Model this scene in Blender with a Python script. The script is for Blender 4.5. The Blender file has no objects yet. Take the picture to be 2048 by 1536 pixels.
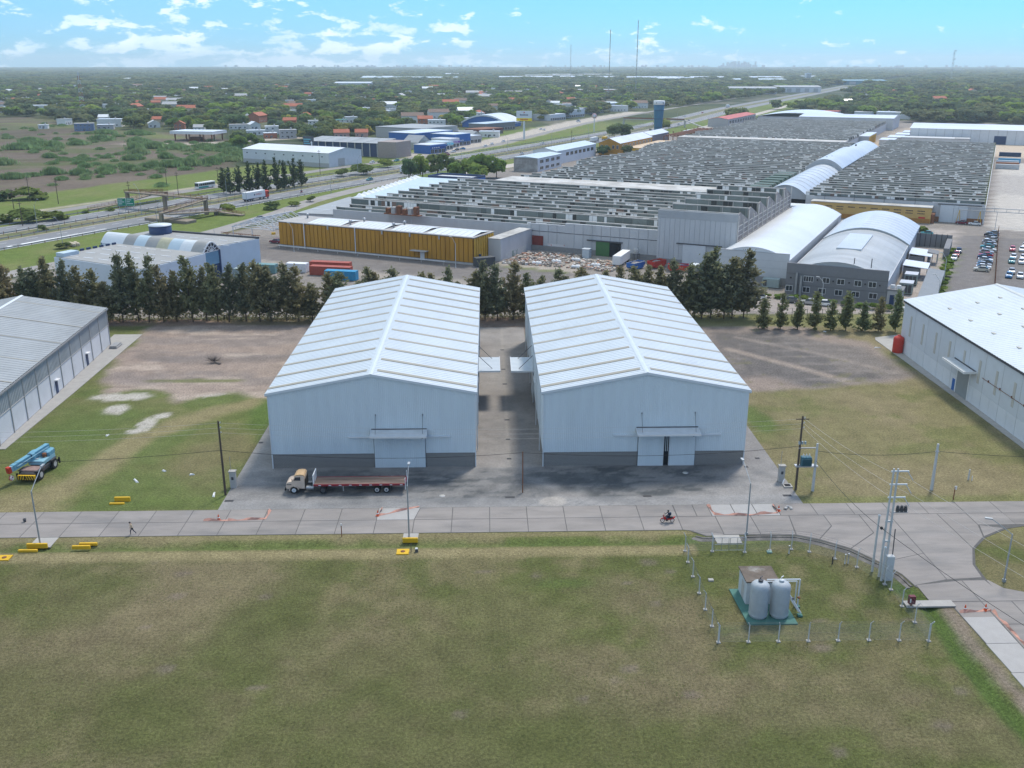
import bpy, bmesh, math, random
import numpy as np
from mathutils import Vector, Matrix
SC = bpy.context.scene
COL = SC.collection
R = random.Random(11)
rad = math.radians
# ------------------------------------------------------------------ camera
CAM_H = 56.5
cam = bpy.data.cameras.new('camera')
cam.sensor_width = 36.0
cam.lens = 36.0 * 1930.0 / 2048.0
cam.clip_start = 0.5
cam.clip_end = 90000.0
camo = bpy.data.objects.new('camera', cam)
camo.location = (0, 0, CAM_H)
camo.rotation_euler = (rad(90 - 18.3726), 0, rad(-1.4647))
COL.objects.link(camo)
SC.camera = camo
# ------------------------------------------------------------------ light
SUN_EL, SUN_AZ = 56.0, 30.0          # degrees; azimuth clockwise from +Y
SUN_STRENGTH, SUN_ANGLE = 2.1, 11.0
SKY_STRENGTH = 0.145
EXPOSURE = 0.82
sun = bpy.data.lights.new('sun', 'SUN')
sun.energy = SUN_STRENGTH
sun.angle = rad(SUN_ANGLE)
sun.color = (1.0, 0.94, 0.85)
suno = bpy.data.objects.new('sun', sun)
sd = Vector((math.sin(rad(SUN_AZ)) * math.cos(rad(SUN_EL)), math.cos(rad(SUN_AZ)) * math.cos(rad(SUN_EL)), math.sin(rad(SUN_EL))))
suno.rotation_euler = (-sd).to_track_quat('-Z', 'Y').to_euler()
suno.location = sd * 300
COL.objects.link(suno)
world = bpy.data.worlds.new('World')
SC.world = world
world.use_nodes = True
wt = world.node_tree
wt.nodes.clear()
def wn(t, **k):
 n = wt.nodes.new(t)
 for a, b in k.items():
  setattr(n, a, b)
 return n
w_out = wn('ShaderNodeOutputWorld')
w_bg = wn('ShaderNodeBackground')
w_bg.inputs['Strength'].default_value = SKY_STRENGTH
w_sky = wn('ShaderNodeTexSky', sky_type='NISHITA', sun_disc=False)
w_sky.sun_elevation = rad(SUN_EL)
w_sky.sun_rotation = rad(SUN_AZ)
w_sky.altitude = 0
w_sky.air_density = 1.0
w_sky.dust_density = 0.35
w_sky.ozone_density = 2.2
# the photograph's sky is a more cyan blue than the model sky: one tint for the whole sky
w_tint = wn('ShaderNodeMix', data_type='RGBA', blend_type='MULTIPLY')
w_tint.inputs['Factor'].default_value = 1.0
w_tint.inputs['B'].default_value = (0.150, 0.385, 0.69, 1)
wt.links.new(w_sky.outputs['Color'], w_tint.inputs['A'])
# clouds: direction based noise, piled along the horizon
w_tc = wn('ShaderNodeTexCoord')
w_map = wn('ShaderNodeMapping')
w_map.inputs['Location'].default_value = (3.1, 1.7, 0.35)
w_map.inputs['Scale'].default_value = (1.0, 1.0, 2.6)
wt.links.new(w_tc.outputs['Generated'], w_map.inputs['Vector'])
def wnoise(scale, detail, rough, dist=0.0):
 n = wn('ShaderNodeTexNoise')
 n.inputs['Scale'].default_value = scale
 n.inputs['Detail'].default_value = detail
 n.inputs['Roughness'].default_value = rough
 n.inputs['Distortion'].default_value = dist
 wt.links.new(w_map.outputs['Vector'], n.inputs['Vector'])
 return n
n_big = wnoise(4.5, 2, .5)
n_puff = wnoise(33, 9, .6, .2)
def wmath(op, a, b=None, c=None, clamp=False):
 n = wn('ShaderNodeMath', operation=op, use_clamp=clamp)
 for i, x in enumerate((a, b, c)):
  if x is None:
   continue
  if isinstance(x, (int, float)):
   n.inputs[i].default_value = x
  else:
   wt.links.new(x, n.inputs[i])
 return n.outputs[0]
def wrange(x, a, b, c=0.0, d=1.0):
 n = wn('ShaderNodeMapRange', interpolation_type='SMOOTHSTEP')
 wt.links.new(x, n.inputs['Value'])
 for k, v in zip(('From Min', 'From Max', 'To Min', 'To Max'), (a, b, c, d)):
  n.inputs[k].default_value = v
 return n.outputs[0]
w_sep = wn('ShaderNodeSeparateXYZ')
wt.links.new(w_tc.outputs['Generated'], w_sep.inputs[0])
# the cloud bank lies to the west (-X): cumulus thickens that way, thin veil low down
west = wrange(w_sep.outputs['X'], 0.42, -0.55)
cov = wmath('ADD', wmath('MULTIPLY', n_puff.outputs['Fac'], 0.62), wmath('MULTIPLY', n_big.outputs['Fac'], 0.38))
cov = wmath('ADD', cov, wmath('MULTIPLY', west, 0.075))
# the cloud field the estate lies under: cover grows overhead
cov = wmath('ADD', cov, wmath('MULTIPLY', wrange(w_sep.outputs['Z'], 0.10, 0.45), 0.10))
cloud = wrange(cov, 0.575, 0.64)
veil = wmath('MULTIPLY', west, 0.42)
veil = wmath('MULTIPLY', veil, wrange(n_big.outputs['Fac'], 0.25, 0.7, 0.55, 1.0))
w_veil = wn('ShaderNodeMix', data_type='RGBA')
wt.links.new(veil, w_veil.inputs['Factor'])
wt.links.new(w_tint.outputs['Result'], w_veil.inputs['A'])
w_veil.inputs['B'].default_value = (1.95, 3.2, 4.2, 1)
n_shade = wnoise(9, 5, .6)
w_cc = wn('ShaderNodeMix', data_type='RGBA')
wt.links.new(wrange(n_shade.outputs['Fac'], .35, .65), w_cc.inputs['Factor'])
w_cc.inputs['A'].default_value = (2.9, 3.9, 4.7, 1)
w_cc.inputs['B'].default_value = (5.0, 5.4, 5.7, 1)
w_cl = wn('ShaderNodeMix', data_type='RGBA')
wt.links.new(wmath('MULTIPLY', cloud, 0.8), w_cl.inputs['Factor'])
wt.links.new(w_veil.outputs['Result'], w_cl.inputs['A'])
wt.links.new(w_cc.outputs['Result'], w_cl.inputs['B'])
wt.links.new(w_cl.outputs['Result'], w_bg.inputs['Color'])
wt.links.new(w_bg.outputs[0], w_out.inputs['Surface'])
vs = SC.view_settings
vs.view_transform = 'Standard'
vs.look = 'None'
vs.exposure = EXPOSURE
vs.gamma = 1.0
vs.use_curve_mapping = False
SC.cycles.max_bounces = 6
SC.cycles.diffuse_bounces = 3
SC.cycles.glossy_bounces = 2
SC.cycles.transmission_bounces = 2
SC.cycles.volume_bounces = 1
SC.cycles.transparent_max_bounces = 6
# ------------------------------------------------------------------ materials
_mats = {}
def mat(name, rgb, rough=.8, var=.12, scale=1.0, bump=0.0, metal=0.0, stretch=(1, 1, 1), rnd=0.0, spec=.3, alt=None, altfac=(.45, .6), bscale=None, world=False):
 """A principled material whose colour wanders with noise; ALT mixes in a second colour in patches (stains, wear)."""
 if name in _mats:
  return _mats[name]
 m = bpy.data.materials.new(name)
 m.use_nodes = True
 nt = m.node_tree
 b = nt.nodes['Principled BSDF']
 b.inputs['Roughness'].default_value = rough
 b.inputs['Metallic'].default_value = metal
 b.inputs['Specular IOR Level'].default_value = spec
 b.inputs['Base Color'].default_value = (*rgb, 1)
 m.diffuse_color = (*rgb, 1)
 N, L = nt.nodes.new, nt.links.new
 tc = N('ShaderNodeTexCoord')
 mp = N('ShaderNodeMapping')
 mp.inputs['Scale'].default_value = stretch
 L(N('ShaderNodeNewGeometry').outputs['Position'] if world else tc.outputs['Object'], mp.inputs['Vector'])
 nz = N('ShaderNodeTexNoise')
 nz.inputs['Scale'].default_value = scale
 nz.inputs['Detail'].default_value = 5
 nz.inputs['Roughness'].default_value = .6
 L(mp.outputs['Vector'], nz.inputs['Vector'])
 col = None
 base = N('ShaderNodeRGB')
 base.outputs[0].default_value = (*rgb, 1)
 col = base.outputs[0]
 if alt:
  n2 = N('ShaderNodeTexNoise')
  n2.inputs['Scale'].default_value = scale * .37
  n2.inputs['Detail'].default_value = 7
  n2.inputs['Roughness'].default_value = .65
  L(mp.outputs['Vector'], n2.inputs['Vector'])
  mr = N('ShaderNodeMapRange')
  mr.inputs['From Min'].default_value, mr.inputs['From Max'].default_value = altfac
  L(n2.outputs['Fac'], mr.inputs['Value'])
  mx = N('ShaderNodeMix')
  mx.data_type = 'RGBA'
  L(mr.outputs[0], mx.inputs['Factor'])
  L(col, mx.inputs['A'])
  mx.inputs['B'].default_value = (*alt, 1)
  col = mx.outputs['Result']
 val = N('ShaderNodeMapRange')
 val.inputs['From Min'].default_value, val.inputs['From Max'].default_value = .25, .75
 val.inputs['To Min'].default_value, val.inputs['To Max'].default_value = 1 - var, 1 + var
 L(nz.outputs['Fac'], val.inputs['Value'])
 v = val.outputs[0]
 if rnd:
  oi = N('ShaderNodeObjectInfo')
  r2 = N('ShaderNodeMapRange')
  r2.inputs['To Min'].default_value, r2.inputs['To Max'].default_value = 1 - rnd, 1 + rnd
  L(oi.outputs['Random'], r2.inputs['Value'])
  ml = N('ShaderNodeMath')
  ml.operation = 'MULTIPLY'
  L(v, ml.inputs[0])
  L(r2.outputs[0], ml.inputs[1])
  v = ml.outputs[0]
 hs = N('ShaderNodeMix')
 hs.data_type = 'RGBA'
 hs.blend_type = 'MULTIPLY'
 hs.inputs['Factor'].default_value = 1
 L(col, hs.inputs['A'])
 L(v, hs.inputs['B'])
 L(hs.outputs['Result'], b.inputs['Base Color'])
 if bump:
  n3 = N('ShaderNodeTexNoise')
  n3.inputs['Scale'].default_value = bscale or scale * 6
  n3.inputs['Detail'].default_value = 4
  L(tc.outputs['Object'], n3.inputs['Vector'])
  bp = N('ShaderNodeBump')
  bp.inputs['Strength'].default_value = bump
  bp.inputs['Distance'].default_value = .05
  L(n3.outputs['Fac'], bp.inputs['Height'])
  L(bp.outputs[0], b.inputs['Normal'])
 _mats[name] = m
 return m
def leaf_mat(name, cols, trans=.25):
 """Foliage: one colour per tree out of COLS (by the object's random number), light and dark leaves by noise."""
 m = bpy.data.materials.new(name)
 m.use_nodes = True
 nt = m.node_tree
 nt.nodes.clear()
 N, L = nt.nodes.new, nt.links.new
 out = N('ShaderNodeOutputMaterial')
 oi = N('ShaderNodeObjectInfo')
 cr = N('ShaderNodeValToRGB')
 cr.color_ramp.interpolation = 'LINEAR'
 cols = cols * 2 if len(cols) == 1 else cols
 els = cr.color_ramp.elements
 while len(els) < len(cols):
  els.new(.5)
 for i, c in enumerate(cols):
  els[i].position = i / max(1, len(cols) - 1)
  els[i].color = (*(1.75 * q for q in c), 1)     # reflected and transmitted light together
 L(oi.outputs['Random'], cr.inputs['Fac'])
 tc = N('ShaderNodeTexCoord')
 nz = N('ShaderNodeTexNoise')
 nz.inputs['Scale'].default_value = .9
 nz.inputs['Detail'].default_value = 3
 L(tc.outputs['Object'], nz.inputs['Vector'])
 mr = N('ShaderNodeMapRange')
 mr.inputs['From Min'].default_value, mr.inputs['From Max'].default_value = .3, .7
 mr.inputs['To Min'].default_value, mr.inputs['To Max'].default_value = .62, 1.4
 L(nz.outputs['Fac'], mr.inputs['Value'])
 mx = N('ShaderNodeMix')
 mx.data_type, mx.blend_type = 'RGBA', 'MULTIPLY'
 mx.inputs['Factor'].default_value = 1
 L(cr.outputs['Color'], mx.inputs['A'])
 L(mr.outputs[0], mx.inputs['B'])
 d = N('ShaderNodeBsdfDiffuse')
 t = N('ShaderNodeBsdfTranslucent')
 L(mx.outputs['Result'], d.inputs['Color'])
 L(mx.outputs['Result'], t.inputs['Color'])
 ms = N('ShaderNodeMixShader')
 ms.inputs[0].default_value = trans
 L(d.outputs[0], ms.inputs[1])
 L(t.outputs[0], ms.inputs[2])
 L(ms.outputs[0], out.inputs['Surface'])
 m.diffuse_color = (*cols[0], 1)
 return m
# ------------------------------------------------------------------ mesh building
class MB:
 """Collects faces, each with a material slot, and links them as ONE mesh object."""
 def __init__(s):
  s.v, s.f, s.m, s.sm = [], [], [], []
 def face(s, pts, m=0, smooth=False):
  i = len(s.v)
  s.v.extend(tuple(p) for p in pts)
  s.f.append(tuple(range(i, i + len(pts))))
  s.m.append(m)
  s.sm.append(smooth)
  return s
 def raw(s, v, f, m=0, smooth=False):
  i = len(s.v)
  s.v.extend(tuple(p) for p in v)
  for q in f:
   s.f.append(tuple(i + k for k in q))
   s.m.append(m)
   s.sm.append(smooth)
  return s
 def box(s, x0, x1, y0, y1, z0, z1, m=0):
  v = [(x0, y0, z0), (x1, y0, z0), (x1, y1, z0), (x0, y1, z0), (x0, y0, z1), (x1, y0, z1), (x1, y1, z1), (x0, y1, z1)]
  return s.raw(v, [(3, 2, 1, 0), (4, 5, 6, 7), (0, 1, 5, 4), (1, 2, 6, 5), (2, 3, 7, 6), (3, 0, 4, 7)], m)
 def bev(s, x0, x1, y0, y1, z0, z1, b, m=0):
  """box with chamfered vertical edges and top"""
  def ring(z, i):
   return [(x0 + b + i, y0 + i, z), (x1 - b - i, y0 + i, z), (x1 - i, y0 + b + i, z), (x1 - i, y1 - b - i, z), (x1 - b - i, y1 - i, z), (x0 + b + i, y1 - i, z), (x0 + i, y1 - b - i, z), (x0 + i, y0 + b + i, z)]
  v = ring(z0, 0) + ring(z1 - b, 0) + ring(z1, b)
  f = [tuple(range(16, 24)), tuple(range(7, -1, -1))]
  for k in range(2):
   for j in range(8):
    f.append((k * 8 + j, k * 8 + (j + 1) % 8, k * 8 + 8 + (j + 1) % 8, k * 8 + 8 + j))
  return s.raw(v, f, m)
 def prism(s, poly, z0, z1, m=0, mtop=None):
  n = len(poly)
  v = [(x, y, z0) for x, y in poly] + [(x, y, z1) for x, y in poly]
  s.raw(v, [(i, (i + 1) % n, n + (i + 1) % n, n + i) for i in range(n)] + [tuple(range(n - 1, -1, -1))], m)
  return s.raw([(x, y, z1) for x, y in poly], [tuple(range(n))], m if mtop is None else mtop)
 def extr(s, prof, y0, y1, m=0, axis='y'):
  """closed profile of (a, z) swept along an axis"""
  n = len(prof)
  if axis == 'y':
   v = [(a, y0, z) for a, z in prof] + [(a, y1, z) for a, z in prof]
  else:
   v = [(y0, a, z) for a, z in prof] + [(y1, a, z) for a, z in prof]
  f = [(i, (i + 1) % n, n + (i + 1) % n, n + i) for i in range(n)] + [tuple(range(n - 1, -1, -1)), tuple(range(n, 2 * n))]
  return s.raw(v, f, m)
 def tube(s, a, b, r0, r1=None, n=6, m=0, cap=True):
  a, b = Vector(a), Vector(b)
  r1 = r0 if r1 is None else r1
  d = (b - a)
  if d.length < 1e-6:
   return s
  d.normalize()
  u = d.orthogonal().normalized()
  w = d.cross(u)
  v = []
  for p, r in ((a, r0), (b, r1)):
   for k in range(n):
    t = 2 * math.pi * k / n
    v.append(p + u * (math.cos(t) * r) + w * (math.sin(t) * r))
  f = [(k, (k + 1) % n, n + (k + 1) % n, n + k) for k in range(n)]
  s.raw(v, f, m, n >= 8)
  if cap:
   s.raw(v[:n], [tuple(range(n - 1, -1, -1))], m)
   s.raw(v[n:], [tuple(range(n))], m)
  return s
 def path(s, pts, r, n=6, m=0):
  for a, b in zip(pts, pts[1:]):
   s.tube(a, b, r, n=n, m=m)
  return s
 def lathe(s, prof, c=(0, 0, 0), n=16, m=0):
  """profile of (radius, z) turned about the vertical through C"""
  v = []
  for r, z in prof:
   for k in range(n):
    t = 2 * math.pi * k / n
    v.append((c[0] + r * math.cos(t), c[1] + r * math.sin(t), c[2] + z))
  f = []
  for j in range(len(prof) - 1):
   for k in range(n):
    f.append((j * n + k, j * n + (k + 1) % n, j * n + n + (k + 1) % n, j * n + n + k))
  if prof[-1][0] > 1e-4:
   f.append(tuple((len(prof) - 1) * n + k for k in range(n)))
  return s.raw(v, f, m, True)
 def wheel(s, c, r, w, ax='y', m=0, mr=1):
  c = Vector(c)
  d = Vector((0, 1, 0)) if ax == 'y' else Vector((1, 0, 0))
  s.tube(c - d * w / 2, c + d * w / 2, r, n=14, m=m)
  return s
 def build(s, name, mats, parent=None, loc=None, rot=None):
  me = bpy.data.meshes.new(name)
  me.from_pydata(s.v, [], s.f)
  if not isinstance(mats, (list, tuple)):
   mats = [mats]
  for m in mats:
   me.materials.append(m)
  me.polygons.foreach_set('material_index', s.m)
  me.polygons.foreach_set('use_smooth', s.sm)
  me.update()
  return link(name, me, parent, loc, rot)
def link(name, me, parent=None, loc=None, rot=None):
 o = bpy.data.objects.new(name, me)
 COL.objects.link(o)
 if parent is not None:
  o.parent = parent
 if loc is not None:
  o.location = loc
 if rot is not None:
  o.rotation_euler = rot if isinstance(rot, tuple) else (0, 0, rot)
 return o
def tag(o, label=None, cat=None, group=None, kind=None):
 if label: o['label'] = label
 if cat: o['category'] = cat
 if group: o['group'] = group
 if kind: o['kind'] = kind
 return o
def thing(name, label, cat, loc=(0, 0, 0), rz=0.0, group=None):
 o = bpy.data.objects.new(name, None)
 COL.objects.link(o)
 o.location = loc
 o.rotation_euler = (0, 0, rz)
 o.empty_display_size = .3
 return tag(o, label, cat, group)
def dup(root, loc, rz=0.0, label=None, group=None, scale=None, paint=None, name=None):
 """a copy of a thing, its parts and their sub-parts; meshes are shared"""
 r = root.copy()
 COL.objects.link(r)
 r.location = loc
 r.rotation_euler = (0, 0, rz)
 if scale is not None:
  r.scale = scale if isinstance(scale, tuple) else (scale, scale, scale)
 if label: r['label'] = label
 if group: r['group'] = group
 for ch in list(root.children):
  c = ch.copy()
  COL.objects.link(c)
  c.parent = r
  if paint is not None and ch.get('paintable'):
   c.material_slots[0].link = 'OBJECT'
   c.material_slots[0].material = paint
  for g in ch.children:
   d = g.copy()
   COL.objects.link(d)
   d.parent = c
 return r
ORD = ('first second third fourth fifth sixth seventh eighth ninth tenth eleventh twelfth thirteenth fourteenth fifteenth sixteenth seventeenth eighteenth nineteenth twentieth').split()
def ordinal(n):
 """n from 0, as a word"""
 n += 1
 if n <= 20:
  return ORD[n - 1]
 tens = {2: 'twenty', 3: 'thirty', 4: 'forty', 5: 'fifty', 6: 'sixty', 7: 'seventy', 8: 'eighty', 9: 'ninety'}[n // 10]
 return {2: 'twentieth', 3: 'thirtieth', 4: 'fortieth', 5: 'fiftieth', 6: 'sixtieth', 7: 'seventieth', 8: 'eightieth', 9: 'ninetieth'}[n // 10] if n % 10 == 0 else tens + '-' + ORD[n % 10 - 1]
# the factory estate and the highway share one survey grid, turned against the warehouses' grid
FO = (-67.7, 314.8)
FU = (0.8867016, -0.4623422)
FV = (0.4623422, 0.8867016)
FA = math.atan2(FU[1], FU[0])
def FW(u, v, z=0.0):
 return (FO[0] + u * FU[0] + v * FV[0], FO[1] + u * FU[1] + v * FV[1], z)
def toF(x, y):
 dx, dy = x - FO[0], y - FO[1]
 return dx * FU[0] + dy * FU[1], dx * FV[0] + dy * FV[1]
# ------------------------------------------------------------------ ground colours
def _hash(ix, iy, seed):
 h = (ix.astype(np.int64) * 374761393 + iy.astype(np.int64) * 668265263 + seed * 974634711) & 0x7fffffff
 h = ((h ^ (h >> 13)) * 1274126177) & 0x7fffffff
 h = h ^ (h >> 16)
 return (h & 0xffff) / 65535.0
def vnoise(x, y, seed):
 ix, iy = np.floor(x), np.floor(y)
 fx, fy = x - ix, y - iy
 fx, fy = fx * fx * (3 - 2 * fx), fy * fy * (3 - 2 * fy)
 a, b = _hash(ix, iy, seed), _hash(ix + 1, iy, seed)
 c, d = _hash(ix, iy + 1, seed), _hash(ix + 1, iy + 1, seed)
 return (a * (1 - fx) + b * fx) * (1 - fy) + (c * (1 - fx) + d * fx) * fy
def fbm(x, y, size, seed=1, octv=5, gain=.55):
 t, a, n = 0, 1.0, 0.0
 x, y = x / size, y / size
 for k in range(octv):
  t = t + a * vnoise(x + 17.3 * k, y - 9.1 * k, seed + k)
  n += a
  a *= gain
  x, y = x * 2.03, y * 2.03
 return t / n
def sstep(x, a, b):
 t = np.clip((x - a) / (b - a), 0, 1)
 return t * t * (3 - 2 * t)
def inpoly(x, y, poly, soft=1.5, rough=2.0, size=5.0, seed=3):
 """1 inside the polygon, 0 outside, with a ragged edge"""
 n = len(poly)
 d2 = np.full(x.shape, 1e18)
 ins = np.zeros(x.shape, bool)
 for i in range(n):
  x0, y0 = poly[i]
  x1, y1 = poly[(i + 1) % n]
  ex, ey = x1 - x0, y1 - y0
  L = ex * ex + ey * ey + 1e-9
  t = np.clip(((x - x0) * ex + (y - y0) * ey) / L, 0, 1)
  d2 = np.minimum(d2, (x - x0 - t * ex) ** 2 + (y - y0 - t * ey) ** 2)
  c = (y0 > y) != (y1 > y)
  xi = (x1 - x0) * (y - y0) / (y1 - y0 + 1e-12) + x0
  ins ^= c & (x < xi)
 d = np.sqrt(d2) * np.where(ins, 1, -1)
 if rough:
  d = d + (fbm(x, y, size, seed) - .5) * 2 * rough
 return sstep(d, -soft, soft)
def pathmask(x, y, pts, w, soft=1.0, rough=0.6, size=4.0, seed=5):
 d2 = np.full(x.shape, 1e18)
 for (x0, y0), (x1, y1) in zip(pts, pts[1:]):
  ex, ey = x1 - x0, y1 - y0
  L = ex * ex + ey * ey + 1e-9
  t = np.clip(((x - x0) * ex + (y - y0) * ey) / L, 0, 1)
  d2 = np.minimum(d2, (x - x0 - t * ex) ** 2 + (y - y0 - t * ey) ** 2)
 d = w - np.sqrt(d2) + (fbm(x, y, size, seed) - .5) * 2 * rough
 return sstep(d, -soft, soft)
def blob(x, y, cx, cy, rx, ry, soft=.35, rough=.5, size=4.0, seed=7, rot=0.0):
 dx, dy = x - cx, y - cy
 c, s = math.cos(rot), math.sin(rot)
 a, b = (dx * c + dy * s) / rx, (-dx * s + dy * c) / ry
 d = 1 - np.sqrt(a * a + b * b) + (fbm(x, y, size, seed) - .5) * 2 * rough
 return sstep(d, -soft, soft)
def lay(col, m, rgb):
 m = m[..., None]
 return col * (1 - m) + np.array(rgb) * m
GREEN = np.array((.112, .126, .042))
DRY = np.array((.195, .165, .088))
LUSH = np.array((.084, .126, .032))
BROWN = np.array((.178, .148, .085))
DIRT = np.array((.268, .212, .175))
HWG = np.array((.125, .160, .040))
FIELD = np.array((.128, .100, .078))
FIELD_POLY = [(-560, 1140), (-470, 1100), (-388, 935), (-314, 880), (-225, 850), (-184, 740), (-150, 590), (-128, 500), (-122, 470), (-200, 330), (-420, 330), (-700, 700)]
def paint_ground(x, y):
 u = (x - FO[0]) * FU[0] + (y - FO[1]) * FU[1]
 v = (x - FO[0]) * FV[0] + (y - FO[1]) * FV[1]
 dist = np.hypot(x, y)
 n_s, n_m, n_l = fbm(x, y, 3.0, 11), fbm(x, y, 14.0, 21), fbm(x, y, 60.0, 31)
 n_x = fbm(x, y, 260.0, 41)
 # far country: woodland floor with open plots
 c = np.zeros(x.shape + (3,)) + np.array((.042, .058, .026))
 c = lay(c, sstep(n_x, .5, .62) * .7, (.088, .098, .040))
 c = lay(c, sstep(fbm(x, y, 90, 51), .62, .7) * .6 * (dist < 2600), (.19, .17, .14))
 # rough field beyond the service road
 f = inpoly(x, y, FIELD_POLY, 6, 14, 50, 61)
 c = lay(c, f, FIELD)
 c = lay(c, f * sstep(n_l, .46, .6) * .75, (.085, .070, .048))
 c = lay(c, f * sstep(fbm(x, y, 34, 71), .48, .62) * .8, (.090, .105, .040))
 c = lay(c, f * sstep(fbm(x * .35, y, 16, 73), .5, .66) * .5, (.165, .132, .100))
 c = lay(c, f * pathmask(x, y, [(-480, 1010), (-330, 905), (-250, 800)], 9, 4, 4, 20), (.135, .150, .055))
 c = lay(c, pathmask(x, y, [(-262, 742), (-236, 738), (-205, 745), (-180, 775), (-150, 800)], 9, 3, 4, 18), (.36, .31, .255))
 # mown strips along the highway
 g = sstep(u + (n_m - .5) * 8, -187, -181) * sstep(-u, 36, 44) * (v < 1500) * (v > -120)
 g = g * (1 - sstep(v, 640, 760) * sstep(-u, 112, 125))
 c = lay(c, g, HWG)
 c = lay(c, g * sstep(n_m, .48, .64) * .6, (.165, .165, .065))
 c = lay(c, g * sstep(fbm(x, y, 30, 81), .55, .68) * .5, (.095, .140, .030))
 c = lay(c, pathmask(u, v, [(-140, -10), (-138, 60), (-136, 170)], 2.2, 1.2, 1.5), (.33, .29, .22))
 # shop front strip
 fr = pathmask(u, v, [(-128, 300), (-133, 400), (-156, 545), (-180, 700), (-196, 920)], 14, 3, 3, 15)
 c = lay(c, fr, (.40, .355, .30))
 # factory estate ground
 e = inpoly(u, v, [(-33, -140), (-33, 55), (-40, 75), (-48, 100), (-38, 175), (-42, 260), (-42, 700), (-20, 860), (140, 860), (330, 830), (330, -260), (60, -230), (20, -110)], 1.5, 1.0, 6, 91) * (y > 221 + (n_m - .5) * 3)
 c = lay(c, e, (.235, .208, .182))
 c = lay(c, e * sstep(n_m, .45, .62) * .55, (.205, .185, .170))
 c = lay(c, e * inpoly(u, v, [(-30, -20), (100, -22), (104, 2), (-30, 2)], 1.0, .8) * .9, (.165, .150, .140))
 c = lay(c, e * pathmask(u, v, [(-30, -26), (60, -24), (150, -18)], 3.5, 1, 1.2) * .8, (.30, .265, .225))
 c = lay(c, e * inpoly(u, v, [(76, 2), (102, 3), (110, 30), (76, 30)], 1.0, 1.2) * .7, (.36, .31, .255))
 c = lay(c, e * pathmask(u, v, [(74, 3), (100, 2)], 1.2, .8, .9) * .8, (.13, .15, .05))
 c = lay(c, e * inpoly(u, v, [(188, 5), (196, 5), (197, 130), (187, 130)], .6, .3), (.345, .300, .265))
 c = lay(c, e * inpoly(u, v, [(198, -30), (260, -30), (260, 121), (198, 121)], .5, .3), (.175, .160, .150))
 c = lay(c, e * inpoly(u, v, [(207, 140), (330, 130), (330, 360), (208, 420)], .8, .5), (.44, .405, .360))
 c = lay(c, e * inpoly(u, v, [(207, 250), (330, 240), (330, 330), (208, 340)], 3, 3) * .6, (.31, .285, .265))
 c = lay(c, e * inpoly(u, v, [(120, 470), (330, 430), (330, 760), (130, 760)], 3, 3), (.46, .375, .285))
 c = lay(c, e * inpoly(u, v, [(140, -20), (190, -18), (196, -4), (140, -6)], .8, .6), (.30, .26, .23))
 c = lay(c, e * pathmask(u, v, [(197.3, -4), (197.5, 60), (197.5, 90)], 1.1, .5, .6), (.12, .15, .045))
 c = lay(c, e * pathmask(u, v, [(-70, -66), (-52, -38), (-34, 10), (-34, 44), (-44, 70)], .5, .3, 0.1), (.42, .30, .06))
 # estate of the two warehouses
 est = (y < 221) * 1.0
 est = sstep(y, 222, 219)
 lawn = np.zeros(x.shape + (3,)) + GREEN
 lawn = lay(lawn, sstep(n_s * .55 + n_m * .45, .42, .62) * .75, DRY)
 lawn = lay(lawn, sstep(n_l, .50, .62) * .35, BROWN)
 near = sstep(y, 106, 103)
 lawn = lay(lawn, near * sstep(fbm(x, y, 22, 101), .44, .6) * .6, GREEN * .88)
 for (cx, cy, rx, ry, k, rgb) in [(-30, 99, 9, 6, .85, BROWN * 1.15), (-35, 92, 10, 6, .8, BROWN * 1.15), (-42, 84, 9, 6, .6, BROWN), (-21, 97, 3, 9, .6, GREEN * .92), (-25, 86, 4, 9, .6, GREEN * .9), (-47, 96, 7, 6, .5, GREEN * .88), (-30, 76, 6, 7, .6, GREEN * .88), (15.5, 95.5, 4.5, 3.6, .5, BROWN), (20, 89, 4, 8, .75, BROWN), (14, 79, 9, 6, .55, BROWN), (30, 76, 14, 5, .6, BROWN), (-14, 86, 8, 4, .3, BROWN),
          (2, 91, 9, 7, .5, GREEN * 1.0), (-6, 80, 12, 7, .45, GREEN * .82), (8, 97.5, 3, 1.2, .5, LUSH), (-45, 76, 14, 6, .45, GREEN * .8), (44, 71, 10, 5, .5, BROWN), (4, 72, 12, 4, .35, GREEN * .85), (-24, 92, 6, 4, .4, GREEN * .85)]:
  lawn = lay(lawn, blob(x, y, cx, cy, rx, ry, .45, .55, 3.5, 111) * k, rgb)
 for k in range(26):
  rr = random.Random(900 + k)
  lawn = lay(lawn, blob(x, y, rr.uniform(-40, 46), rr.uniform(62, 104), rr.uniform(.4, 1.1), rr.uniform(.3, .8), .4, .4, 1.2, 130 + k) * .55, DIRT * .75)
 # dry band and green ditch beside the road
 lawn = lay(lawn, sstep(y, 103.2, 104.6) * sstep(y, 107.0, 105.8) * (x < 25) * .9, DRY * 1.45)
 lawn = lay(lawn, sstep(y + (n_s - .5), 106.2, 107.0) * sstep(y + (n_s - .5), 108.6, 107.7) * (x < 26) * .55, LUSH * .9)
 lawn = lay(lawn, sstep(y + (n_s - .5) * .6, 108.6, 109.4) * (y < 110.6) * (x < 26) * .8, DRY)
 lawn = lay(lawn, pathmask(x, y, [(46.6, 95.5), (47.9, 92.2), (47.9, 88), (47.4, 81.5), (47.4, 75), (48, 66)], 1.25, .6, .5, 2.0), LUSH)
 lawn = lay(lawn, pathmask(x, y, [(49.9, 90.6), (49.3, 85), (49.6, 78), (50.2, 70)], .9, .6, .8, 2.0) * .75, DIRT)
 # west lot between the road and the old warehouse
 wl = sstep(y, 117.0, 118.5) * (x < -30) * 1.0
 lawn = lay(lawn, wl * .55, GREEN * 1.02)
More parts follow.
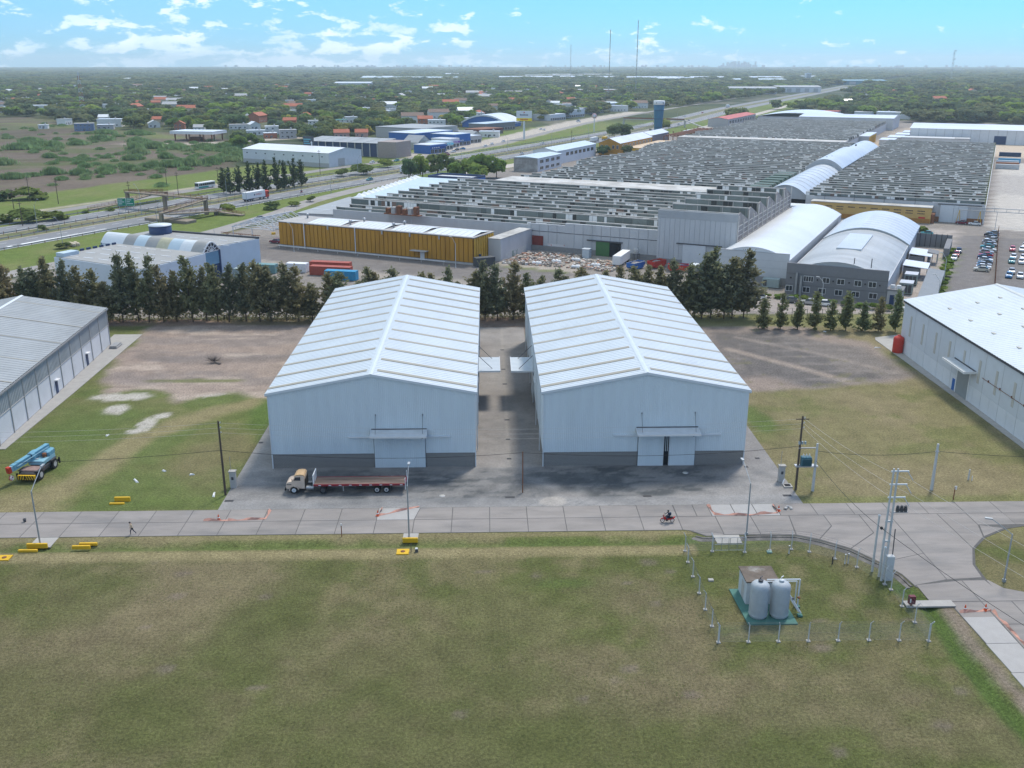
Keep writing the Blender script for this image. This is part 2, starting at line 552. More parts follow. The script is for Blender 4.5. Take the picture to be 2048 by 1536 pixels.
 lawn = lay(lawn, wl * sstep(n_m, .42, .56) * .55, LUSH)
 lawn = lay(lawn, wl * pathmask(x, y, [(-63, 118), (-60, 124), (-57.5, 134), (-55, 145), (-48, 155), (-40, 162)], 2.4, 1.6, 1.6, 4) * .9, DRY * 1.12)
 lawn = lay(lawn, wl * pathmask(x, y, [(-60, 118), (-66, 121)], 3, 2, 1, 4) * .8, DRY * 1.12)
 lawn = lay(lawn, wl * blob(x, y, -41, 136, 6, 9, .5, .6, 4, 141) * .7, DRY * .8)
 lawn = lay(lawn, wl * blob(x, y, -37.5, 157, 3.2, 8, .4, .4, 4, 142) * .95, LUSH)
 lawn = lay(lawn, wl * blob(x, y, -66, 152, 9, 8, .5, .6, 4, 143) * .6, LUSH)
 for (cx, cy, rx, ry) in [(-56.4, 150.5, 1.5, 3.6), (-55.2, 154.5, 1.6, 1.5), (-57.4, 147.2, 1.3, .8), (-51.5, 165.5, 3.4, 1.5), (-66, 164.5, 5, 2.2), (-64, 157.5, 2.0, 2.4)]:
  lawn = lay(lawn, blob(x, y, cx, cy, rx, ry, .25, .5, 1.6, 151) * .85, (.42, .385, .345))
 # bare dirt lots behind
 dl = inpoly(x, y, [(-76, 215), (-30, 215), (-30, 163), (-40, 163.5), (-47, 166), (-55, 162), (-60, 169), (-69, 166), (-74, 178)], 1.6, 2.6, 5, 161) * (x < 0)
 lawn = lay(lawn, dl, DIRT)
 lawn = lay(lawn, dl * sstep(fbm(x * .45, y, 7, 171), .48, .6) * .8, (.215, .180, .160))
 lawn = lay(lawn, dl * sstep(fbm(x * .3, y, 5, 173), .55, .66) * .6, (.40, .33, .27))
 lawn = lay(lawn, dl * blob(x, y, -55, 173.5, 9, 1.1, .4, .5, 3, 175) * .8, GREEN)
 lawn = lay(lawn, dl * pathmask(x, y, [(-70, 190), (-56, 186), (-36, 189)], 2.0, 1.5, 1.5, 5) * .5, (.15, .13, .12))
 mid = inpoly(x, y, [(-6, 222), (12, 222), (12, 205), (-6, 205)], .3, 0)
 lawn = lay(lawn, mid, DIRT * .62)
 er = sstep(x, 41, 43)
 lawn = lay(lawn, er * (y > 117) * .75, DRY * .97)
 lawn = lay(lawn, er * (y > 117) * sstep(n_m, .46, .6) * .6, BROWN * 1.12)
 lawn = lay(lawn, er * (y > 117) * sstep(fbm(x, y, 9, 181), .55, .66) * .55, GREEN)
 lawn = lay(lawn, er * sstep(y, 120.5, 119) * (y > 117) * .7, (.140, .150, .055))
 lawn = lay(lawn, blob(x, y, 45, 150, 2.2, 6, .4, .4, 3, 183) * .8, LUSH)
 dr = inpoly(x, y, [(36, 214), (60, 212), (72, 208), (80.6, 196), (81.5, 184), (80.5, 172), (70, 168), (49, 165), (36, 167)], 1.4, 2.2, 5, 191) * (x > 20)
 lawn = lay(lawn, dr, (.245, .198, .165))
 dk = inpoly(x, y, [(48, 207), (66, 204), (79, 190), (80, 173), (60, 167), (46, 176)], 2.5, 3.0, 6, 193) * dr
 lawn = lay(lawn, dk * .92, (.115, .106, .100))
 lawn = lay(lawn, dk * sstep(fbm(x, y * .4, 6, 195), .50, .62) * .65, (.19, .165, .145))
 lawn = lay(lawn, dk * pathmask(x, y, [(50, 192), (60, 180), (68, 169)], 1.1, .8, .5, 4) * .8, (.30, .245, .20))
 lawn = lay(lawn, dk * pathmask(x, y, [(54, 201), (70, 186), (78, 175)], .8, .8, .5, 4) * .6, (.28, .235, .20))
 lawn = lay(lawn, dk * sstep(np.sin(y * 1.25 + fbm(x, y, 8, 198) * 3), .45, .9) * .55 * sstep(x, 55, 62), (.205, .180, .160))
 lawn = lay(lawn, dr * sstep(fbm(x, y, 3, 197), .66, .74) * .5, (.15, .14, .07))
 lawn = lay(lawn, sstep(y, 209, 211) * (x > 42) * .8, (.165, .165, .065))
 row = sstep(y, 212.5, 215.5) * sstep(y, 221, 219) * (x < 46)
 lawn = lay(lawn, row, (.235, .165, .125))
 lawn = lay(lawn, row * sstep(n_m, .45, .6) * .6, (.125, .125, .055))
 # verge of the island
 isl = inpoly(x, y, [(70, 111), (65, 109.5), (61, 106.5), (58, 101), (57.2, 96), (60, 93.5), (72, 92)], .5, .2)
 lawn = lay(lawn, isl, GREEN * 1.05)
 lawn = lay(lawn, isl * sstep(n_m, .42, .58) * .75, DRY)
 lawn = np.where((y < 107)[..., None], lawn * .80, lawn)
 gauss = fbm(x, y, 1.3, 201, 3)
 lawn = lawn * (0.86 + .28 * gauss)[..., None]
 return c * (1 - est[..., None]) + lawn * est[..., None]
def colour_mat(name, rough=.95, tuft=3.0, amount=.55, bump=.8, bdist=.18, dark=None):
 """colours painted on the mesh, broken up by fine noise"""
 m = bpy.data.materials.new(name)
 m.use_nodes = True
 nt = m.node_tree
 N, L = nt.nodes.new, nt.links.new
 b = nt.nodes['Principled BSDF']
 b.inputs['Roughness'].default_value = rough
 b.inputs['Specular IOR Level'].default_value = .1
 at = N('ShaderNodeAttribute')
 at.attribute_name = 'tone'
 tc = N('ShaderNodeTexCoord')
 n1, n2 = N('ShaderNodeTexNoise'), N('ShaderNodeTexNoise')
 n1.inputs['Scale'].default_value, n1.inputs['Detail'].default_value, n1.inputs['Roughness'].default_value = tuft, 8, .75
 n2.inputs['Scale'].default_value, n2.inputs['Detail'].default_value = .35, 6
 for n in (n1, n2):
  L(tc.outputs['Object'], n.inputs['Vector'])
 def rng(x, lo, hi):
  r = N('ShaderNodeMapRange')
  r.inputs['From Min'].default_value, r.inputs['From Max'].default_value = .3, .7
  r.inputs['To Min'].default_value, r.inputs['To Max'].default_value = lo, hi
  L(x, r.inputs['Value'])
  return r.outputs[0]
 n4 = N('ShaderNodeTexNoise')
 n4.inputs['Scale'].default_value, n4.inputs['Detail'].default_value, n4.inputs['Roughness'].default_value = tuft * 3.3, 3, .7
 L(tc.outputs['Object'], n4.inputs['Vector'])
 m4 = N('ShaderNodeMath')
 m4.operation = 'MULTIPLY'
 L(rng(n1.outputs['Fac'], 1 - amount, 1 + amount), m4.inputs[0])
 L(rng(n4.outputs['Fac'], 1 - amount * .8, 1 + amount * .8), m4.inputs[1])
 mu = N('ShaderNodeMath')
 mu.operation = 'MULTIPLY'
 L(m4.outputs[0], mu.inputs[0])
 L(rng(n2.outputs['Fac'], .88, 1.12), mu.inputs[1])
 mx = N('ShaderNodeMix')
 mx.data_type, mx.blend_type = 'RGBA', 'MULTIPLY'
 mx.inputs['Factor'].default_value = 1
 L(at.outputs['Color'], mx.inputs['A'])
 L(mu.outputs[0], mx.inputs['B'])
 L(mx.outputs['Result'], b.inputs['Base Color'])
 bp = N('ShaderNodeBump')
 bp.inputs['Strength'].default_value = bump
 bp.inputs['Distance'].default_value = bdist
 L(n1.outputs['Fac'], bp.inputs['Height'])
 L(bp.outputs[0], b.inputs['Normal'])
 return m
def sheet(name, xs, ys, zf, colf, m, kind='structure'):
 X, Y = np.meshgrid(xs, ys)
 nx, ny = len(xs), len(ys)
 Z = zf(X, Y) if callable(zf) else np.full(X.shape, float(zf))
 co = np.stack([X, Y, Z], -1).reshape(-1, 3)
 idx = np.arange(nx * ny).reshape(ny, nx)
 q = np.stack([idx[:-1, :-1], idx[:-1, 1:], idx[1:, 1:], idx[1:, :-1]], -1).reshape(-1, 4)
 me = bpy.data.meshes.new(name)
 me.vertices.add(len(co))
 me.vertices.foreach_set('co', co.astype(np.float32).ravel())
 me.loops.add(q.size)
 me.loops.foreach_set('vertex_index', q.astype(np.int32).ravel())
 me.polygons.add(len(q))
 me.polygons.foreach_set('loop_start', np.arange(0, q.size, 4, dtype=np.int32))
 me.update()
 a = me.attributes.new('tone', 'FLOAT_COLOR', 'POINT')
 c = np.ones((len(co), 4), np.float32)
 c[:, :3] = np.clip(colf(X, Y), 0, 1).reshape(-1, 3)
 a.data.foreach_set('color', c.ravel())
 me.materials.append(m)
 me.validate()
 o = link(name, me)
 if kind: o['kind'] = kind
 return o
def steps(*segs):
 out = []
 for a, b, s in segs:
  out += list(np.arange(a, b, s))
 out.append(segs[-1][1])
 return np.array(out, float)
gx = steps((-16000, -6000, 2500), (-6000, -2000, 500), (-2000, -700, 60), (-700, -240, 10), (-240, -80, 3), (-80, 76, .6), (76, 130, 2), (130, 330, 5), (330, 800, 15), (800, 2000, 80), (2000, 6000, 500), (6000, 16000, 2500))
gy = steps((-900, 0, 300), (0, 50, 10), (50, 126, .6), (126, 222, .9), (222, 420, 3), (420, 900, 6), (900, 1700, 20), (1700, 3000, 100), (3000, 8000, 500), (8000, 17000, 1500))
def ditch(x, y):
 """the drainage ditch is a real dip beside the road and along the side street"""
 z = np.zeros(x.shape)
 z -= .32 * np.exp(-((y - 107.4) / .7) ** 2) * (x < 24.5) * (x > -80)
 dx = np.interp(y, [66, 75, 81.5, 88, 92.2, 95.5], [48, 47.4, 47.4, 47.9, 47.9, 46.6])
 z -= .35 * np.exp(-((x - dx) / .8) ** 2) * (y < 95.5) * (y > 50)
 return z
M_GROUND = colour_mat('ground_cover')
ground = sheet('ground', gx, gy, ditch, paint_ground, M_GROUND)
# ------------------------------------------------------------------ paved yard of the warehouses
CONC = np.array((.238, .226, .214))
def paint_yard(x, y):
 n_s, n_m, n_l = fbm(x, y, 2.0, 301), fbm(x, y, 8, 311), fbm(x, y, 24, 321)
 c = np.zeros(x.shape + (3,)) + CONC
 c = lay(c, sstep(n_m, .4, .65) * .45, CONC * .8)
 c = lay(c, sstep(fbm(x * .5, y, 6, 331), .52, .64) * .35, (.32, .30, .28))
 # gravel and oily dust trodden in before the doors and in the lane
 oil = np.maximum(blob(x, y, -14, 124.5, 17, 7.5, .3, .5, 5, 341), blob(x, y, 21, 126, 15, 6.0, .35, .6, 4, 343))
 oil = np.maximum(oil, blob(x, y, 3, 147, 5, 9, .5, .6, 4, 345) * .8)
 oil = np.maximum(oil, blob(x, y, 2, 124, 6, 5, .4, .5, 4, 347) * .8)
 oil = np.maximum(oil, blob(x, y, -28, 121, 7, 3.5, .4, .5, 3, 349) * .55)
 tex = sstep(fbm(x * .35, y, 1.6, 351, 6, .7), .40, .60)
 c = lay(c, oil * (.42 + .56 * tex), (.078, .083, .086))
 c = lay(c, sstep(fbm(x, y, 3.5, 353), .58, .68) * .35 * sstep(y, 150, 118), (.17, .17, .17))
 lane = (np.abs(x - 3) < 5.2) * (y > 131)
 c = lay(c, lane * .5, (.26, .235, .21))
 c = lay(c, lane * sstep(fbm(x, y * .6, 4, 357), .5, .62) * .45, (.245, .225, .21))
 c = lay(c, sstep(np.abs(x - 3), .5, .1) * lane * .35, (.33, .30, .26))
 # tyre arcs
 for (cx, cy, r) in [(9.2, 114.4, 4.0), (9.2, 114.4, 5.4), (18, 113.5, 6.2), (18, 113.5, 7.6), (12.8, 121, 4.5), (24, 112, 8.0)]:
  rr = np.abs(np.hypot(x - cx, y - cy) - r)
  c = lay(c, sstep(rr, .24, .10) * (y < 122) * (y > 117) * .6, (.11, .11, .112))
 lw = sstep(y, 121.0, 120.2)
 c = lay(c, lw * .45, (.27, .265, .26))
 c = lay(c, blob(x, y, 8.5, 119.2, 1.8, 1.6, .2, .2, 2, 361) * .6, (.38, .345, .305))
 return c
M_YARD = colour_mat('yard_concrete', .9, 3.0, .2, .15, .03)
yx = steps((-36.2, 42.4, .45))
yy = steps((117.75, 150, .45))
yard = sheet('yard', yx, yy, .03, paint_yard, M_YARD)
lane = sheet('lane', steps((-1.95, 8.0, .45)), steps((150.0, 210.6, .6)), .03, paint_yard, M_YARD)
def wedge(name, pts):
 b = MB().prism(pts, .0, .03)
 o = b.build(name, M_YARDC)
 return tag(o, kind='structure')
M_YARDC = mat('side_concrete', (.31, .295, .275), .9, .14, .5, .1)
wedge('side_path', [(-36.2, 150.0), (-31.9, 150.0), (-31.9, 199.5), (-33.4, 199.5)])
wedge('side_path', [(37.6, 150.0), (42.4, 150.0), (40.2, 199.5), (37.6, 199.5)])
# ------------------------------------------------------------------ concrete street laid in slabs
M_SLAB = mat('slab_concrete', (.242, .220, .203), .9, .16, .5, .12, rnd=.06, world=True, stretch=(.35, 1.3, 1), alt=(.185, .174, .166), altfac=(.50, .66))
M_JOINT = mat('joint_tar', (.10, .096, .092), .95, .2, 2)
M_NEWSLAB = mat('new_concrete', (.335, .322, .308), .85, .08, .8, .1)
street = MB().prism([(-140, 110.35), (25.2, 110.35), (27.2, 108.55), (31.5, 108.7), (38.4, 108.5), (41.2, 107.1), (44.2, 104.7), (46.5, 101.2), (47.9, 98.4), (48.3, 95.8), (50.6, 92.4), (50.9, 77), (51.5, 55), (80, 55), (80, 92), (72, 92.6), (60, 94), (58, 95), (57.2, 97), (57.6, 100.5), (59.4, 104.4), (62.2, 107.3), (66, 109.6), (70, 110.7), (140, 110.7), (140, 117.7), (-140, 117.7)], -.05, .035).build('street', M_JOINT)
tag(street, kind='structure')
_slabs = {}
def slab(poly, m=None, z=.055):
 """one cast slab, chamfered, a child of the street"""
 cx = sum(p[0] for p in poly) / len(poly)
 cy = sum(p[1] for p in poly) / len(poly)
 rel = [(round(x - cx, 3), round(y - cy, 3)) for x, y in poly]
 key = (tuple(rel), m)
 if key not in _slabs:
  b = MB()
  n = len(rel)
  top = [(x * .992, y * .985, z) for x, y in rel]
  b.raw([(x, y, -.02) for x, y in rel] + [(x, y, z - .012) for x, y in rel] + top, [(i, (i + 1) % n, n + (i + 1) % n, n + i) for i in range(n)] + [(n + i, n + (i + 1) % n, 2 * n + (i + 1) % n, 2 * n + i) for i in range(n)] + [tuple(range(2 * n, 3 * n))])
  o = b.build('slab', m or M_SLAB, street, (cx, cy, .004 * R.random()))
  _slabs[key] = o
  return o
 o = _slabs[key].copy()
 COL.objects.link(o)
 o.location = (cx, cy, .004 * R.random())
 return o
J = .045
for k in range(-15, 8):
 x0 = k * 4.92 + J
 x1 = (k + 1) * 4.92 - J
 if x1 > 25.5:
  break
 slab([(x0, 110.4), (x1, 110.4), (x1, 114.15 - J), (x0, 114.15 - J)])
 if not (-15 < x0 < -9):
  slab([(x0, 114.15 + J), (x1, 114.15 + J), (x1, 117.68), (x0, 117.68)])
slab([(-9.81, 114.2), (-4.97, 114.2), (-4.97, 117.68), (-9.21, 117.68)])
slab([(-14.72, 114.2), (-9.9, 114.2), (-9.3, 117.68), (-14.72, 117.68)], M_NEWSLAB)
for a, b_ in ((24.7, 27.2), (27.3, 29.2)):
 slab([(a, 114.2), (b_, 114.2), (b_, 117.68), (a, 117.68)])
slab([(24.65, 110.4), (29.55, 109.3), (29.55, 114.1), (24.65, 114.1)])
for a, b_ in ((29.3, 32.4), (32.5, 35.3), (35.4, 38.3)):
 slab([(a, 114.25), (b_, 114.25), (b_, 117.68), (a, 117.68)], M_NEWSLAB)
slab([(29.65, 109.0), (34.2, 109.0), (34.2, 114.1), (29.65, 114.1)])
slab([(34.3, 109.0), (38.6, 108.8), (39.3, 114.1), (34.3, 114.1)])
slab([(25.9, 109.9), (27.3, 108.7), (29.5, 108.85), (29.5, 109.2), (26.0, 110.25)])
for k in range(9):
 x0 = 38.4 + k * 4.92
 slab([(x0, 114.2), (x0 + 4.83, 114.2), (x0 + 4.83, 117.68), (x0, 117.68)])
 if k > 4:
  slab([(x0, 110.85), (x0 + 4.83, 110.85), (x0 + 4.83, 114.1), (x0, 114.1)])
# the junction: slabs follow the curve into the side street
slab([(38.75, 108.75), (41.2, 107.45), (43.9, 111.0), (43.9, 114.1), (39.4, 114.1)])
slab([(41.3, 107.4), (44.3, 105.0), (48.6, 109.0), (48.6, 114.1), (44.0, 114.1), (44.0, 110.9)])
slab([(44.4, 104.9), (46.6, 101.4), (52.6, 103.5), (52.6, 114.1), (48.7, 114.1), (48.7, 108.9)])
slab([(46.7, 101.3), (48.0, 98.5), (48.4, 96.0), (52.6, 97.2), (52.6, 103.4)])
slab([(52.7, 97.2), (56.9, 97.6), (57.3, 100.6), (59.2, 104.6), (59.0, 114.1), (52.7, 114.1)])
slab([(59.3, 104.7), (62.0, 107.6), (62.9, 110.8), (62.9, 114.1), (59.1, 114.1)])
for k in range(9):
 y1 = 96.9 - k * 4.6
 y0 = y1 - 4.5
 xr = 60.5 if k else 56.9
 xl = 50.75 if k else 48.6
 if k < 2:
  slab([(xl if k == 0 else 50.75, y0 if k else 92.45), (54.2, y0), (54.2, y1), (xl, y1 - (.9 if k == 0 else 0))])
 slab([(54.3, y0), (57.6, y0), (57.6 if k else 56.9, y1), (54.3, y1)])
 if k > 0:
  slab([(57.7, y0), (61.2, y0), (61.2, min(y1, 93.4)), (57.7, min(y1, 93.9))])
  slab([(61.3, y0), (66.4, y0), (66.4, min(y1, 93.0)), (61.3, min(y1, 93.3))])
for k in range(7):
 y1 = 89.2 - k * 5.0
 slab([(50.85, y1 - 4.93), (54.15, y1 - 4.93), (54.15, y1), (50.75, y1)], M_NEWSLAB, .07)
slab([(63.0, 110.9), (67.9, 110.9), (67.9, 114.1), (63.0, 114.1)])
slab([(62.2, 107.7), (65.8, 109.8), (63.1, 110.7)])
slab([(57.3, 97.0), (58.2, 95.1), (60.1, 94.2), (60.1, 92.4), (57.1, 92.4), (57.1, 96.8)])
# kerb wall of the open culvert
M_CULV = mat('culvert_concrete', (.10, .092, .085), .95, .25, 1.2, .3, alt=(.17, .155, .14))
def culvert(pts):
 b = MB()
 for (x0, y0), (x1, y1) in zip(pts, pts[1:]):
  d = Vector((x1 - x0, y1 - y0)).normalized()
  nx, ny = -d.y * .15, d.x * .15
  p = [(x0 + nx, y0 + ny), (x0 - nx, y0 - ny), (x1 - nx, y1 - ny), (x1 + nx, y1 + ny)]
  b.prism(p, -.7, .10)
 o = b.build('culvert_wall', M_CULV)
 return tag(o, kind='structure')
culvert([(25.9, 108.6), (26.8, 108.05), (28.15, 108.05)])
culvert([(31.4, 108.2), (34, 108.3), (38.3, 108.1), (41.0, 106.75), (44.0, 104.35), (46.2, 100.9), (47.55, 98.2), (47.9, 95.7)])
# dark water bed of the open culvert
tag(MB().prism([(25.6, 108.4), (26.8, 107.9), (28.2, 107.9), (28.2, 107.2), (26.2, 107.2), (25.2, 107.9)], -.2, .012).build('ditch_bed', M_CULV), kind='structure')
tag(MB().prism([(31.4, 108.1), (34, 108.15), (38.2, 107.95), (40.9, 106.6), (43.8, 104.2), (46.0, 100.8), (47.4, 98), (47.7, 95.5), (47.2, 95.4), (46.8, 97.6), (45.5, 100.3), (43.3, 103.6), (40.6, 105.8), (38.0, 107.1), (34, 107.3), (31.4, 107.2)], -.2, .012).build('ditch_bed', M_CULV), kind='structure')
M_LIGHTC = mat('light_concrete', (.34, .325, .30), .9, .12, .8, .15)
tag(MB().prism([(28.2, 106.6), (31.3, 106.6), (31.4, 108.8), (28.1, 108.8)], -.3, .06).build('entry_slab', M_LIGHTC), kind='structure')
# ------------------------------------------------------------------ walks beside the neighbouring warehouses
tag(MB().prism([(-77.2, 140), (-74.6, 140), (-74.9, 166), (-75.9, 206.5), (-82, 206.5), (-81.6, 199.2), (-79.0, 160)], -.1, .09).build('walk', M_LIGHTC), kind='structure')
tag(MB().prism([(82.2, 120), (90, 120), (90, 202), (84, 200), (83.3, 198), (83.0, 160)], -.1, .09).build('walk', M_LIGHTC), kind='structure')
# ------------------------------------------------------------------ highway
M_ASPH = mat('asphalt', (.185, .187, .192), .85, .12, .12, .1, stretch=(1, .15, 1))
M_ASPH2 = mat('old_asphalt', (.230, .215, .200), .9, .15, .2, .1)
M_MARK = mat('road_paint', (.78, .78, .76), .7, .05)
M_YMARK = mat('yellow_road_paint', (.70, .55, .25), .7, .08)
M_MEDIAN = mat('median_dirt', (.165, .150, .085), .95, .3, .3, alt=(.10, .12, .04))
HV = [-160, -60, 140, 250, 350, 500, 630, 790, 1005, 1226, 1700, 2600]
HU = [-77, -75, -71.5, -67, -64, -62.5, -65, -75, -93, -102, -116, -150]
def hu(v):
 return float(np.interp(v, HV, HU))
HS = list(range(-160, 1000, 20)) + list(range(1000, 2601, 100))
def ribbon(name, off0, off1, z, m, vs=HS, cf=hu, kind='structure', mb=None):
 b = mb or MB()
 for v0, v1 in zip(vs, vs[1:]):
  b.face([FW(cf(v0) + off0, v0, z), FW(cf(v0) + off1, v0, z), FW(cf(v1) + off1, v1, z), FW(cf(v1) + off0, v1, z)])
 if mb is None:
  return tag(b.build(name, m), kind=kind)
for n_, a_, b_ in (('highway', -15.5, 0), ('highway', -41.0, -26.5)):
 ribbon(n_, a_, b_, .04, M_ASPH)
ribbon('median', -26.4, -15.6, .025, M_MEDIAN)
lines = MB()
def dash(off, w, L, gap, m, lo=-160, hi=1100):
 v = lo
 while v < hi:
  a, b2 = hu(v) + off, hu(v + L) + off
  lines.face([FW(a - w, v, .05), FW(a + w, v, .05), FW(b2 + w, v + L, .05), FW(b2 - w, v + L, .05)], m)
  v += L + gap
for o_ in (-5.3, -10.4, -31.4, -36.4):
 dash(o_, .10, 4.5, 7.5, 0)
for o_ in (-.6, -40.5):
 dash(o_, .10, 20, 0, 0)
for o_ in (-15.0, -27.0):
 dash(o_, .14, 20, 0, 1)
for k in range(9):
 a = hu(-40 + k * 7) - 5.0 + k * .1
 if k < 5:
  lines.face([FW(a, -62 + k * 5.4, .052), FW(a + 1.1, -62 + k * 5.4, .052), FW(a + 1.0, -60 + k * 5.4, .052), FW(a - .1, -60 + k * 5.4, .052)], 0)
lines.face([FW(hu(-35) - 4.6, -35, .052), FW(hu(-35) - 3.3, -35, .052), FW(hu(0) - 3.9, 0, .052), FW(hu(0) - 4.3, 0, .052)], 0)
tag(lines.build('road_markings', [M_MARK, M_YMARK]), kind='structure')
def svc(v):
 return float(np.interp(v, [-160, 200, 300, 400, 540, 700, 918, 1500], [-131, -131, -122, -124, -145, -168, -184, -210]))
ribbon('service_road', -4.0, 4.0, .035, M_ASPH2, list(range(-160, 1500, 20)), svc)
def acc(v):
 return float(np.interp(v, [-160, -80, -20, 12, 54, 95, 173], [-40, -39.5, -38.5, -38, -46, -58, -66.5]))
ribbon('access_road', -4.6, 4.0, .030, mat('worn_asphalt', (.270, .250, .230), .9, .15, .2, .1), list(range(-160, 181, 10)), acc)
def fac(v):
 return float(np.interp(v, [560, 1300], [-30, -62]))
ribbon('factory_road', -5, 5, .030, mat('pale_road', (.40, .36, .31), .9, .1, .2), list(range(200, 1301, 20)), lambda v: float(np.interp(v, [200, 350, 560, 800, 1300], [-50, -44, -38, -46, -72])))
# ------------------------------------------------------------------ building materials
M_WHITE = mat('white_sheet', (.60, .66, .685), .45, .05, 1.1, spec=.4, stretch=(1, 1, .07), alt=(.575, .63, .65), altfac=(.48, .75))
M_ROOFW = mat('white_roof_sheet', (.50, .545, .57), .42, .06, .25, spec=.5, alt=(.43, .465, .485), altfac=(.55, .75), stretch=(1, .5, 1))
M_SKYL = mat('skylight_strip', (.31, .28, .215), .45, .08, .6)
M_TRIM = mat('white_trim', (.58, .61, .63), .45, .03)
M_BLOCK = mat('grey_block', (.25, .238, .222), .95, .12, 3, .3)
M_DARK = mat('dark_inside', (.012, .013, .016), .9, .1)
M_STEEL = mat('galvanised_steel', (.38, .39, .40), .45, .1, 2, metal=.6)
M_DKSTEEL = mat('dark_steel', (.07, .07, .075), .6, .15, 2)
M_GLASS = mat('window_glass', (.025, .032, .042), .12, .2, .5, spec=.6)
M_GREYROOF = mat('weathered_roof', (.30, .315, .32), .6, .10, .25, stretch=(1, .4, 1), alt=(.25, .26, .262), altfac=(.5, .7))
M_GREYSHEET = mat('grey_translucent_sheet', (.33, .35, .35), .6, .12, .4, stretch=(1, 1, .2))
M_WALLW = mat('white_wall', (.58, .595, .61), .8, .06, .5, alt=(.50, .51, .515), altfac=(.55, .75))
M_RUST = mat('rust_brown', (.20, .085, .045), .85, .25, 2)
M_NAVY = mat('navy_paint', (.022, .045, .11), .5, .1)
M_BLUE = mat('blue_paint', (.025, .12, .36), .5, .1)
M_REDP = mat('red_paint', (.48, .045, .03), .5, .1)
M_YELP = mat('yellow_paint', (.60, .36, .015), .6, .12, 1.5, alt=(.44, .28, .04), altfac=(.6, .75))
M_CONCG = mat('grey_concrete', (.40, .39, .37), .9, .14, 1.5, .15)
M_WHITEP = mat('white_paint', (.66, .66, .65), .6, .06, 2)
M_BLACK = mat('black_rubber', (.018, .018, .019), .85, .2, 3)
def face_box(parent, name, face, a0, a1, z0, z1, t, m, W, D, inset=.02):
 """a slab of thickness T fixed on one face of a W x D building"""
 b = MB()
 if face == 'S':
  b.box(a0, a1, -t, inset, z0, z1)
 elif face == 'N':
  b.box(a0, a1, D - inset, D + t, z0, z1)
 elif face == 'W':
  b.box(-t, inset, a0, a1, z0, z1)
 else:
  b.box(W - inset, W + t, a0, a1, z0, z1)
 return b.build(name, m, parent)
def window(parent, face, a, z, w, h, W, D, fm=None, gm=None, mull=1, t=.06):
 """frame standing proud of the wall, dark panes set back in it, a mullion between"""
 fr = MB()
 f = .09
 def add(a0, a1, z0, z1, tt, mb):
  if face == 'S': mb.box(a0, a1, -tt, .0, z0, z1)
  elif face == 'N': mb.box(a0, a1, D, D + tt, z0, z1)
  elif face == 'W': mb.box(-tt, .0, a0, a1, z0, z1)
  else: mb.box(W, W + tt, a0, a1, z0, z1)
 add(a, a + w, z, z + f, t, fr)
 add(a, a + w, z + h - f, z + h, t, fr)
 add(a, a + f, z + f, z + h - f, t, fr)
 add(a + w - f, a + w, z + f, z + h - f, t, fr)
 n = mull + 1
 for k in range(1, n):
  x = a + w * k / n
  add(x - .04, x + .04, z + f, z + h - f, t * .9, fr)
 o = fr.build('window', fm or M_WHITEP, parent)
 for k in range(n):
  p = MB()
  add(a + w * k / n + (f if k == 0 else .04), a + w * (k + 1) / n - (f if k == n - 1 else .04), z + f, z + h - f, .02, p)
  p.build('pane', gm or M_GLASS, o)
 return o
def ribs(mb, a0, a1, pitch, depth, fn, m=0):
 """trapezoid sheet: FN(a, off) gives the two ends of the line at A, OFF outwards"""
 a = a0
 prev = None
 k = 0
 cuts = []
 while a < a1 - 1e-6:
  for d, off in ((0, 0), (.62, 0), (.70, 1), (.92, 1)):
   x = a + d * pitch
   if x < a1:
    cuts.append((x, off * depth))
  a += pitch
 cuts.append((a1, 0))
 for x, off in cuts:
  cur = fn(x, off)
  if prev:
   mb.face([prev[0], cur[0], cur[1], prev[1]], m)
  prev = cur
def gable_house(root, W, D, eave, ridge, wm, rm, axis='y', over=.25, thick=.12, z0=0.0, roofname='roof'):
 """plain walls and two roof slopes; ridge along y (or x)"""
 b = MB()
 if axis == 'y':
  poly = [(0, z0), (W, z0), (W, eave), (W / 2, ridge), (0, eave)]
  b.extr(poly, 0, D, axis='y')
 else:
  poly = [(0, z0), (D, z0), (D, eave), (D / 2, ridge), (0, eave)]
  b.extr(poly, 0, W, axis='x')
 wall = b.build('wall', wm, root)
 h = W if axis == 'y' else D
 sl = (ridge - eave) / (h / 2)
 for s in (0, 1):
  r = MB()
  if s == 0:
   p = [(-over, eave - sl * over + .02), (h / 2, ridge + .02), (h / 2, ridge + thick), (-over, eave - sl * over + thick)]
  else:
   p = [(h + over, eave - sl * over + .02), (h + over, eave - sl * over + thick), (h / 2, ridge + thick), (h / 2, ridge + .02)]
  r.extr(p, -over, (D if axis == 'y' else W) + over, axis=axis)
  r.build(roofname, rm, root)
 return wall
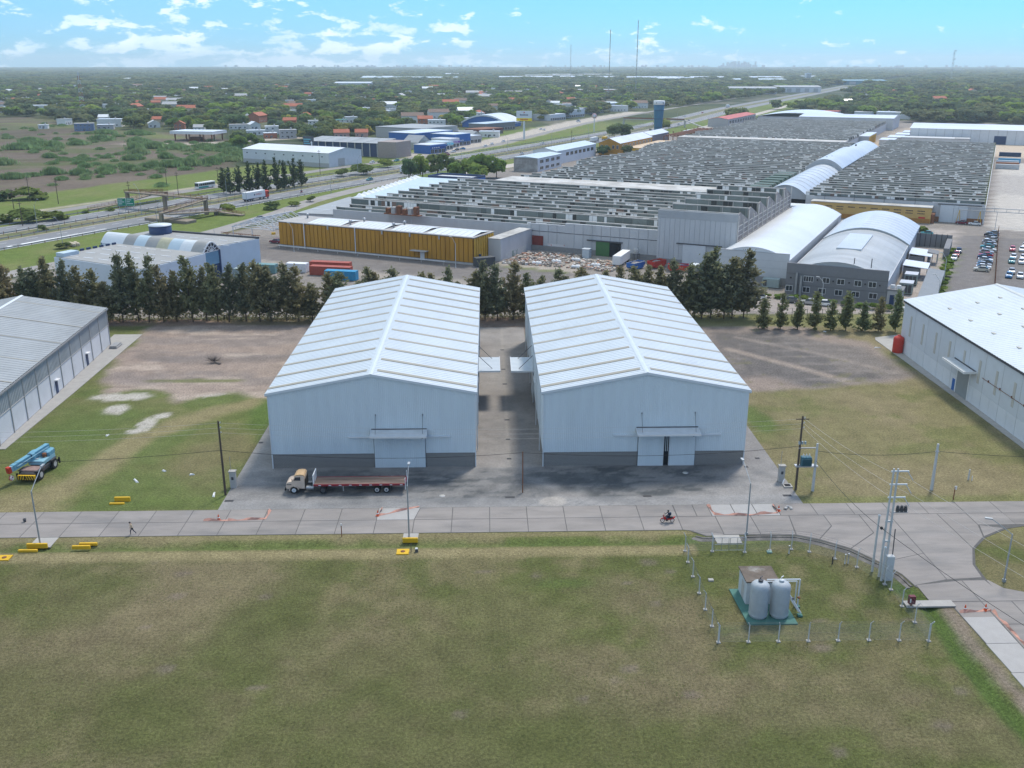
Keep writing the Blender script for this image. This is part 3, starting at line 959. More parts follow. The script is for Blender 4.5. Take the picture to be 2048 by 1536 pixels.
# ------------------------------------------------------------------ the two white warehouses
WH_W, WH_D, WH_E, WH_R = 29.7, 67.6, 11.6, 14.35
def top_z(x):
 return WH_E + (WH_R - WH_E) * (1 - abs(x - WH_W / 2) / (WH_W / 2))
def warehouse(label, x0, y0, doors, gap_open, side):
 root = thing('warehouse', label, 'warehouse', (x0, y0, 0), 0, 'new white warehouses')
 W, D, E, Rz = WH_W, WH_D, WH_E, WH_R
 bz = 2.25
 d0, d1, dh = doors
 # block plinth, broken at the door; every fourth course shows as a joint
 blk = MB()
 for a0, a1 in ((0, d0), (d1, W)):
  blk.box(a0, a1, -.02, .2, 0, bz)
 for a in (0, W - .2):
  blk.box(a, a + .2, .2, D, 0, bz)
 blk.box(.2, W - .2, D - .2, D, 0, bz)
 pl = blk.build('plinth', M_BLOCK, root)
 jt = MB()
 for k in range(1, 11):
  z = k * bz / 11
  for a0, a1 in ((0, d0), (d1, W)):
   jt.box(a0 + .01, a1 - .01, -.032, -.018, z - .018, z + .018)
 k = 0
 for r in range(11):
  z = r * bz / 11
  a = .4 if r % 2 else .2
  while a < W - .1:
   if not (d0 - .1 < a < d1 + .1):
    jt.box(a - .014, a + .014, -.03, -.018, z + .014, z + bz / 11 - .014)
   a += .4
 j = jt.build('mortar_joint', mat('mortar', (.12, .115, .11), .95, .1), pl)
 j['kind'] = 'stuff'
 # ribbed siding
 def sheet_front(y, off):
  b = MB()
  ribs(b, 0, W, .27, .045, lambda x, o: ((x, y + off * o, bz), (x, y + off * o, top_z(x))))
  return b
 b = sheet_front(-.06, -1)
 b.raw([(0, -.05, bz), (W, -.05, bz), (W, .1, bz), (0, .1, bz)], [(0, 3, 2, 1)])
 b.build('siding', M_WHITE, root)
 sheet_front(D + .05, 1).build('siding', M_WHITE, root)
 for x, s in ((-.03, -1), (W + .03, 1)):
  b = MB()
  ribs(b, 0, D, .27, .045, lambda y, o: ((x + s * o, y, bz), (x + s * o, y, E)))
  b.build('siding', M_WHITE, root)
 core = MB()
 core.extr([(.25, .05), (W - .25, .05), (W - .25, E - .05), (W / 2, Rz - .1), (.25, E - .05)], .8 if gap_open else .25, D - .25)
 core.build('lining', M_DARK if gap_open else M_WHITE, root)
 # roof: ribbed sheets running down each slope, skylight strips, ridge cap, edge trims
 for s in (0, 1):
  b = MB()
  ex = -.35 if s == 0 else W + .35
  ez = E - .35 * (Rz - E) / (W / 2)
  def ln(y, o):
   return ((ex, y, ez + .10 + o), (W / 2, y, Rz + .10 + o)) if s == 1 else ((W / 2, y, Rz + .10 + o), (ex, y, ez + .10 + o))
  ribs(b, -.25, D + .25, .80, .055, ln)
  b.face([ln(-.25, -.07)[0], ln(-.25, -.07)[1], ln(D + .25, -.07)[1], ln(D + .25, -.07)[0]][::-1])
  b.build('roof', M_ROOFW, root)
  for k in range(12):
   y = 1.75 + k * 5.66
   q = MB()
   x_in = W / 2 + (.75 if s else -.75)
   z_in = top_z(x_in) + .175
   e2 = W + .3 if s else -.3
   z_e = ez + .19
   pts = [(e2, y, z_e), (e2, y + .86, z_e), (x_in, y + .86, z_in), (x_in, y, z_in)]
   if s: pts = pts[::-1][::-1]
   q.face(pts if s else pts[::-1])
   q.face([(p[0], p[1], p[2] - .03) for p in (pts[::-1] if s else pts)])
   q.face([pts[0], pts[3], (pts[3][0], pts[3][1], pts[3][2] - .05), (pts[0][0], pts[0][1], pts[0][2] - .05)])
   q.build('skylight', M_SKYL, root)
 cap = MB()
 sl = (Rz - E) / (W / 2)
 cap.extr([(W / 2 - .34, Rz - .34 * sl + .165), (W / 2, Rz + .20), (W / 2 + .34, Rz - .34 * sl + .165), (W / 2, Rz + .15)], -.3, D + .3)
 cap.build('ridge_cap', mat('ridge_sheet', (.53, .575, .60), .45, .05), root)
 for y in (-.30, D + .18):
  v = MB()
  for s in (-1, 1):
   xe = W / 2 + s * (W / 2 + .38)
   ze = E - .38 * sl
   p = [(xe, y, ze - .22), (xe, y, ze + .16), (W / 2, y, Rz + .18), (W / 2, y, Rz - .2)]
   if s > 0: p = p[::-1]
   q = [(a, c + .12, d) for a, c, d in p]
   v.raw(p + q, [(0, 1, 2, 3), (7, 6, 5, 4), (0, 4, 5, 1), (1, 5, 6, 2), (2, 6, 7, 3), (3, 7, 4, 0)])
  v.build('verge_trim', M_TRIM, root)
 for s, x in ((-1, -.35), (1, W + .12)):
  MB().box(x, x + .23, -.2, D + .2, E - .38, E - .06).build('gutter', M_STEEL, root)
  for y in range(6, 66, 11):
   MB().tube((x + .12, y, .1), (x + .12, y, E - .3), .07, n=6).build('downpipe', M_TRIM, root)
 for x in (-.09, W - .05):
  MB().box(x, x + .14, -.14, .06, .0, E - .05).build('corner_trim', M_TRIM, root)
 # sliding doors on a rail under a hung canopy
 leaves = [(d0, d1)] if not gap_open else [(d0, gap_open[0]), (gap_open[1], d1)]
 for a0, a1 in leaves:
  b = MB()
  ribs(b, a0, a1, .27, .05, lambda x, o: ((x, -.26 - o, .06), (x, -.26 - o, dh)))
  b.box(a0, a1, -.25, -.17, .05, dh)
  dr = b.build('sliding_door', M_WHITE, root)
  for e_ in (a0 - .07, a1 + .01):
   MB().box(e_, e_ + .06, -.12, -.06, .05, dh).build('door_edge_shadow', M_DKSTEEL, root)  # thin dark strip stands in for the shadow along each door edge
  if gap_open:
   MB().box(a0 + .03, a1 - .03, -.33, -.255, .05, .2).build('bottom_rail', M_TRIM, dr)
   ed = a1 - .14 if a0 == d0 else a0
   MB().box(ed, ed + .14, -.335, -.255, .2, dh).build('edge_trim', M_TRIM, dr)
 if gap_open:
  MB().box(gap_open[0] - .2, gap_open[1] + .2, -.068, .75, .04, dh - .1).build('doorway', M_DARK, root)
 MB().box(d0 - 3.7, d1 + 3.7, -.34, -.08, dh + .02, dh + .2).build('door_rail', M_TRIM, root)
 c0, c1, cz, cd = d0 - .35, d1 + .3, dh + 1.15, 2.1
 cp = MB()
 cp.raw([(c0, -.1, cz), (c1, -.1, cz), (c1, -cd, cz - .35), (c0, -cd, cz - .35)] + [(c0, -.1, cz + .08), (c1, -.1, cz + .08), (c1, -cd, cz - .27), (c0, -cd, cz - .27)], [(0, 1, 2, 3), (7, 6, 5, 4), (0, 4, 5, 1), (1, 5, 6, 2), (2, 6, 7, 3), (3, 7, 4, 0)])
 can = cp.build('canopy', mat('canopy_sheet', (.52, .54, .545), .5, .12, .8, stretch=(1, 1, 1)), root)
 MB().box(c0 - .06, c1 + .06, -cd - .09, -cd + .01, cz - .48, cz - .22).build('fascia', M_WHITEP, can)
 MB().box(c0, c1, -.14, -.07, cz + .05, cz + .22).build('flashing', M_DKSTEEL, can)
 for a in (c0 - .08, c1):
  e = MB()
  e.raw([(a, -.1, cz - .1), (a + .08, -.1, cz - .1), (a + .08, -cd, cz - .45), (a, -cd, cz - .45), (a, -.1, cz + .12), (a + .08, -.1, cz + .12), (a + .08, -cd, cz - .23), (a, -cd, cz - .23)], [(0, 1, 2, 3), (7, 6, 5, 4), (0, 4, 5, 1), (1, 5, 6, 2), (2, 6, 7, 3), (3, 7, 4, 0)])
  e.build('side_trim', M_TRIM, can)
 for a in (c0 + .7, c1 - .55):
  MB().tube((a, -.12, cz + 2.3), (a, -1.45, cz - .12), .03, n=5).build('stay', M_DKSTEEL, can)
  MB().box(a - .06, a + .06, -.16, -.05, cz + 2.25, cz + 2.45).build('bracket', M_DKSTEEL, can)
 MB().box(d1 - .45, d1 - .25, -.62, -.34, dh - .02, dh + .12).build('lamp', M_DKSTEEL, root)
 # side door with its own canopy over the lane
 s = 1 if side == 'E' else -1
 wx = W + .05 if side == 'E' else -.05
 b = MB().box(min(wx, wx + s * .16), max(wx, wx + s * .16), 28.2, 34.8, .05, 4.9)
 b.build('side_door', M_WHITE, root)
 xa, xb = wx + s * .05, wx + s * 3.9
 cp = MB().box(min(xa, xb), max(xa, xb), 27.3, 35.6, 6.0, 6.1)
 ribs(cp, 27.3, 35.6, .8, .05, (lambda y, o: ((xa, y, 6.105 + o), (xb, y, 6.105 + o))) if s < 0 else (lambda y, o: ((xb, y, 6.105 + o), (xa, y, 6.105 + o))))
 can = cp.build('side_canopy', M_ROOFW, root)
 MB().box(min(xa, xb), max(xa, xb), 27.18, 27.3, 5.9, 6.2).build('fascia', M_TRIM, can)
 MB().box(min(xb, xb + s * .1), max(xb, xb + s * .1), 27.2, 35.7, 5.9, 6.2).build('fascia', M_TRIM, can)
 for y in (28.6, 34.6):
  MB().tube((wx + s * .1, y, 8.6), (wx + s * 2.6, y, 6.15), .05, n=5).build('stay', M_DKSTEEL, can)
 MB().box(min(wx, wx + s * .2), max(wx, wx + s * .2), 23.5, 39.5, 5.0, 5.2).build('door_rail', M_TRIM, root)
 for y in (14, 20, 44, 50, 56):
  MB().box(min(wx, wx + s * .1), max(wx, wx + s * .1), y, y + .12, bz, E - .4).build('seam', M_TRIM, root)
 return root
warehouse('white gabled warehouse with its wide front door shut, flatbed truck parked before it', -31.7, 131.6, (14.95, 22.35, 4.75), None, 'E')
warehouse('white gabled warehouse with a dark gap between its two front door leaves', 7.95, 131.4, (13.95, 22.35, 4.75), (17.72, 18.5), 'W')
# ------------------------------------------------------------------ old warehouse at the west edge
def west_warehouse():
 x1, y1, L = -78.2, 62.0, 137.0
 rz = math.atan2(3.3, 137 * .98)
 root = thing('warehouse', 'old grey-roofed warehouse with white lower panels at the west edge of the estate', 'warehouse', (-76.6 + .0, 150.0, 0), rad(3.9))
 # local frame: y along the wall (north positive), x to the east; wall at x = 0
 S, N, W = -90.0, 48.5, 33.0
 E, Rz, bz = 8.0, 10.9, 4.3
 b = MB().extr([(-W, 0), (-.1, 0), (-.1, E - .05), (-W / 2, Rz - .06), (-W, E - .05)], S, N)
 b.build('wall', M_WALLW, root)
 n = 24
 for k in range(n):
  y = N - 5.72 * k
  y0 = max(S, y - 5.72)
  MB().box(-.1, .02, y0 + .08, y - .08, .15, bz).build('wall_panel', M_WALLW, root)
  MB().box(-.12, .16, y - .10, y + .10, 0, E - .1).build('pilaster', M_CONCG, root)
  c = MB()
  ribs(c, y0 + .1, y - .1, .6, .06, lambda a, o: ((.02 + o, a, bz + .03), (.02 + o, a, E - .1)))
  c.build('upper_sheet', M_GREYSHEET, root)
 MB().box(-.05, .12, S, N, bz - .02, bz + .10).build('ledge', M_CONCG, root)
 sl = (Rz - E) / (W / 2)
 for s in (0, 1):
  r = MB()
  ex = .35 if s else -W - .35
  ez = E - .35 * sl
  fn = (lambda y, o: ((ex, y, ez + .08 + o), (-W / 2, y, Rz + .08 + o))) if s else (lambda y, o: ((-W / 2, y, Rz + .08 + o), (ex, y, ez + .08 + o)))
  ribs(r, S, N + .3, 1.1, .07, fn)
  r.build('roof', M_GREYROOF, root)
  if s:
   for k in range(12):
    y = N - 4.5 - k * 11.4
    t = MB().face([(.3, y, ez + .175), (.3, y + .28, ez + .175), (-W / 2 + .4, y + .28, Rz + .09), (-W / 2 + .4, y, Rz + .09)][::1])
    t.build('skylight', M_SKYL, root)
 MB().extr([(-W / 2 - .4, Rz + .08), (-W / 2, Rz + .22), (-W / 2 + .4, Rz + .08), (-W / 2, Rz + .16)], S, N + .35).build('ridge_cap', M_TRIM, root)
 MB().box(-W - .3, .3, N + .3, N + .42, E - .5, E - .1).build('verge_trim', M_DKSTEEL, root)
 MB().box(.28, .5, S, N + .2, E - .35, E - .1).build('gutter', M_STEEL, root)
 for y in (16.3, 33.3):
  d = MB().box(-.02, .12, y, y + 1.0, .1, 2.3).build('door', M_NAVY, root)
  MB().box(.0, .65, y - .1, y + 1.2, 2.55, 2.68).build('hood', M_WHITEP, d)
 d = MB()
 for k in range(5):
  d.tube((.5 + .28 * k, N - 3.2, .16 + .1 * (k % 2)), (.4 + .28 * k, N - .2, .16 + .1 * (k % 2)), .16, n=7)
 return root
west_warehouse()
# ------------------------------------------------------------------ panelled warehouse at the east edge
def east_warehouse():
 root = thing('warehouse', 'white panelled warehouse with black eaves beside the red cistern', 'warehouse', (84.1, 150, 0), rad(-1.6))
 S, N, W = -62.0, 40.2, 36.5
 E, Rz = 10.7, 13.9
 MB().extr([(.1, 0), (W, 0), (W, E - .05), (W / 2, Rz - .06), (.1, E - .05)], S, N).build('wall', M_WALLW, root)
 m_p = mat('panel_white', (.52, .545, .565), .75, .05, .6, rnd=.03)
 m_l = mat('panel_low', (.60, .62, .635), .75, .04, .6, rnd=.03)
 m_v = mat('vent_beige', (.44, .42, .37), .8, .08)
 for k in range(17):
  y = N - 6.05 * k
  y0 = max(S, y - 6.05)
  MB().box(-.04, .1, y0 + .06, y - .06, 3.0 + .02, E - .45).build('wall_panel', m_p, root)
  MB().box(-.055, .1, y0 + .06, y - 3.06, .1, 3.0).build('wall_panel', m_l, root)
  MB().box(-.055, .1, y - 3.0, y - .06, .1, 3.0).build('wall_panel', m_l, root)
  MB().box(-.01, .1, y - .06, y + .06, 0, E - .45).build('joint', M_CONCG, root)
  v = MB().box(-.10, .0, y - 4.55, y - 3.85, 4.2, 8.3).build('vent', m_v, root)
 MB().box(-.32, .02, S, N + .2, E - .48, E - .08).build('gutter', M_DKSTEEL, root)
 MB().box(-.3, W + .3, N + .12, N + .3, E - .5, E - .1).build('verge_trim', M_DKSTEEL, root)
 sl = (Rz - E) / (W / 2)
 for s in (0, 1):
  r = MB()
  ex = W + .35 if s else -.38
  ez = E - .35 * sl
  fn = (lambda y, o: ((ex, y, ez + .06 + o), (W / 2, y, Rz + .06 + o))) if s else (lambda y, o: ((W / 2, y, Rz + .06 + o), (ex, y, ez + .06 + o)))
  ribs(r, S, N + .35, .9, .05, fn)
  r.build('roof', M_ROOFW, root)
  for k in range(5):
   y = N - 12 - k * 9
   q = MB()
   for t in (.25, .55, .8):
    x = ex + (W / 2 - ex) * t
    z = ez + (Rz - ez) * t + .14
    q.box(x - .25, x + .25, y + t * 3, y + t * 3 + .9, z - .1, z + .06)
   p = q.build('roof_vent', m_v, root)
   p['kind'] = 'stuff'
 MB().extr([(W / 2 - .5, Rz + .05), (W / 2, Rz + .2), (W / 2 + .5, Rz + .05), (W / 2, Rz + .1)], S, N + .4).build('ridge_cap', mat('ridge_grey', (.5, .52, .5), .6), root)
 # roller door, its canopy and the blue wicket
 y0, y1 = 8.7, 13.2
 d = MB()
 for k in range(24):
  d.box(-.14, .02, y0, y1, .1 + k * .2, .1 + k * .2 + .185)
 d.build('roller_door', mat('shutter_grey', (.26, .28, .28), .55, .08), root)
 MB().box(-.2, .02, y0 - .25, y0, .05, 5.1).build('door_frame', M_WHITEP, root)
 MB().box(-.2, .02, y1, y1 + .25, .05, 5.1).build('door_frame', M_WHITEP, root)
 c = MB().box(-2.2, -.04, 6.6, 15.4, 5.75, 5.85).build('canopy', mat('canopy_sheet', (.5, .5, .5)), root)
 MB().box(-2.3, -2.2, 6.5, 15.5, 5.6, 6.0).build('fascia', M_WHITEP, c)
 MB().box(-2.2, -.04, 6.5, 6.6, 5.6, 6.0).build('fascia', M_WHITEP, c)
 MB().box(-2.2, -.04, 15.4, 15.5, 5.6, 6.0).build('fascia', M_WHITEP, c)
 MB().box(-.16, .0, 6.8, 15.2, 5.86, 6.05).build('flashing', M_DKSTEEL, c)
 MB().box(-.10, .0, 13.9, 14.9, .1, 2.25).build('wicket', M_BLUE, root)
 g = MB().tube((-.2, -20, 5.7), (-.2, 4.2, 5.7), .045, n=6).build('gas_pipe', M_RUST, root)
 for y in range(-18, 6, 4):
  MB().box(-.26, .0, y - .03, y + .03, 5.55, 5.95).build('pipe_bracket', M_RUST, g)
east_warehouse()
t = thing('water_cistern', 'red plastic water cistern at the back corner of the panelled warehouse', 'water tank', (84.2, 188.6, .09))
MB().lathe([(.0, 0), (1.0, 0), (1.05, .1), (1.05, 2.9), (.95, 3.2), (.35, 3.5)], n=18).build('tank', M_REDP, t)
MB().lathe([(.0, 3.48), (.38, 3.48), (.38, 3.62), (.0, 3.66)], n=12).build('lid', M_REDP, t)
b = MB()
for k in range(5):
 b.lathe([(1.06, .4 + k * .52), (1.09, .44 + k * .52), (1.06, .48 + k * .52)], n=18)
b.build('hoop', M_REDP, t)
# stack of pipes behind the old warehouse
t = thing('pipe_stack', 'small stack of grey pipes at the corner of the old grey-roofed warehouse', 'pipes', (-78.2, 196.8, .09), 0)
for k in range(5):
 MB().tube((.35 * k - .7, -1.6, .17), (.35 * k - .7, 1.6, .17), .16, n=8).build('pipe', M_STEEL, t)
for k in range(4):
 MB().tube((.35 * k - .52, -1.6, .46), (.35 * k - .52, 1.6, .46), .16, n=8).build('pipe', M_STEEL, t)
# ------------------------------------------------------------------ the factory: sawtooth halls
M_PG = mat('pane_grey_green', (.165, .195, .182), .35, .18, .4, spec=.5)
M_PG2 = mat('pane_dark_green', (.098, .122, .114), .35, .18, .4, spec=.5)
M_PW = mat('pane_white', (.76, .76, .73), .5, .08, .5)
M_PD = mat('pane_dark', (.035, .040, .040), .3, .3, .4)
M_PB = mat('pane_brown', (.19, .125, .095), .6, .2, .4)
M_SAWR = mat('sawtooth_roof', (.32, .305, .28), .85, .16, .3, alt=(.23, .22, .20))
M_CAP = mat('sawtooth_cap', (.47, .46, .435), .75, .16, .3, alt=(.33, .315, .285))
M_FWALL = mat('factory_wall', (.47, .475, .48), .7, .07, .4, stretch=(1, 1, .25), alt=(.40, .405, .405), altfac=(.55, .72))
M_FWALL2 = mat('factory_band', (.36, .37, .38), .7, .08, .4)
M_POST = mat('pale_post', (.52, .49, .45), .85, .1)
M_BRICKW = mat('grey_side_wall', (.30, .275, .255), .9, .14, .8, alt=(.22, .20, .19))
M_SILV = mat('silver_roof', (.52, .545, .555), .35, .08, .12, spec=.5, alt=(.43, .45, .46), altfac=(.5, .7))
PANES = [M_PG, M_PG2, M_PW, M_PD, M_PB]
_pane_mesh = {}
def pane_mesh(mi):
 if mi not in _pane_mesh:
  b = MB().box(0, 1, -.07, 0, 0, 1)
  me = bpy.data.meshes.new('pane')
  me.from_pydata(b.v, [], b.f)
  me.materials.append(PANES[mi])
  _pane_mesh[mi] = me
 return _pane_mesh[mi]
def pane_runs(rr, length, white):
 """irregular runs of like panes along a row"""
 a, out = .15, []
 while a < length - .4:
  t = rr.random()
  if t < white: w, mi = rr.uniform(.7, 1.5), 2
  elif t < white + .16: w, mi = rr.uniform(.8, 2.2), 3
  elif t < white + .19: w, mi = rr.uniform(1, 3), 4
  elif t < white + .42: w, mi = rr.uniform(1.2, 4.5), 1
  else: w, mi = rr.uniform(1.5, 5.0), 0
  w = min(w, length - .15 - a)
  out.append((a, w, mi))
  a += w + .12
 return out
def sawtooth(root, rows, own=0, seed=1, white=.22, panelroof=None):
 """rows: (u0, u1, v, pitch, zlo, zhi) in the local frame; glazing looks to -v"""
 rr = random.Random(seed)
 left = own
 for (u0, u1, v, p, zl, zh) in rows:
  L = u1 - u0
  b = MB()
  b.raw([(u0, v, zl), (u1, v, zl), (u1, v, zh), (u0, v, zh), (u0, v + p, zl), (u1, v + p, zl), (u0, v + .35, zh + .02), (u1, v + .35, zh + .02)],
    [(1, 0, 3, 2), (3, 2, 7, 6), (6, 7, 5, 4), (0, 4, 6, 3), (1, 2, 7, 5)])
  row = b.build('roof_bay', panelroof or M_SAWR, root)
  MB().box(u0 - .1, u1 + .1, v - .16, v + .4, zh - .12, zh + .17).build('ridge_cap', M_CAP, row)
  runs = pane_runs(rr, L, white)
  g = MB()
  gh = zh - .15 - zl
  for a, w, mi in runs:
   if left > 0:
    o = link('pane', pane_mesh(mi), row, (u0 + a, v - .01, zl + .08))
    o.scale = (w, 1, gh - .1)
    left -= 1
   else:
    g.box(u0 + a, u0 + a + w, v - .08, v - .01, zl + .08, zl + gh - .02, mi)
  if g.v:
   q = g.build('glazing', PANES, row)
   q['kind'] = 'stuff'
  if p > 9:
   for k in range(int(L / 6) + 1):
    MB().box(u0 + k * L / max(1, int(L / 6)) - .12, u0 + k * L / max(1, int(L / 6)) + .12, v - .2, v - .08, zl, zh).build('mullion', M_CAP, row)
def F(u, v, z=0.0):
 return FW(u, v, z)
# front sheds, low bays
rt = thing('factory_hall', 'long sawtooth-roofed factory hall with white front wall and tall east end block', 'factory', F(0, 0), FA)
H1 = 8.0
def rwall(name, u0, u1, v0, v1, z0, z1, m, parent=rt):
 return MB().box(u0, u1, v0, v1, z0, z1).build(name, m, parent)
rwall('front_wall', -1, 75, 31, 31.4, 0, 7.9, M_FWALL)
rwall('front_wall', 75, 88, 30.6, 31.2, 0, 8.4, M_FWALL)
rwall('front_wall', 88, 118.8, 30.2, 31.0, 0, 9.2, M_FWALL)
rwall('wall_joint', 88, 118.8, 30.12, 30.22, 6.0, 6.15, M_DKSTEEL)
rwall('wall_joint', 75, 88, 30.5, 30.62, 6.0, 6.15, M_DKSTEEL)
for k in range(15):
 rwall('wall_seam', 76 + k * 3, 76.12 + k * 3, 30.1 if k > 4 else 30.5, 30.25 if k > 4 else 30.65, .1, 8.3 if k < 5 else 9.1, M_FWALL2)
rwall('plinth', 75.2, 118.7, 30.0, 30.6, 0, 1.6, mat('dark_plinth', (.24, .235, .23), .9, .15, 1))
rwall('west_wall', -6, -5.6, 45, 138, 0, 6.2, M_FWALL)
rwall('west_wall', -1, -.6, 31.4, 45, 0, 7.6, M_FWALL)
rwall('hall_core', -5.5, 118.5, 45, 138, 0, 6.1, M_FWALL)
rwall('hall_core', -.5, 118.5, 31.5, 45, 0, 6.1, M_FWALL)
rows = []
for k in range(13):
 v = 33.2 + k * 8.05
 rows.append((-1 if k < 2 else -6, 118.6, v, 8.0, 6.1, 8.3 + (.9 if k == 2 else 0) + (.15 if k % 3 == 0 else 0)))
sawtooth(rt, rows, own=290, seed=5, white=.30)
# flat strip behind and the second range of bays
rwall('flat_roof', 8, 124, 138.2, 156, 0, 7.6, M_CAP)
rwall('hall_core', 12.5, 123.4, 156.2, 428, 0, 6.0, M_FWALL)
rows = [(12 + (4 if 5 < k < 9 else 0) + 4 * math.sin(k * .45), 123.6, 157 + k * 8.2, 8.15, 6.0, 8.3) for k in range(33)]
sawtooth(rt, rows, seed=9, white=.36)
for k in range(7):
 MB().box(116, 123.8, 158 + k * 9.5, 163.5 + k * 9.5, 5.9, 8.55).build('green_gable', mat('green_sheet', (.045, .085, .06), .6, .15), rt)
# tall east block
TZ = 15.9
rwall('front_wall', 119, 142.4, 27, 27.5, 0, 13.6, M_FWALL)
rwall('front_band', 118.9, 142.5, 26.9, 27.5, 13.6, TZ - .1, M_FWALL2)
rwall('tall_core', 119.1, 142.0, 27.5, 106, 0, 12.6, M_FWALL)
for k in range(16):
 rwall('wall_seam', 119.6 + k * 1.5, 119.68 + k * 1.5, 26.94, 27.02, 1.8, 13.5, M_FWALL2)
rwall('plinth', 119, 142.4, 26.85, 27.1, 0, 1.6, mat('dark_plinth', (.24, .235, .23)))
rows = [(119.2, 142.2, 27.6 + k * 13.0, 12.9, 12.6, TZ) for k in range(6)]
sawtooth(rt, rows, seed=13, white=.12)
sw = MB()
for k in range(6):
 v = 27.4 + k * 13.0
 sw.raw([(142.15, v, 6), (142.15, v + 13, 6), (142.15, v + 13, 12.7), (142.15, v + 2.4, TZ + .2), (142.15, v, TZ - .2)] + [(142.5, v, 6), (142.5, v + 13, 6), (142.5, v + 13, 12.7), (142.5, v + 2.4, TZ + .2), (142.5, v, TZ - .2)],
   [(0, 1, 2, 3, 4), (9, 8, 7, 6, 5), (0, 4, 9, 5), (4, 3, 8, 9), (3, 2, 7, 8)])
sw.box(142.15, 142.5, 27.4, 105.4, 0, 6)
sw.build('side_wall', M_BRICKW, rt)
for k in range(13):
 v = 27.4 + k * 6.5
 MB().box(142.5, 142.75, v - .16, v + .16, 0, 15.4 if k % 2 == 0 else 13.6).build('side_post', M_POST, rt)
for z in (8.0, 9.4, 10.8, 12.2):
 rwall('side_rail', 142.5, 142.62, 27.5, 105.3, z, z + .18, M_POST)
# doors in the front wall
rwall('sliding_door', 76.6, 80.4, 30.3, 30.48, .05, 4.6, mat('oxide_red', (.19, .035, .03), .7, .15))
rwall('green_door', 98.6, 103.0, 29.75, 29.95, .05, 4.4, mat('faded_green_door', (.06, .15, .055), .7, .12))
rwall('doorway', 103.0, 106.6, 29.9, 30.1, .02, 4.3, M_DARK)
rwall('door_rail', 95.5, 107.2, 29.6, 30.0, 4.45, 4.75, M_DKSTEEL)
rwall('door_rail', 125.0, 138.5, 26.5, 26.9, 6.3, 6.55, M_DKSTEEL)
rwall('sliding_door', 127.0, 133.8, 26.65, 26.85, .05, 6.25, M_WALLW)
rwall('graffiti', 82, 97, 30.42, 30.47, .1, 2.4, mat('graffiti_wall', (.60, .58, .57), .8, .1, 1, alt=(.45, .10, .10), altfac=(.56, .62)))
# plant on the low roof
e = thing('rooftop_plant', 'rusty air plant standing on a frame against the white wall over the ochre building', 'machinery', F(29.5, 28.6, 8.2), FA)
MB().box(-7, 7, -1.0, 1.0, 0, .3).build('frame', M_RUST, e)
for k in range(6):
 MB().bev(-6.4 + k * 2.2, -4.9 + k * 2.2, -.8, .8, .3, 2.0 + .5 * (k % 3), .08).build('unit', [M_RUST, M_CONCG, M_RUST][k % 3], e)
for k in range(4):
 MB().tube((-6 + k * 4, -.9, .3), (-6 + k * 4, -.9, 2.9), .07).build('post', M_RUST, e)
# third range far behind
rt2 = thing('factory_hall', 'far range of sawtooth bays between the grey flat strip and the white end halls', 'factory', F(0, 0), FA)
MB().box(3, 116, 430.5, 447, 0, 7.7).build('flat_roof', M_CAP, rt2)
MB().box(4, 115, 447, 692, 0, 6.0).build('hall_core', M_FWALL, rt2)
sawtooth(rt2, [(4 + 3 * math.sin(k), 115, 448 + k * 8.1, 8.0, 6.0, 8.3) for k in range(30)], seed=17, white=.38)
for k in range(40):
 q = R.uniform(8, 110), R.uniform(450, 680)
# east sawtooth range with its ochre office
rt3 = thing('factory_hall', 'square sawtooth-roofed hall with tall white doors behind the ochre office', 'factory', F(0, 0), FA)
MB().box(141, 204.6, 150.0, 470, 0, 5.7).build('hall_core', M_FWALL, rt3)
MB().box(140.6, 204.8, 149.6, 150.0, 0, 7.2).build('front_wall', M_FWALL, rt3)
sawtooth(rt3, [(140.2, 204.4, 151.0 + k * 8.3, 8.25, 5.7, 8.2) for k in range(38)], seed=21, white=.33)
MB().box(204.6, 205.1, 150, 470, 0, 6.0).build('side_wall', M_WALLW, rt3)
for k in range(38):
 MB().box(203.2, 204.9, 151 + k * 8.3, 152.2 + k * 8.3, 5.9, 8.35).build('olive_gable', mat('olive_sheet', (.16, .17, .075), .7, .15), rt3)
for a0, a1 in ((189.8, 194.4), (194.5, 199.2)):
 MB().box(a0, a1, 149.2, 149.58, .05, 6.4).build('tall_door', M_TRIM, rt3)
MB().box(188.8, 203.8, 149.1, 149.5, 6.5, 6.75).build('door_rail', M_DKSTEEL, rt3)
for a0, a1 in ((187.6, 189.7), (199.3, 204.6)):
 MB().box(a0, a1, 149.4, 149.6, .0, 1.9).build('brown_plinth', mat('brown_brick', (.26, .12, .06), .85, .15), rt3)
of = thing('office_block', 'long ochre two-storey office with a band of small windows under the sawtooth hall', 'building', F(143.8, 143.0), FA)
M_OCH = mat('ochre_render', (.52, .34, .12), .85, .08, .6)
MB().box(0, 43.4, 0, 6.4, 0, 5.7).build('wall', M_OCH, of)
MB().box(-.2, 43.6, -.2, 6.5, 5.7, 5.95).build('roof', M_CAP, of)
MB().box(0.2, 43.2, -.12, .0, 0, 1.7).build('base_band', mat('ochre_dark', (.36, .17, .04), .85, .15, 1), of)
for k in range(10):
 window(of, 'S', 1.2 + k * 4.15, 4.1, 2.7, .55, 43.4, 6.4, M_OCH, mull=4)
 if k in (1, 2, 6, 7, 8, 9):
  window(of, 'S', 1.2 + k * 4.15, 3.2, 2.7, .5, 43.4, 6.4, M_OCH, mull=4)
MB().box(39.2, 41.5, -.1, .02, .05, 2.3).build('red_door', M_REDP, of)
MB().box(43.42, 44.6, .5, 6.4, 0, 3.4).build('porch', M_RUST, of)
for k in range(4):
 MB().tube((4 + k * 11.0, 6.1, 5.9), (4 + k * 11.0, 6.1, 8.4), .08).build('pipe_post', M_DKSTEEL, of)
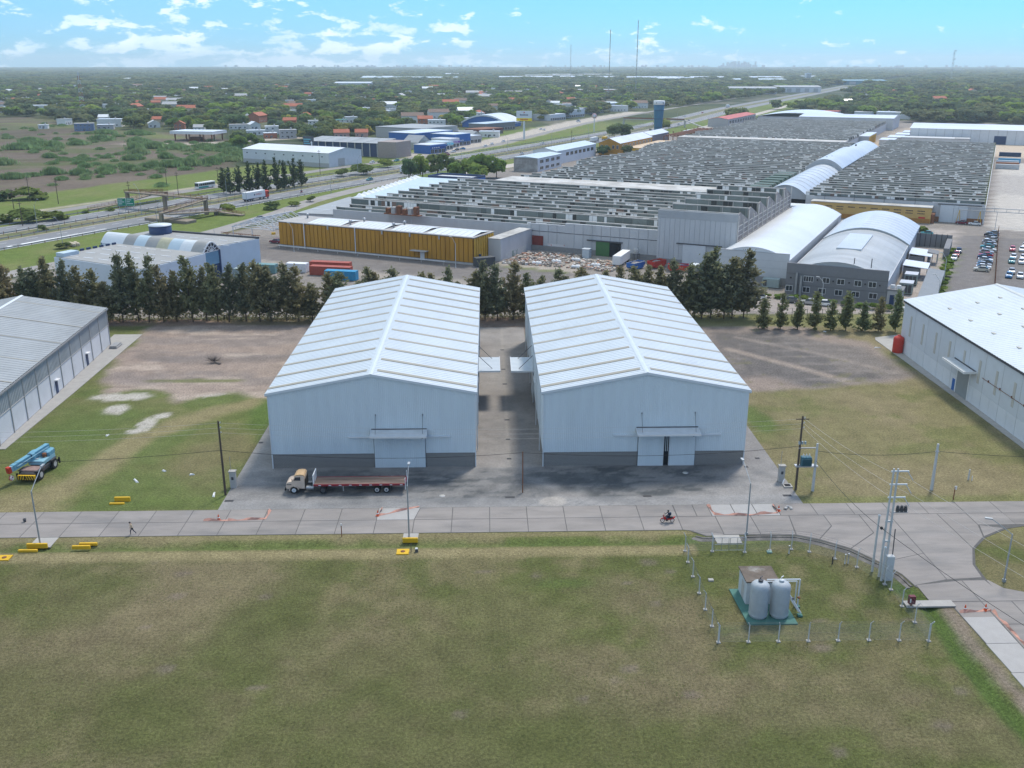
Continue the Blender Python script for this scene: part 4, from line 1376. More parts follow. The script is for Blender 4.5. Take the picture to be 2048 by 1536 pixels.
MB().tube((0, 6.1, 7.3), (43, 6.1, 7.3), .10).build('roof_pipe', M_DKSTEEL, of)
gs = thing('gatehouse', 'small pale gatehouse with overhanging flat roof beside the vaulted passage', 'building', F(137.2, 139.5), FA)
MB().box(0, 6, 0, 6, 0, 3.6).build('wall', M_WALLW, gs)
MB().box(-1.6, 6.4, -.8, 6.6, 3.6, 4.2).build('roof', M_TRIM, gs)
for k in range(3):
 window(gs, 'S', .5 + k * 1.8, .9, 1.5, 1.8, 6, 6)
# vaulted passage between the two ranges
def vault(root, w, v0, v1, zs, rise, m, n=14, name='roof', th=.18, bands=None):
 pts = []
 for k in range(n + 1):
  t = k / n
  pts.append((w * t, zs + rise * (1 - (2 * t - 1) ** 2)))
 b = MB()
 L = len(pts)
 for (x0, z0), (x1, z1) in zip(pts, pts[1:]):
  b.raw([(x0, v0, z0), (x1, v0, z1), (x1, v1, z1), (x0, v1, z0)], [(0, 1, 2, 3)], 0, True)
 b.raw([(x, v0, z) for x, z in pts] + [(x, v0, z - th) for x, z in pts], [(i, L + i, L + i + 1, i + 1) for i in range(L - 1)])
 b.raw([(x, v1, z) for x, z in pts] + [(x, v1, z - th) for x, z in pts], [(i, i + 1, L + i + 1, L + i) for i in range(L - 1)])
 for (x0, z0), (x1, z1) in zip(pts, pts[1:]):
  b.raw([(x0, v0, z0 - th), (x1, v0, z1 - th), (x1, v1, z1 - th), (x0, v1, z0 - th)], [(3, 2, 1, 0)])
 return b.build(name, m, root), pts
vp = thing('vaulted_passage', 'silver barrel-vaulted roof running back between the two sawtooth ranges', 'building', F(123.8, 152.0), FA)
VW = 16.6
_, pts = vault(vp, VW, 0, 92, 6.6, 3.9, M_SILV)
g = MB()
L = len(pts)
g.face([(x, .5, z - .1) for x, z in pts] + [(VW, .5, 5.0), (0, .5, 5.0)])
g.build('gable_sheet', M_FWALL2, vp)
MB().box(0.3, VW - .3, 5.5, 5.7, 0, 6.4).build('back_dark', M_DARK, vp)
MB().box(0, .4, .5, 250, 0, 6.6).build('wall', M_FWALL, vp)
MB().box(VW - .4, VW, .5, 250, 0, 6.6).build('wall', M_FWALL, vp)
_, p2 = vault(vp, VW + .4, 92, 172, 8.8, 4.2, M_SILV)
MB().face([(x, 92.05, z - .02) for x, z in p2] + [(VW, 92.05, 6.6), (0, 92.05, 6.6)]).build('gable_sheet', M_FWALL2, vp)
vault(vp, VW, 172.1, 250, 7.2, 3.9, M_SILV)
MB().face([(x, 249.9, z) for x, z in pts] + [(VW, 249.9, 5.0), (0, 249.9, 5.0)]).build('gable_sheet', M_FWALL2, vp)
for k in range(9):
 for (u_, z_) in ((1.5, 0),):
  r = MB()
  for (x0, z0), (x1, z1) in zip(pts, pts[1:]):
   r.raw([(x0, 9 + k * 9, z0 + .04), (x1, 9 + k * 9, z1 + .04), (x1, 9.35 + k * 9, z1 + .04), (x0, 9.35 + k * 9, z0 + .04), (x0, 9.17 + k * 9, z0 + .2), (x1, 9.17 + k * 9, z1 + .2)], [(0, 1, 5, 4), (4, 5, 2, 3)])
  r.build('roof_rib', M_TRIM, vp)
for (u_, v_) in ((7.5, 104), (9, 110), (8.2, 205)):
 MB().lathe([(.5, 0), (.5, .8), (.1, 1.1)], (u_, v_, 12.05 if v_ < 150 else 11.0), 8).build('roof_vent', M_DKSTEEL, vp)
# the two arched halls with the grey office front
ah = thing('arched_hall', 'arched hall with a bright white curved roof and pale square front', 'building', F(140.9, 11.0), FA)
M_WROOF = mat('bright_roof', (.66, .665, .66), .32, .05, .1, spec=.6, stretch=(.3, 1, 1), alt=(.58, .59, .59), altfac=(.5, .7))
_, pts = vault(ah, 19.6, .4, 93, 6.9, 3.0, M_WROOF)
MB().face([(x, .45, z - .02) for x, z in pts] + [(19.6, .45, 0), (0, .45, 0)]).build('gable_sheet', M_WROOF, ah)
MB().box(0, 19.6, 0, .4, 0, 8.6).build('front_wall', mat('pale_front', (.50, .515, .52), .7, .05, .5), ah)
MB().box(-.05, 19.65, -.06, .46, 8.6, 8.75).build('coping', M_FWALL2, ah)
MB().box(0, 19.5, -.08, .02, 0, 2.2).build('plinth', mat('dark_plinth', (.24, .235, .23)), ah)
MB().box(6.0, 9.8, -.14, .02, .05, 4.6).build('sliding_door', M_TRIM, ah)
for a in (0, 19.3):
 MB().box(a, a + .3, .4, 93, 0, 6.95).build('side_wall', M_FWALL, ah)
MB().face([(x, 92.9, z - .02) for x, z in pts] + [(19.6, 92.9, 0), (0, 92.9, 0)]).build('back_wall', M_FWALL, ah)
for z in (4.6, 6.6):
 MB().box(.1, 19.5, -.02, .01, z, z + .05).build('wall_joint', M_FWALL2, ah)
ah2 = thing('arched_hall', 'grey arched hall behind the dark grey two-storey office front with twelve windows', 'building', F(161.6, 2.2), FA)
M_DKG = mat('dark_grey_render', (.185, .185, .190), .85, .07, .8)
M_AROOF = mat('grey_curved_roof', (.40, .415, .415), .5, .08, .25, stretch=(.3, 1, 1), alt=(.31, .32, .315), altfac=(.45, .62))
OW = 24.6
MB().box(0, OW, 0, .5, 0, 8.2).build('office_front', M_DKG, ah2)
for z in (2.75, 5.5):
 MB().box(0, OW, -.05, .0, z, z + .12).build('band', mat('band_grey', (.14, .14, .145), .8), ah2)
fw = lambda x: (x - 820) / 915.0 * OW
for a, b_ in ((983, 1075), (1158, 1222), (1288, 1357), (1442, 1508), (1568, 1638)):
 window(ah2, 'S', fw(a), 3.75, fw(b_) - fw(a), 1.45, OW, 1, mull=3 if b_ - a > 80 else 1, t=.1)
for a, b_ in ((825, 890), (983, 1050), (1127, 1195), (1277, 1347), (1430, 1500), (1582, 1655)):
 window(ah2, 'S', fw(a), .95, fw(b_) - fw(a), 1.45, OW, 1, t=.1)
for k, a in enumerate((1112, 1255, 1398, 1540, 1668, 865)):
 MB().box(fw(a) - .14, fw(a) + .14, -.3, .0, 4.3, 4.6).build('wall_lamp', M_BLACK, ah2)
for a in (922, 965):
 MB().box(fw(a) - .25, fw(a) + .25, -.75, -.1, .1, 5.9 if a < 940 else 5.2).build('duct', mat('duct_grey', (.34, .35, .35), .5, .1, metal=.4), ah2)
_, pts = vault(ah2, OW, .5, 56, 5.4, 3.9, M_AROOF)
MB().face([(x, .55, z - .02) for x, z in pts] + [(OW, .55, 0), (0, .55, 0)]).build('gable_sheet', M_AROOF, ah2)
_, p3 = vault(ah2, OW + .3, 56, 95, 5.7, 4.2, M_SILV)
MB().face([(x, 56.05, z - .02) for x, z in p3] + [(OW, 56.05, 4), (0, 56.05, 4)]).build('gable_sheet', M_AROOF, ah2)
MB().box(OW - .3, OW, .5, 95, 0, 5.5).build('side_wall', M_FWALL, ah2)
MB().box(0, .3, .5, 95, 0, 5.5).build('side_wall', M_FWALL, ah2)
MB().face([(x, 94.9, z - .02) for x, z in p3] + [(OW, 94.9, 0), (0, 94.9, 0)]).build('back_wall', M_FWALL, ah2)
r = MB()
def zv(u_):
 return 5.4 + 3.9 * (1 - (2 * u_ / OW - 1) ** 2)
r.raw([(9.0, 20, zv(9) + .5), (15.4, 20, zv(15.4) + .5), (15.4, 46, zv(15.4) + .5), (9.0, 46, zv(9) + .5), (9.0, 20, zv(9) - .2), (15.4, 20, zv(15.4) - .2), (15.4, 46, zv(15.4) - .2), (9, 46, zv(9) - .2)], [(0, 1, 2, 3), (4, 5, 1, 0), (5, 6, 2, 1), (7, 4, 0, 3), (6, 7, 3, 2)])
r.build('roof_monitor', M_SILV, ah2)
for s in range(7):
 q = MB()
 for (x0, z0), (x1, z1) in list(zip(p3, p3[1:]))[6:14]:
  q.raw([(x0, 60 + s * 4.5, z0 + .05), (x1, 60 + s * 4.5, z1 + .05), (x1, 61.2 + s * 4.5, z1 + .05), (x0, 61.2 + s * 4.5, z0 + .05)], [(0, 1, 2, 3)])
 q.build('roof_strip', M_WROOF, ah2)
for (x_, y_) in ((16, 2), (20, 3)):
 MB().tube((x_, y_, 8), (x_, y_, 10.4), .12).build('flue', M_DKSTEEL, ah2)
pb = thing('entrance_block', 'small grey entrance block with dark door and condensers on its roof', 'building', F(186.3, 2.0), FA)
MB().box(0, 3.6, 0, 5, 0, 3.4).build('wall', mat('entrance_render', (.38, .375, .37), .85, .08), pb)
MB().box(-.1, 3.7, -.1, 5.1, 3.4, 3.8).build('roof', M_DKG, pb)
MB().box(.7, 1.8, -.06, .02, .05, 2.4).build('door', M_NAVY, pb)
for k in range(2):
 MB().bev(.5 + 1.4 * k, 1.5 + 1.4 * k, 1.5, 2.3, 3.8, 4.6, .06).build('condenser', M_WHITEP, pb)
for k, (u_, v_, lab) in enumerate([(188.0, 15, 'pale green chiller box beside the entrance block of the arched hall'), (188.2, 27, 'grey chiller box midway along the east side of the arched hall')]):
 c = thing('chiller', lab, 'chiller', F(u_, v_), FA, 'chillers beside the arched hall')
 MB().bev(0, 3.2, 0, 4.2, .25, 2.9, .08).build('casing', mat('chiller_green', (.27, .33, .32), .5, .1), c)
 MB().box(-.05, 3.25, -.05, 4.25, 2.9, 3.05).build('lid', M_STEEL, c)
 for a in range(3):
  MB().box(.25 + a * .95, 1.05 + a * .95, -.06, .0, .5, 2.6).build('louvre', M_DKSTEEL, c)
 for a, b_ in ((0.2, .2), (3, .2), (.2, 4), (3, 4)):
  MB().box(a - .1, a + .1, b_ - .1, b_ + .1, 0, .25).build('foot', M_DKSTEEL, c)
for k, (u_, v_, w, d, lab) in enumerate([(186.8, 36, 6.5, 9, 'white lean-to roof on grey hut beside the arched hall'), (186.8, 55, 6.2, 11, 'white lean-to roof behind the grey hut of the arched hall'), (191.5, 60, 3, 6, 'dark grey tank hut at the edge of the factory lane')]):
 c = thing('lean_to', lab, 'shed', F(u_, v_), FA)
 MB().box(.2, w - 2.2, .3, d - .3, 0, 3.0).build('wall', M_DKG, c)
 MB().raw([(0, 0, 3.6), (w, 0, 3.1), (w, d, 3.1), (0, d, 3.6), (0, 0, 3.75), (w, 0, 3.25), (w, d, 3.25), (0, d, 3.75)], [(3, 2, 1, 0), (4, 5, 6, 7), (0, 1, 5, 4), (1, 2, 6, 5), (2, 3, 7, 6), (3, 0, 4, 7)]).build('roof', M_WROOF if k < 2 else M_DKG, c)
 for y in (.3, d - .5):
  MB().box(w - .3, w - .1, y, y + .2, 0, 3.1).build('post', M_STEEL, c)
c = thing('carport', 'long grey carport roof on posts between the lane and the car park hedge', 'carport', F(193.4, -6), FA)
MB().raw([(0, 0, 3.0), (4.2, 0, 2.6), (4.2, 44, 2.6), (0, 44, 3.0), (0, 0, 3.12), (4.2, 0, 2.72), (4.2, 44, 2.72), (0, 44, 3.12)], [(3, 2, 1, 0), (4, 5, 6, 7), (0, 1, 5, 4), (1, 2, 6, 5), (2, 3, 7, 6), (3, 0, 4, 7)]).build('roof', mat('carport_grey', (.17, .185, .195), .6, .1, .5), c)
for k in range(6):
 MB().box(4.0, 4.15, 1 + k * 8.4, 1.15 + k * 8.4, 0, 2.62).build('post', M_STEEL, c)
w = thing('boundary_wall', 'dark panelled wall closing the lane beside the car park', 'wall', F(185.8, 91.5), FA)
for k in range(7):
 MB().box(k * 1.6, k * 1.6 + 1.45, -.1, .1, 0, 4.2).build('panel', M_DKG, w)
 MB().box(k * 1.6 - .14, k * 1.6 + .0, -.2, .2, 0, 4.4).build('post', M_BLACK, w)
MB().box(9.6, 11.2, -20, -.3, 0, 3.2).build('return_wall', M_DKG, w)
# ochre ribbed building in front
yb = thing('factory_building', 'long ochre ribbed building with white translucent bands across its flat roof', 'building', F(0, 0), FA)
M_OCHRE = mat('ochre_cladding', (.43, .212, .022), .7, .12, .8, stretch=(1, 1, .2), alt=(.35, .165, .016), altfac=(.5, .7))
M_OCHRE_LIT = mat('sunlit_ochre', (.55, .31, .035), .65, .1, .8)  # same cladding as the front; sunlight on the east face put into the colour
M_OJOINT = mat('ochre_joint', (.15, .068, .01), .9, .2)
MB().box(.1, 71.7, .1, 13, 0, 7.9).build('wall', M_OJOINT, yb)
MB().box(-.2, 72.0, -.2, 13.2, 7.9, 8.15).build('roof', mat('grey_flat_roof', (.36, .345, .33), .8, .12, .3), yb)
seg = [(.2, 71.6)]
for a, b_ in seg:
 n = max(4, int((b_ - a) / 1.55))
 for k in range(n):
  x0 = a + (b_ - a) * k / n
  MB().box(x0 + .05, x0 + (b_ - a) / n - .13, -.12 - .04 * (k % 2), .1, .75, 7.75).build('cladding_panel', M_OCHRE, yb)
for k in range(9):
 MB().box(71.7, 71.95, .25 + k * 1.42, 1.25 + k * 1.42, .3, 7.8).build('cladding_panel', M_OCHRE_LIT, yb)
MB().box(-.05, 71.8, -.18, .1, 0, .6).build('plinth', M_CONCG, yb)
for x in (10.45, 30.05):
 MB().tube((x, -.35, 0), (x, -.35, 8.1), .16, n=7).build('downpipe', M_WHITEP, yb)
for x in (19.7, 40.0, 50.0, 60.2):
 MB().box(x - .25, x + .25, -.3, -.02, 6.8, 8.0).build('hopper', M_STEEL, yb)
MB().box(53.5, 55.0, -.24, .0, .1, 2.5).build('door', M_WHITEP, yb)
MB().box(50.8, 56.5, -2.0, .0, 2.9, 3.05).build('door_canopy', M_CONCG, yb)
for (a, b_) in ((11, 24), (27, 40), (42.5, 54), (55.5, 71)):
 for k in range(7):
  x0 = a + (b_ - a) * k / 7
  MB().raw([(x0 + .06, .8, 8.17), (x0 + (b_ - a) / 7 - .06, .8, 8.17), (x0 + (b_ - a) / 7 - .06, 6.6, 8.75), (x0 + .06, 6.6, 8.75), (x0 + .06, 12.4, 8.17), (x0 + (b_ - a) / 7 - .06, 12.4, 8.17)], [(0, 1, 2, 3), (3, 2, 5, 4)]).build('roof_light', M_WROOF if k % 3 else mat('fogged_sheet', (.60, .63, .64), .5, .06), yb)
for (x, y) in ((5, 9), (25.5, 4), (27, 9.5), (41, 5), (41.8, 10)):
 MB().lathe([(.3, 0), (.3, .9), (.55, 1.0), (.5, 1.4), (.1, 1.6)], (x, y, 8.15), 8).build('roof_vent', M_STEEL, yb)
MB().box(72.3, 73.2, 2, 2.2, 0, 3).build('door', M_NAVY, yb)
an = thing('annex', 'pale grey annex between the ochre building and the white factory wall', 'building', F(72.2, 8.5), FA)
MB().box(0, 4.2, 0, 22, 0, 6.6).build('wall', M_FWALL, an)
MB().box(-.1, 4.3, -.1, 22.1, 6.6, 6.8).build('roof', M_CAP, an)
MB().box(4.2, 4.24, 3, 18, .1, 2.0).build('graffiti', mat('graffiti_grey', (.5, .51, .5), .8, .1, 1, alt=(.2, .26, .22), altfac=(.55, .62)), an)
rail = thing('pipe_rail', 'white pipe on short posts along the foot of the ochre building', 'pipe', F(2, -3.4), FA)
MB().tube((0, 0, 1.0), (62, 0, 1.0), .09).build('pipe', M_WHITEP, rail)
for k in range(9):
 MB().box(k * 7.6 + .5, k * 7.6 + .65, -.08, .08, 0, 1.0).build('post', M_CONCG, rail)
# low roofs on the west side
lw = thing('low_shed', 'low grey shed roof beside the access road west of the sawtooth bays', 'shed', F(0, 0), FA)
MB().prism([(-15.5, 30), (-2, 32.5), (-6.3, 44), (-6.3, 76), (-24, 74)], 0, 5.6).build('wall', M_FWALL, lw)
MB().prism([(-15.9, 29.6), (-1.8, 32.2), (-6.2, 44.2), (-6.2, 76), (-24.4, 74)], 5.6, 5.85).build('roof', M_GREYROOF, lw)
for k in range(4):
 MB().box(-17 + k * 2, -9 + k * .8, 40 + k * 9, 40.5 + k * 9, 5.86, 5.95).build('roof_strip', M_WROOF, lw)
lw2 = thing('low_shed', 'low shed with pale blue roof and scalloped edge along the access road', 'shed', F(0, 0), FA)
M_PALEB = mat('pale_blue_roof', (.44, .53, .58), .5, .06, .3)
MB().prism([(-24.2, 76.4), (-6.4, 76.4), (-6.4, 137.5), (7.5, 139), (7.5, 152), (-40, 150)], 0, 5.3).build('wall', M_FWALL, lw2)
MB().prism([(-24.4, 76.3), (-6.3, 76.3), (-6.3, 137.6), (7.6, 139), (7.6, 152), (-40.3, 150)], 5.3, 5.5).build('roof', M_PALEB, lw2)
for k in range(14):
 t = k / 14
 x0, y0 = -24.3 - 15.8 * t, 78 + 72 * t
 MB().raw([(x0, y0, 5.5), (x0 - 1.0, y0 + 4.6, 5.5), (x0 + .3, y0 + 2.2, 6.7), (x0 + 3.2, y0 + .6, 5.52), (x0 + 2.2, y0 + 5, 5.52)], [(0, 1, 2), (0, 2, 3), (1, 4, 2), (2, 4, 3)]).build('roof_tooth', M_WROOF, lw2)
ct = thing('shop', 'blue and white flat-roofed shop with white letters behind the pale blue shed', 'shop', F(-35, 153), FA)
MB().box(0, 24, 0, 13, 0, 5.2).build('wall', M_BLUE, ct)
MB().box(.6, 23.4, .6, 12.4, 5.2, 5.32).build('roof', M_WROOF, ct)
for a in ((0, 24, 0, .5), (0, 24, 12.5, 13), (0, .5, .5, 12.5), (23.5, 24, .5, 12.5)):
 MB().box(a[0], a[1], a[2], a[3], 5.2, 6.2).build('parapet', M_NAVY, ct)
def text_obj(s, size, m, parent=None, loc=(0, 0, 0), rot=(0, 0, 0), name='lettering', depth=.03):
 cu = bpy.data.curves.new('lettering', 'FONT')
 cu.body = s
 cu.size = size
 cu.extrude = depth
 cu.resolution_u = 2
 o = bpy.data.objects.new('lettering', cu)
 COL.objects.link(o)
 dg = bpy.context.evaluated_depsgraph_get()
 me = bpy.data.meshes.new_from_object(o.evaluated_get(dg))
 bpy.data.objects.remove(o)
 bpy.data.curves.remove(cu)
 me.materials.clear()
 me.materials.append(m)
 q = link(name, me, parent, loc, rot)
 return q
text_obj('CTR', 1.5, M_WHITEP, ct, (1.0, -.06, 4.1), (rad(90), 0, 0))
# white workshop pair and the ochre gabled house beyond
wb = thing('workshop', 'white two-storey workshop with a stained grey end wall facing the sawtooth bays', 'building', F(-33, 242), FA)
MB().box(0, 14.5, .0, 33, 0, 7.4).build('wall', M_WALLW, wb)
MB().box(.05, 14.45, -.12, .0, 0, 7.3).build('end_wall', mat('stained_wall', (.25, .235, .22), .9, .18, .6, alt=(.36, .35, .33)), wb)
MB().raw([(-.4, -.4, 7.4), (14.9, -.4, 7.4), (14.9, 33.4, 7.4), (-.4, 33.4, 7.4), (7.2, -.4, 8.2), (7.2, 33.4, 8.2)], [(0, 1, 4), (2, 3, 5), (1, 2, 5, 4), (3, 0, 4, 5), (3, 2, 1, 0)]).build('roof', M_PALEB, wb)
for k in range(4):
 window(wb, 'E', 3 + k * 7.5, 4.4, 4.6, 1.9, 14.5, 33)
 window(wb, 'E', 3 + k * 7.5, 1.0, 4.6, 1.7, 14.5, 33)
wb2 = thing('workshop', 'larger white workshop with seven windows behind the stained one', 'building', F(-41, 284), FA)
gable_house(wb2, 15.5, 63, 7.6, 9.4, M_WALLW, M_PALEB)
for k in range(7):
 window(wb2, 'E', 14 + k * 6.7, 4.0, 4.4, 2.1, 15.5, 63)
MB().box(10.5, 11.8, -.1, .02, .1, 3.4).build('door', M_DARK, wb2)
og = thing('gabled_house', 'ochre gabled building with white roof near the blue water tower', 'building', F(-27, 356), FA)
gable_house(og, 14.5, 66, 7.6, 10.6, M_OCHRE, M_WROOF)
for a in (1.2, 4.6, 9.2, 12):
 window(og, 'S', a, 4.0, 1.6, 2.4, 14.5, 66, M_WHITEP)
for k in range(9):
 window(og, 'E', 4 + k * 6.8, 4.6, 4.6, 1.9, 14.5, 66, M_WHITEP)
og2 = thing('gabled_house', 'narrower grey-walled building with white roof behind the ochre gabled one', 'building', F(-26, 426), FA)
gable_house(og2, 11, 42, 8.2, 10.4, mat('violet_grey', (.23, .20, .22), .8), M_WROOF)
ol = thing('low_building', 'low ochre building with many small windows along the edge of the sawtooth roofs', 'building', F(-12, 366), FA)
MB().box(0, 14, 0, 70, 0, 4.2).build('wall', M_YELP, ol)
MB().box(-.2, 14.2, -.2, 70.2, 4.2, 4.45).build('roof', mat('ochre_roof', (.55, .42, .28), .8, .15), ol)
for k in range(10):
 window(ol, 'E', 2 + k * 6.8, 1.6, 4.4, 1.5, 14, 70, M_YELP)
pr = thing('pipe_rack', 'rust-brown pipe rack beyond the low ochre building', 'pipe rack', F(-10, 440), FA)
for k in range(9):
 MB().box(0, .5, k * 11, k * 11 + .5, 0, 7.5 + (k % 3)).build('post', M_RUST, pr)
 MB().box(13, 13.5, k * 11, k * 11 + .5, 0, 7.5 + (k % 2)).build('post', M_RUST, pr)
 MB().box(0, 13.5, k * 11 + .1, k * 11 + .4, 7.0, 7.5).build('beam', M_RUST, pr)
for k in range(4):
 MB().tube((2 + k * 3, 0, 7.8), (2 + k * 3, 90, 7.8), .35).build('pipe', M_RUST, pr)
ys = thing('kiosk', 'yellow flat kiosk with white canopy just past the water tower', 'kiosk', F(-24, 548), FA)
MB().box(0, 15, 0, 18, 0, 3.5).build('wall', M_YELP, ys)
MB().box(-3, 11, -2, 15, 3.9, 4.3).build('roof', M_WROOF, ys)
# blue water tower
tw = thing('water_tower', 'tall teal-blue tapering water tower with a white lettered rim', 'water tower', F(-40.5, 521.6), 0)
M_TEAL = mat('teal_paint', (.03, .135, .22), .55, .10, .4, stretch=(1, 1, .3))
MB().lathe([(3.1, 0), (3.1, 3), (3.3, 10), (3.9, 20), (4.3, 25.5)], n=22).build('shaft', M_TEAL, tw)
MB().lathe([(4.45, 25.4), (4.55, 25.5), (4.55, 28.3), (4.2, 28.5), (.1, 28.7)], n=22).build('rim', M_WHITEP, tw)
for k in range(3):
 MB().lathe([(3.5 + k * .35, 0), (3.62 + k * .37, .1), (3.5 + k * .35, .25)], (0, 0, 8 + k * 6.5), 20).build('ring', M_NAVY, tw)
for k in range(5):
 t = text_obj('CTR CTR CTR'[k % 3 * 4:][:3], 2.0, M_DKSTEEL, tw, (4.57 * math.cos(rad(-78 + k * 72) - .35), 4.57 * math.sin(rad(-78 + k * 72) - .35), 26.1), (rad(90), 0, rad(-78 + k * 72 + 90)))
rr_ = thing('workshop', 'grey block building with a red roof beside the far sawtooth range', 'building', F(-42, 678), FA)
gable_house(rr_, 19, 115, 7.0, 8.6, M_CONCG, mat('red_sheet_roof', (.42, .10, .09), .7, .15, .3))
for k in range(10):
 window(rr_, 'E', 6 + k * 10.5, 2.5, 6.5, 3.0, 19, 115)
# white end halls
we = thing('end_hall', 'broad white-roofed end hall with a long pale wall behind the sawtooth range', 'building', F(38, 697), FA)
MB().box(0, 82, 0, 60, 0, 10.2).build('wall', M_FWALL, we)
MB().raw([(-.5, -.5, 10.2), (82.5, -.5, 10.2), (82.5, 60.5, 10.2), (-.5, 60.5, 10.2), (-.5, 30, 11.8), (82.5, 30, 11.8)], [(0, 1, 5, 4), (2, 3, 4, 5), (1, 2, 5), (3, 0, 4), (3, 2, 1, 0)]).build('roof', M_WROOF, we)
we2 = thing('end_hall', 'low white vaulted hall behind the long pale wall', 'building', F(-14, 760), FA)
vault(we2, 74, 0, 78, 6.5, 4.0, M_WROOF)
MB().box(.5, 73.5, 1, 77, 0, 6.4).build('wall', M_FWALL, we2)
ny = thing('office_block', 'ochre block with a white flat roof at the far end of the vaulted passage', 'building', F(97, 508), FA)
MB().box(0, 25, 0, 46, 0, 6.4).build('wall', M_YELP, ny)
MB().box(-.2, 25.2, -.25, 0, 2.4, 6.4).build('front_band', M_FWALL2, ny)
MB().box(-.3, 25.3, -.3, 46.3, 6.4, 6.9).build('roof', M_WROOF, ny)
for k in range(5):
 MB().box(25.0, 25.2, 3 + k * 8.5, 6.5 + k * 8.5, .5, 5.5).build('panel', M_OCHRE, ny)
for k in range(4):
 t = thing('shed', ['white roofed shed beside the far end of the east sawtooth range', 'pale shed second from the ochre block', 'pale shed third from the ochre block', 'small grey shed nearest the far white hall'][k], 'shed', F(128 + k * 2.5, 520 + k * 32), FA)
 MB().box(0, 10, 0, 22, 0, 3.6).build('wall', M_FWALL, t)
 MB().box(-.4, 10.4, -.4, 22.4, 3.6, 3.9).build('roof', M_WROOF, t)
fw_ = thing('end_hall', 'very long white hall behind the east sawtooth range beside the wood', 'building', F(145, 563), FA)
MB().box(0, 150, 0, 60, 0, 10.2).build('wall', M_WALLW, fw_)
for k in range(25):
 MB().box(k * 6, k * 6 + .25, -.1, 0, 0, 10).build('wall_seam', M_FWALL2, fw_)
MB().raw([(-.5, -.5, 10.2), (150.5, -.5, 10.2), (150.5, 60.5, 10.2), (-.5, 60.5, 10.2), (-.5, 30, 12.6), (150.5, 30, 12.6)], [(0, 1, 5, 4), (2, 3, 4, 5), (1, 2, 5), (3, 0, 4), (3, 2, 1, 0)]).build('roof', M_WROOF, fw_)
MB().box(58, 66, -.12, 0, .1, 6).build('doorway', M_NAVY, fw_)
ln = thing('loading_shed', 'low white-roofed loading shed before the very long white hall', 'shed', F(141, 545), FA)
MB().box(0, 46, 0, 13, 0, 4.2).build('wall', M_FWALL, ln)
MB().box(-.4, 36, -.4, 13.4, 4.2, 4.6).build('roof', M_WROOF, ln)
MB().box(36.2, 46.4, -.4, 13.4, 4.3, 4.6).build('side_roof', M_FWALL2, ln)
for k in range(3):
 t = thing('flat_building', ['white flat building at the wood edge behind the end halls', 'grey-white flat building next to the wood', 'red-roofed low building behind the white vaulted hall'][k], 'building', F([60, 84, -6][k], [905, 895, 925][k]), FA)
 MB().box(0, [18, 34, 46][k], 0, 20, 0, [6, 6.5, 5][k]).build('wall', M_WALLW, t)
 MB().box(-.4, [18.4, 34.4, 46.4][k], -.4, 20.4, [6, 6.5, 5][k], [6.4, 7, 5.5][k]).build('roof', [M_WROOF, M_WROOF, mat('red_sheet_roof', (.42, .10, .09))][k], t)
pg = thing('pipe_bridge', 'steel pipe bridge crossing the yard from the corner of the east sawtooth hall', 'pipe bridge', F(196, 147.8), FA)
for z in (5.0, 6.2):
 MB().box(0, 64, -.15, .15, z, z + .22).build('chord', M_STEEL, pg)
for k in range(17):
 MB().box(k * 4, k * 4 + .15, -.1, .1, 5.2, 6.2).build('strut', M_STEEL, pg)
for x in (.5, 7.5, 36, 62):
 for d in (-.7, .7):
  MB().tube((x + d, 0, 0), (x, 0, 5.0), .1).build('leg', M_YELP if x < 9 else M_STEEL, pg)
# blue-and-white hall with a glass arch, beside the access road
bh = thing('domed_hall', 'white and grey hall with a barrel ridge, round window arch and blue drum on top', 'building', F(0, 0), FA)
M_BHW = mat('bluish_white_wall', (.56, .61, .65), .7, .05, .5)
M_BHR = mat('grey_sheet_roof', (.29, .29, .28), .75, .1, .3)
MB().prism([(-12.5, -75.5), (20.5, -77.5), (19.6, -54.2), (-13.5, -54.0)], 0, 8.3).build('wall', M_BHW, bh)
MB().prism([(-12.2, -75.2), (20.2, -77.2), (19.3, -54.4), (-13.2, -54.2)], 8.3, 8.45).build('roof', M_BHR, bh)
MB().prism([(-19.0, -48.5), (17.6, -47.0), (19.6, -32.4), (-18.5, -35.6)], 0, 8.9).build('wall', M_BHW, bh)
MB().prism([(-18.8, -48.3), (17.4, -46.8), (19.3, -32.7), (-18.3, -35.8)], 8.9, 9.05).build('roof', M_BHR, bh)
MB().prism([(-18.7, -36.2), (19.3, -33.2), (19.6, -32.4), (-18.5, -35.6)], 8.9, 9.5).build('parapet', M_DKSTEEL, bh)
for k in range(22):
 rx, ry = -10 + (k % 6) * 5.4, -73 + (k // 6) * 5.4
 if ry < -55.5:
  MB().box(rx, rx + 3.4, ry, ry + .35, 8.46, 8.52).build('roof_strip', M_WROOF, bh)
 MB().box(rx, rx + 3.0, ry + 27.5, ry + 27.8, 9.06, 9.12).build('roof_strip', M_WROOF, bh) if ry + 27.5 < -36.5 else None
n = 12
bar = MB()
prof = [(-54.0 + 6.4 * (k / n), 8.2 + 2.6 * math.sin(math.pi * k / n)) for k in range(n + 1)]
cols_ = [M_TRIM, M_TRIM, M_BHR, M_PALEB, M_BHR, mat('faded_yellow', (.42, .40, .28), .7), M_PALEB, mat('fogged_sheet', (.60, .63, .64)), M_BHR]
for i in range(9):
 b = MB()
 u0 = -19.5 + i * 4.2
 u1 = u0 + 4.2
 for (v0, z0), (v1, z1) in zip(prof, prof[1:]):
  b.raw([(u0, v0, z0), (u1, v0, z0), (u1, v1, z1), (u0, v1, z1)], [(0, 1, 2, 3)], 0, True)
 b.build('barrel_roof', cols_[i], bh)
b = MB()
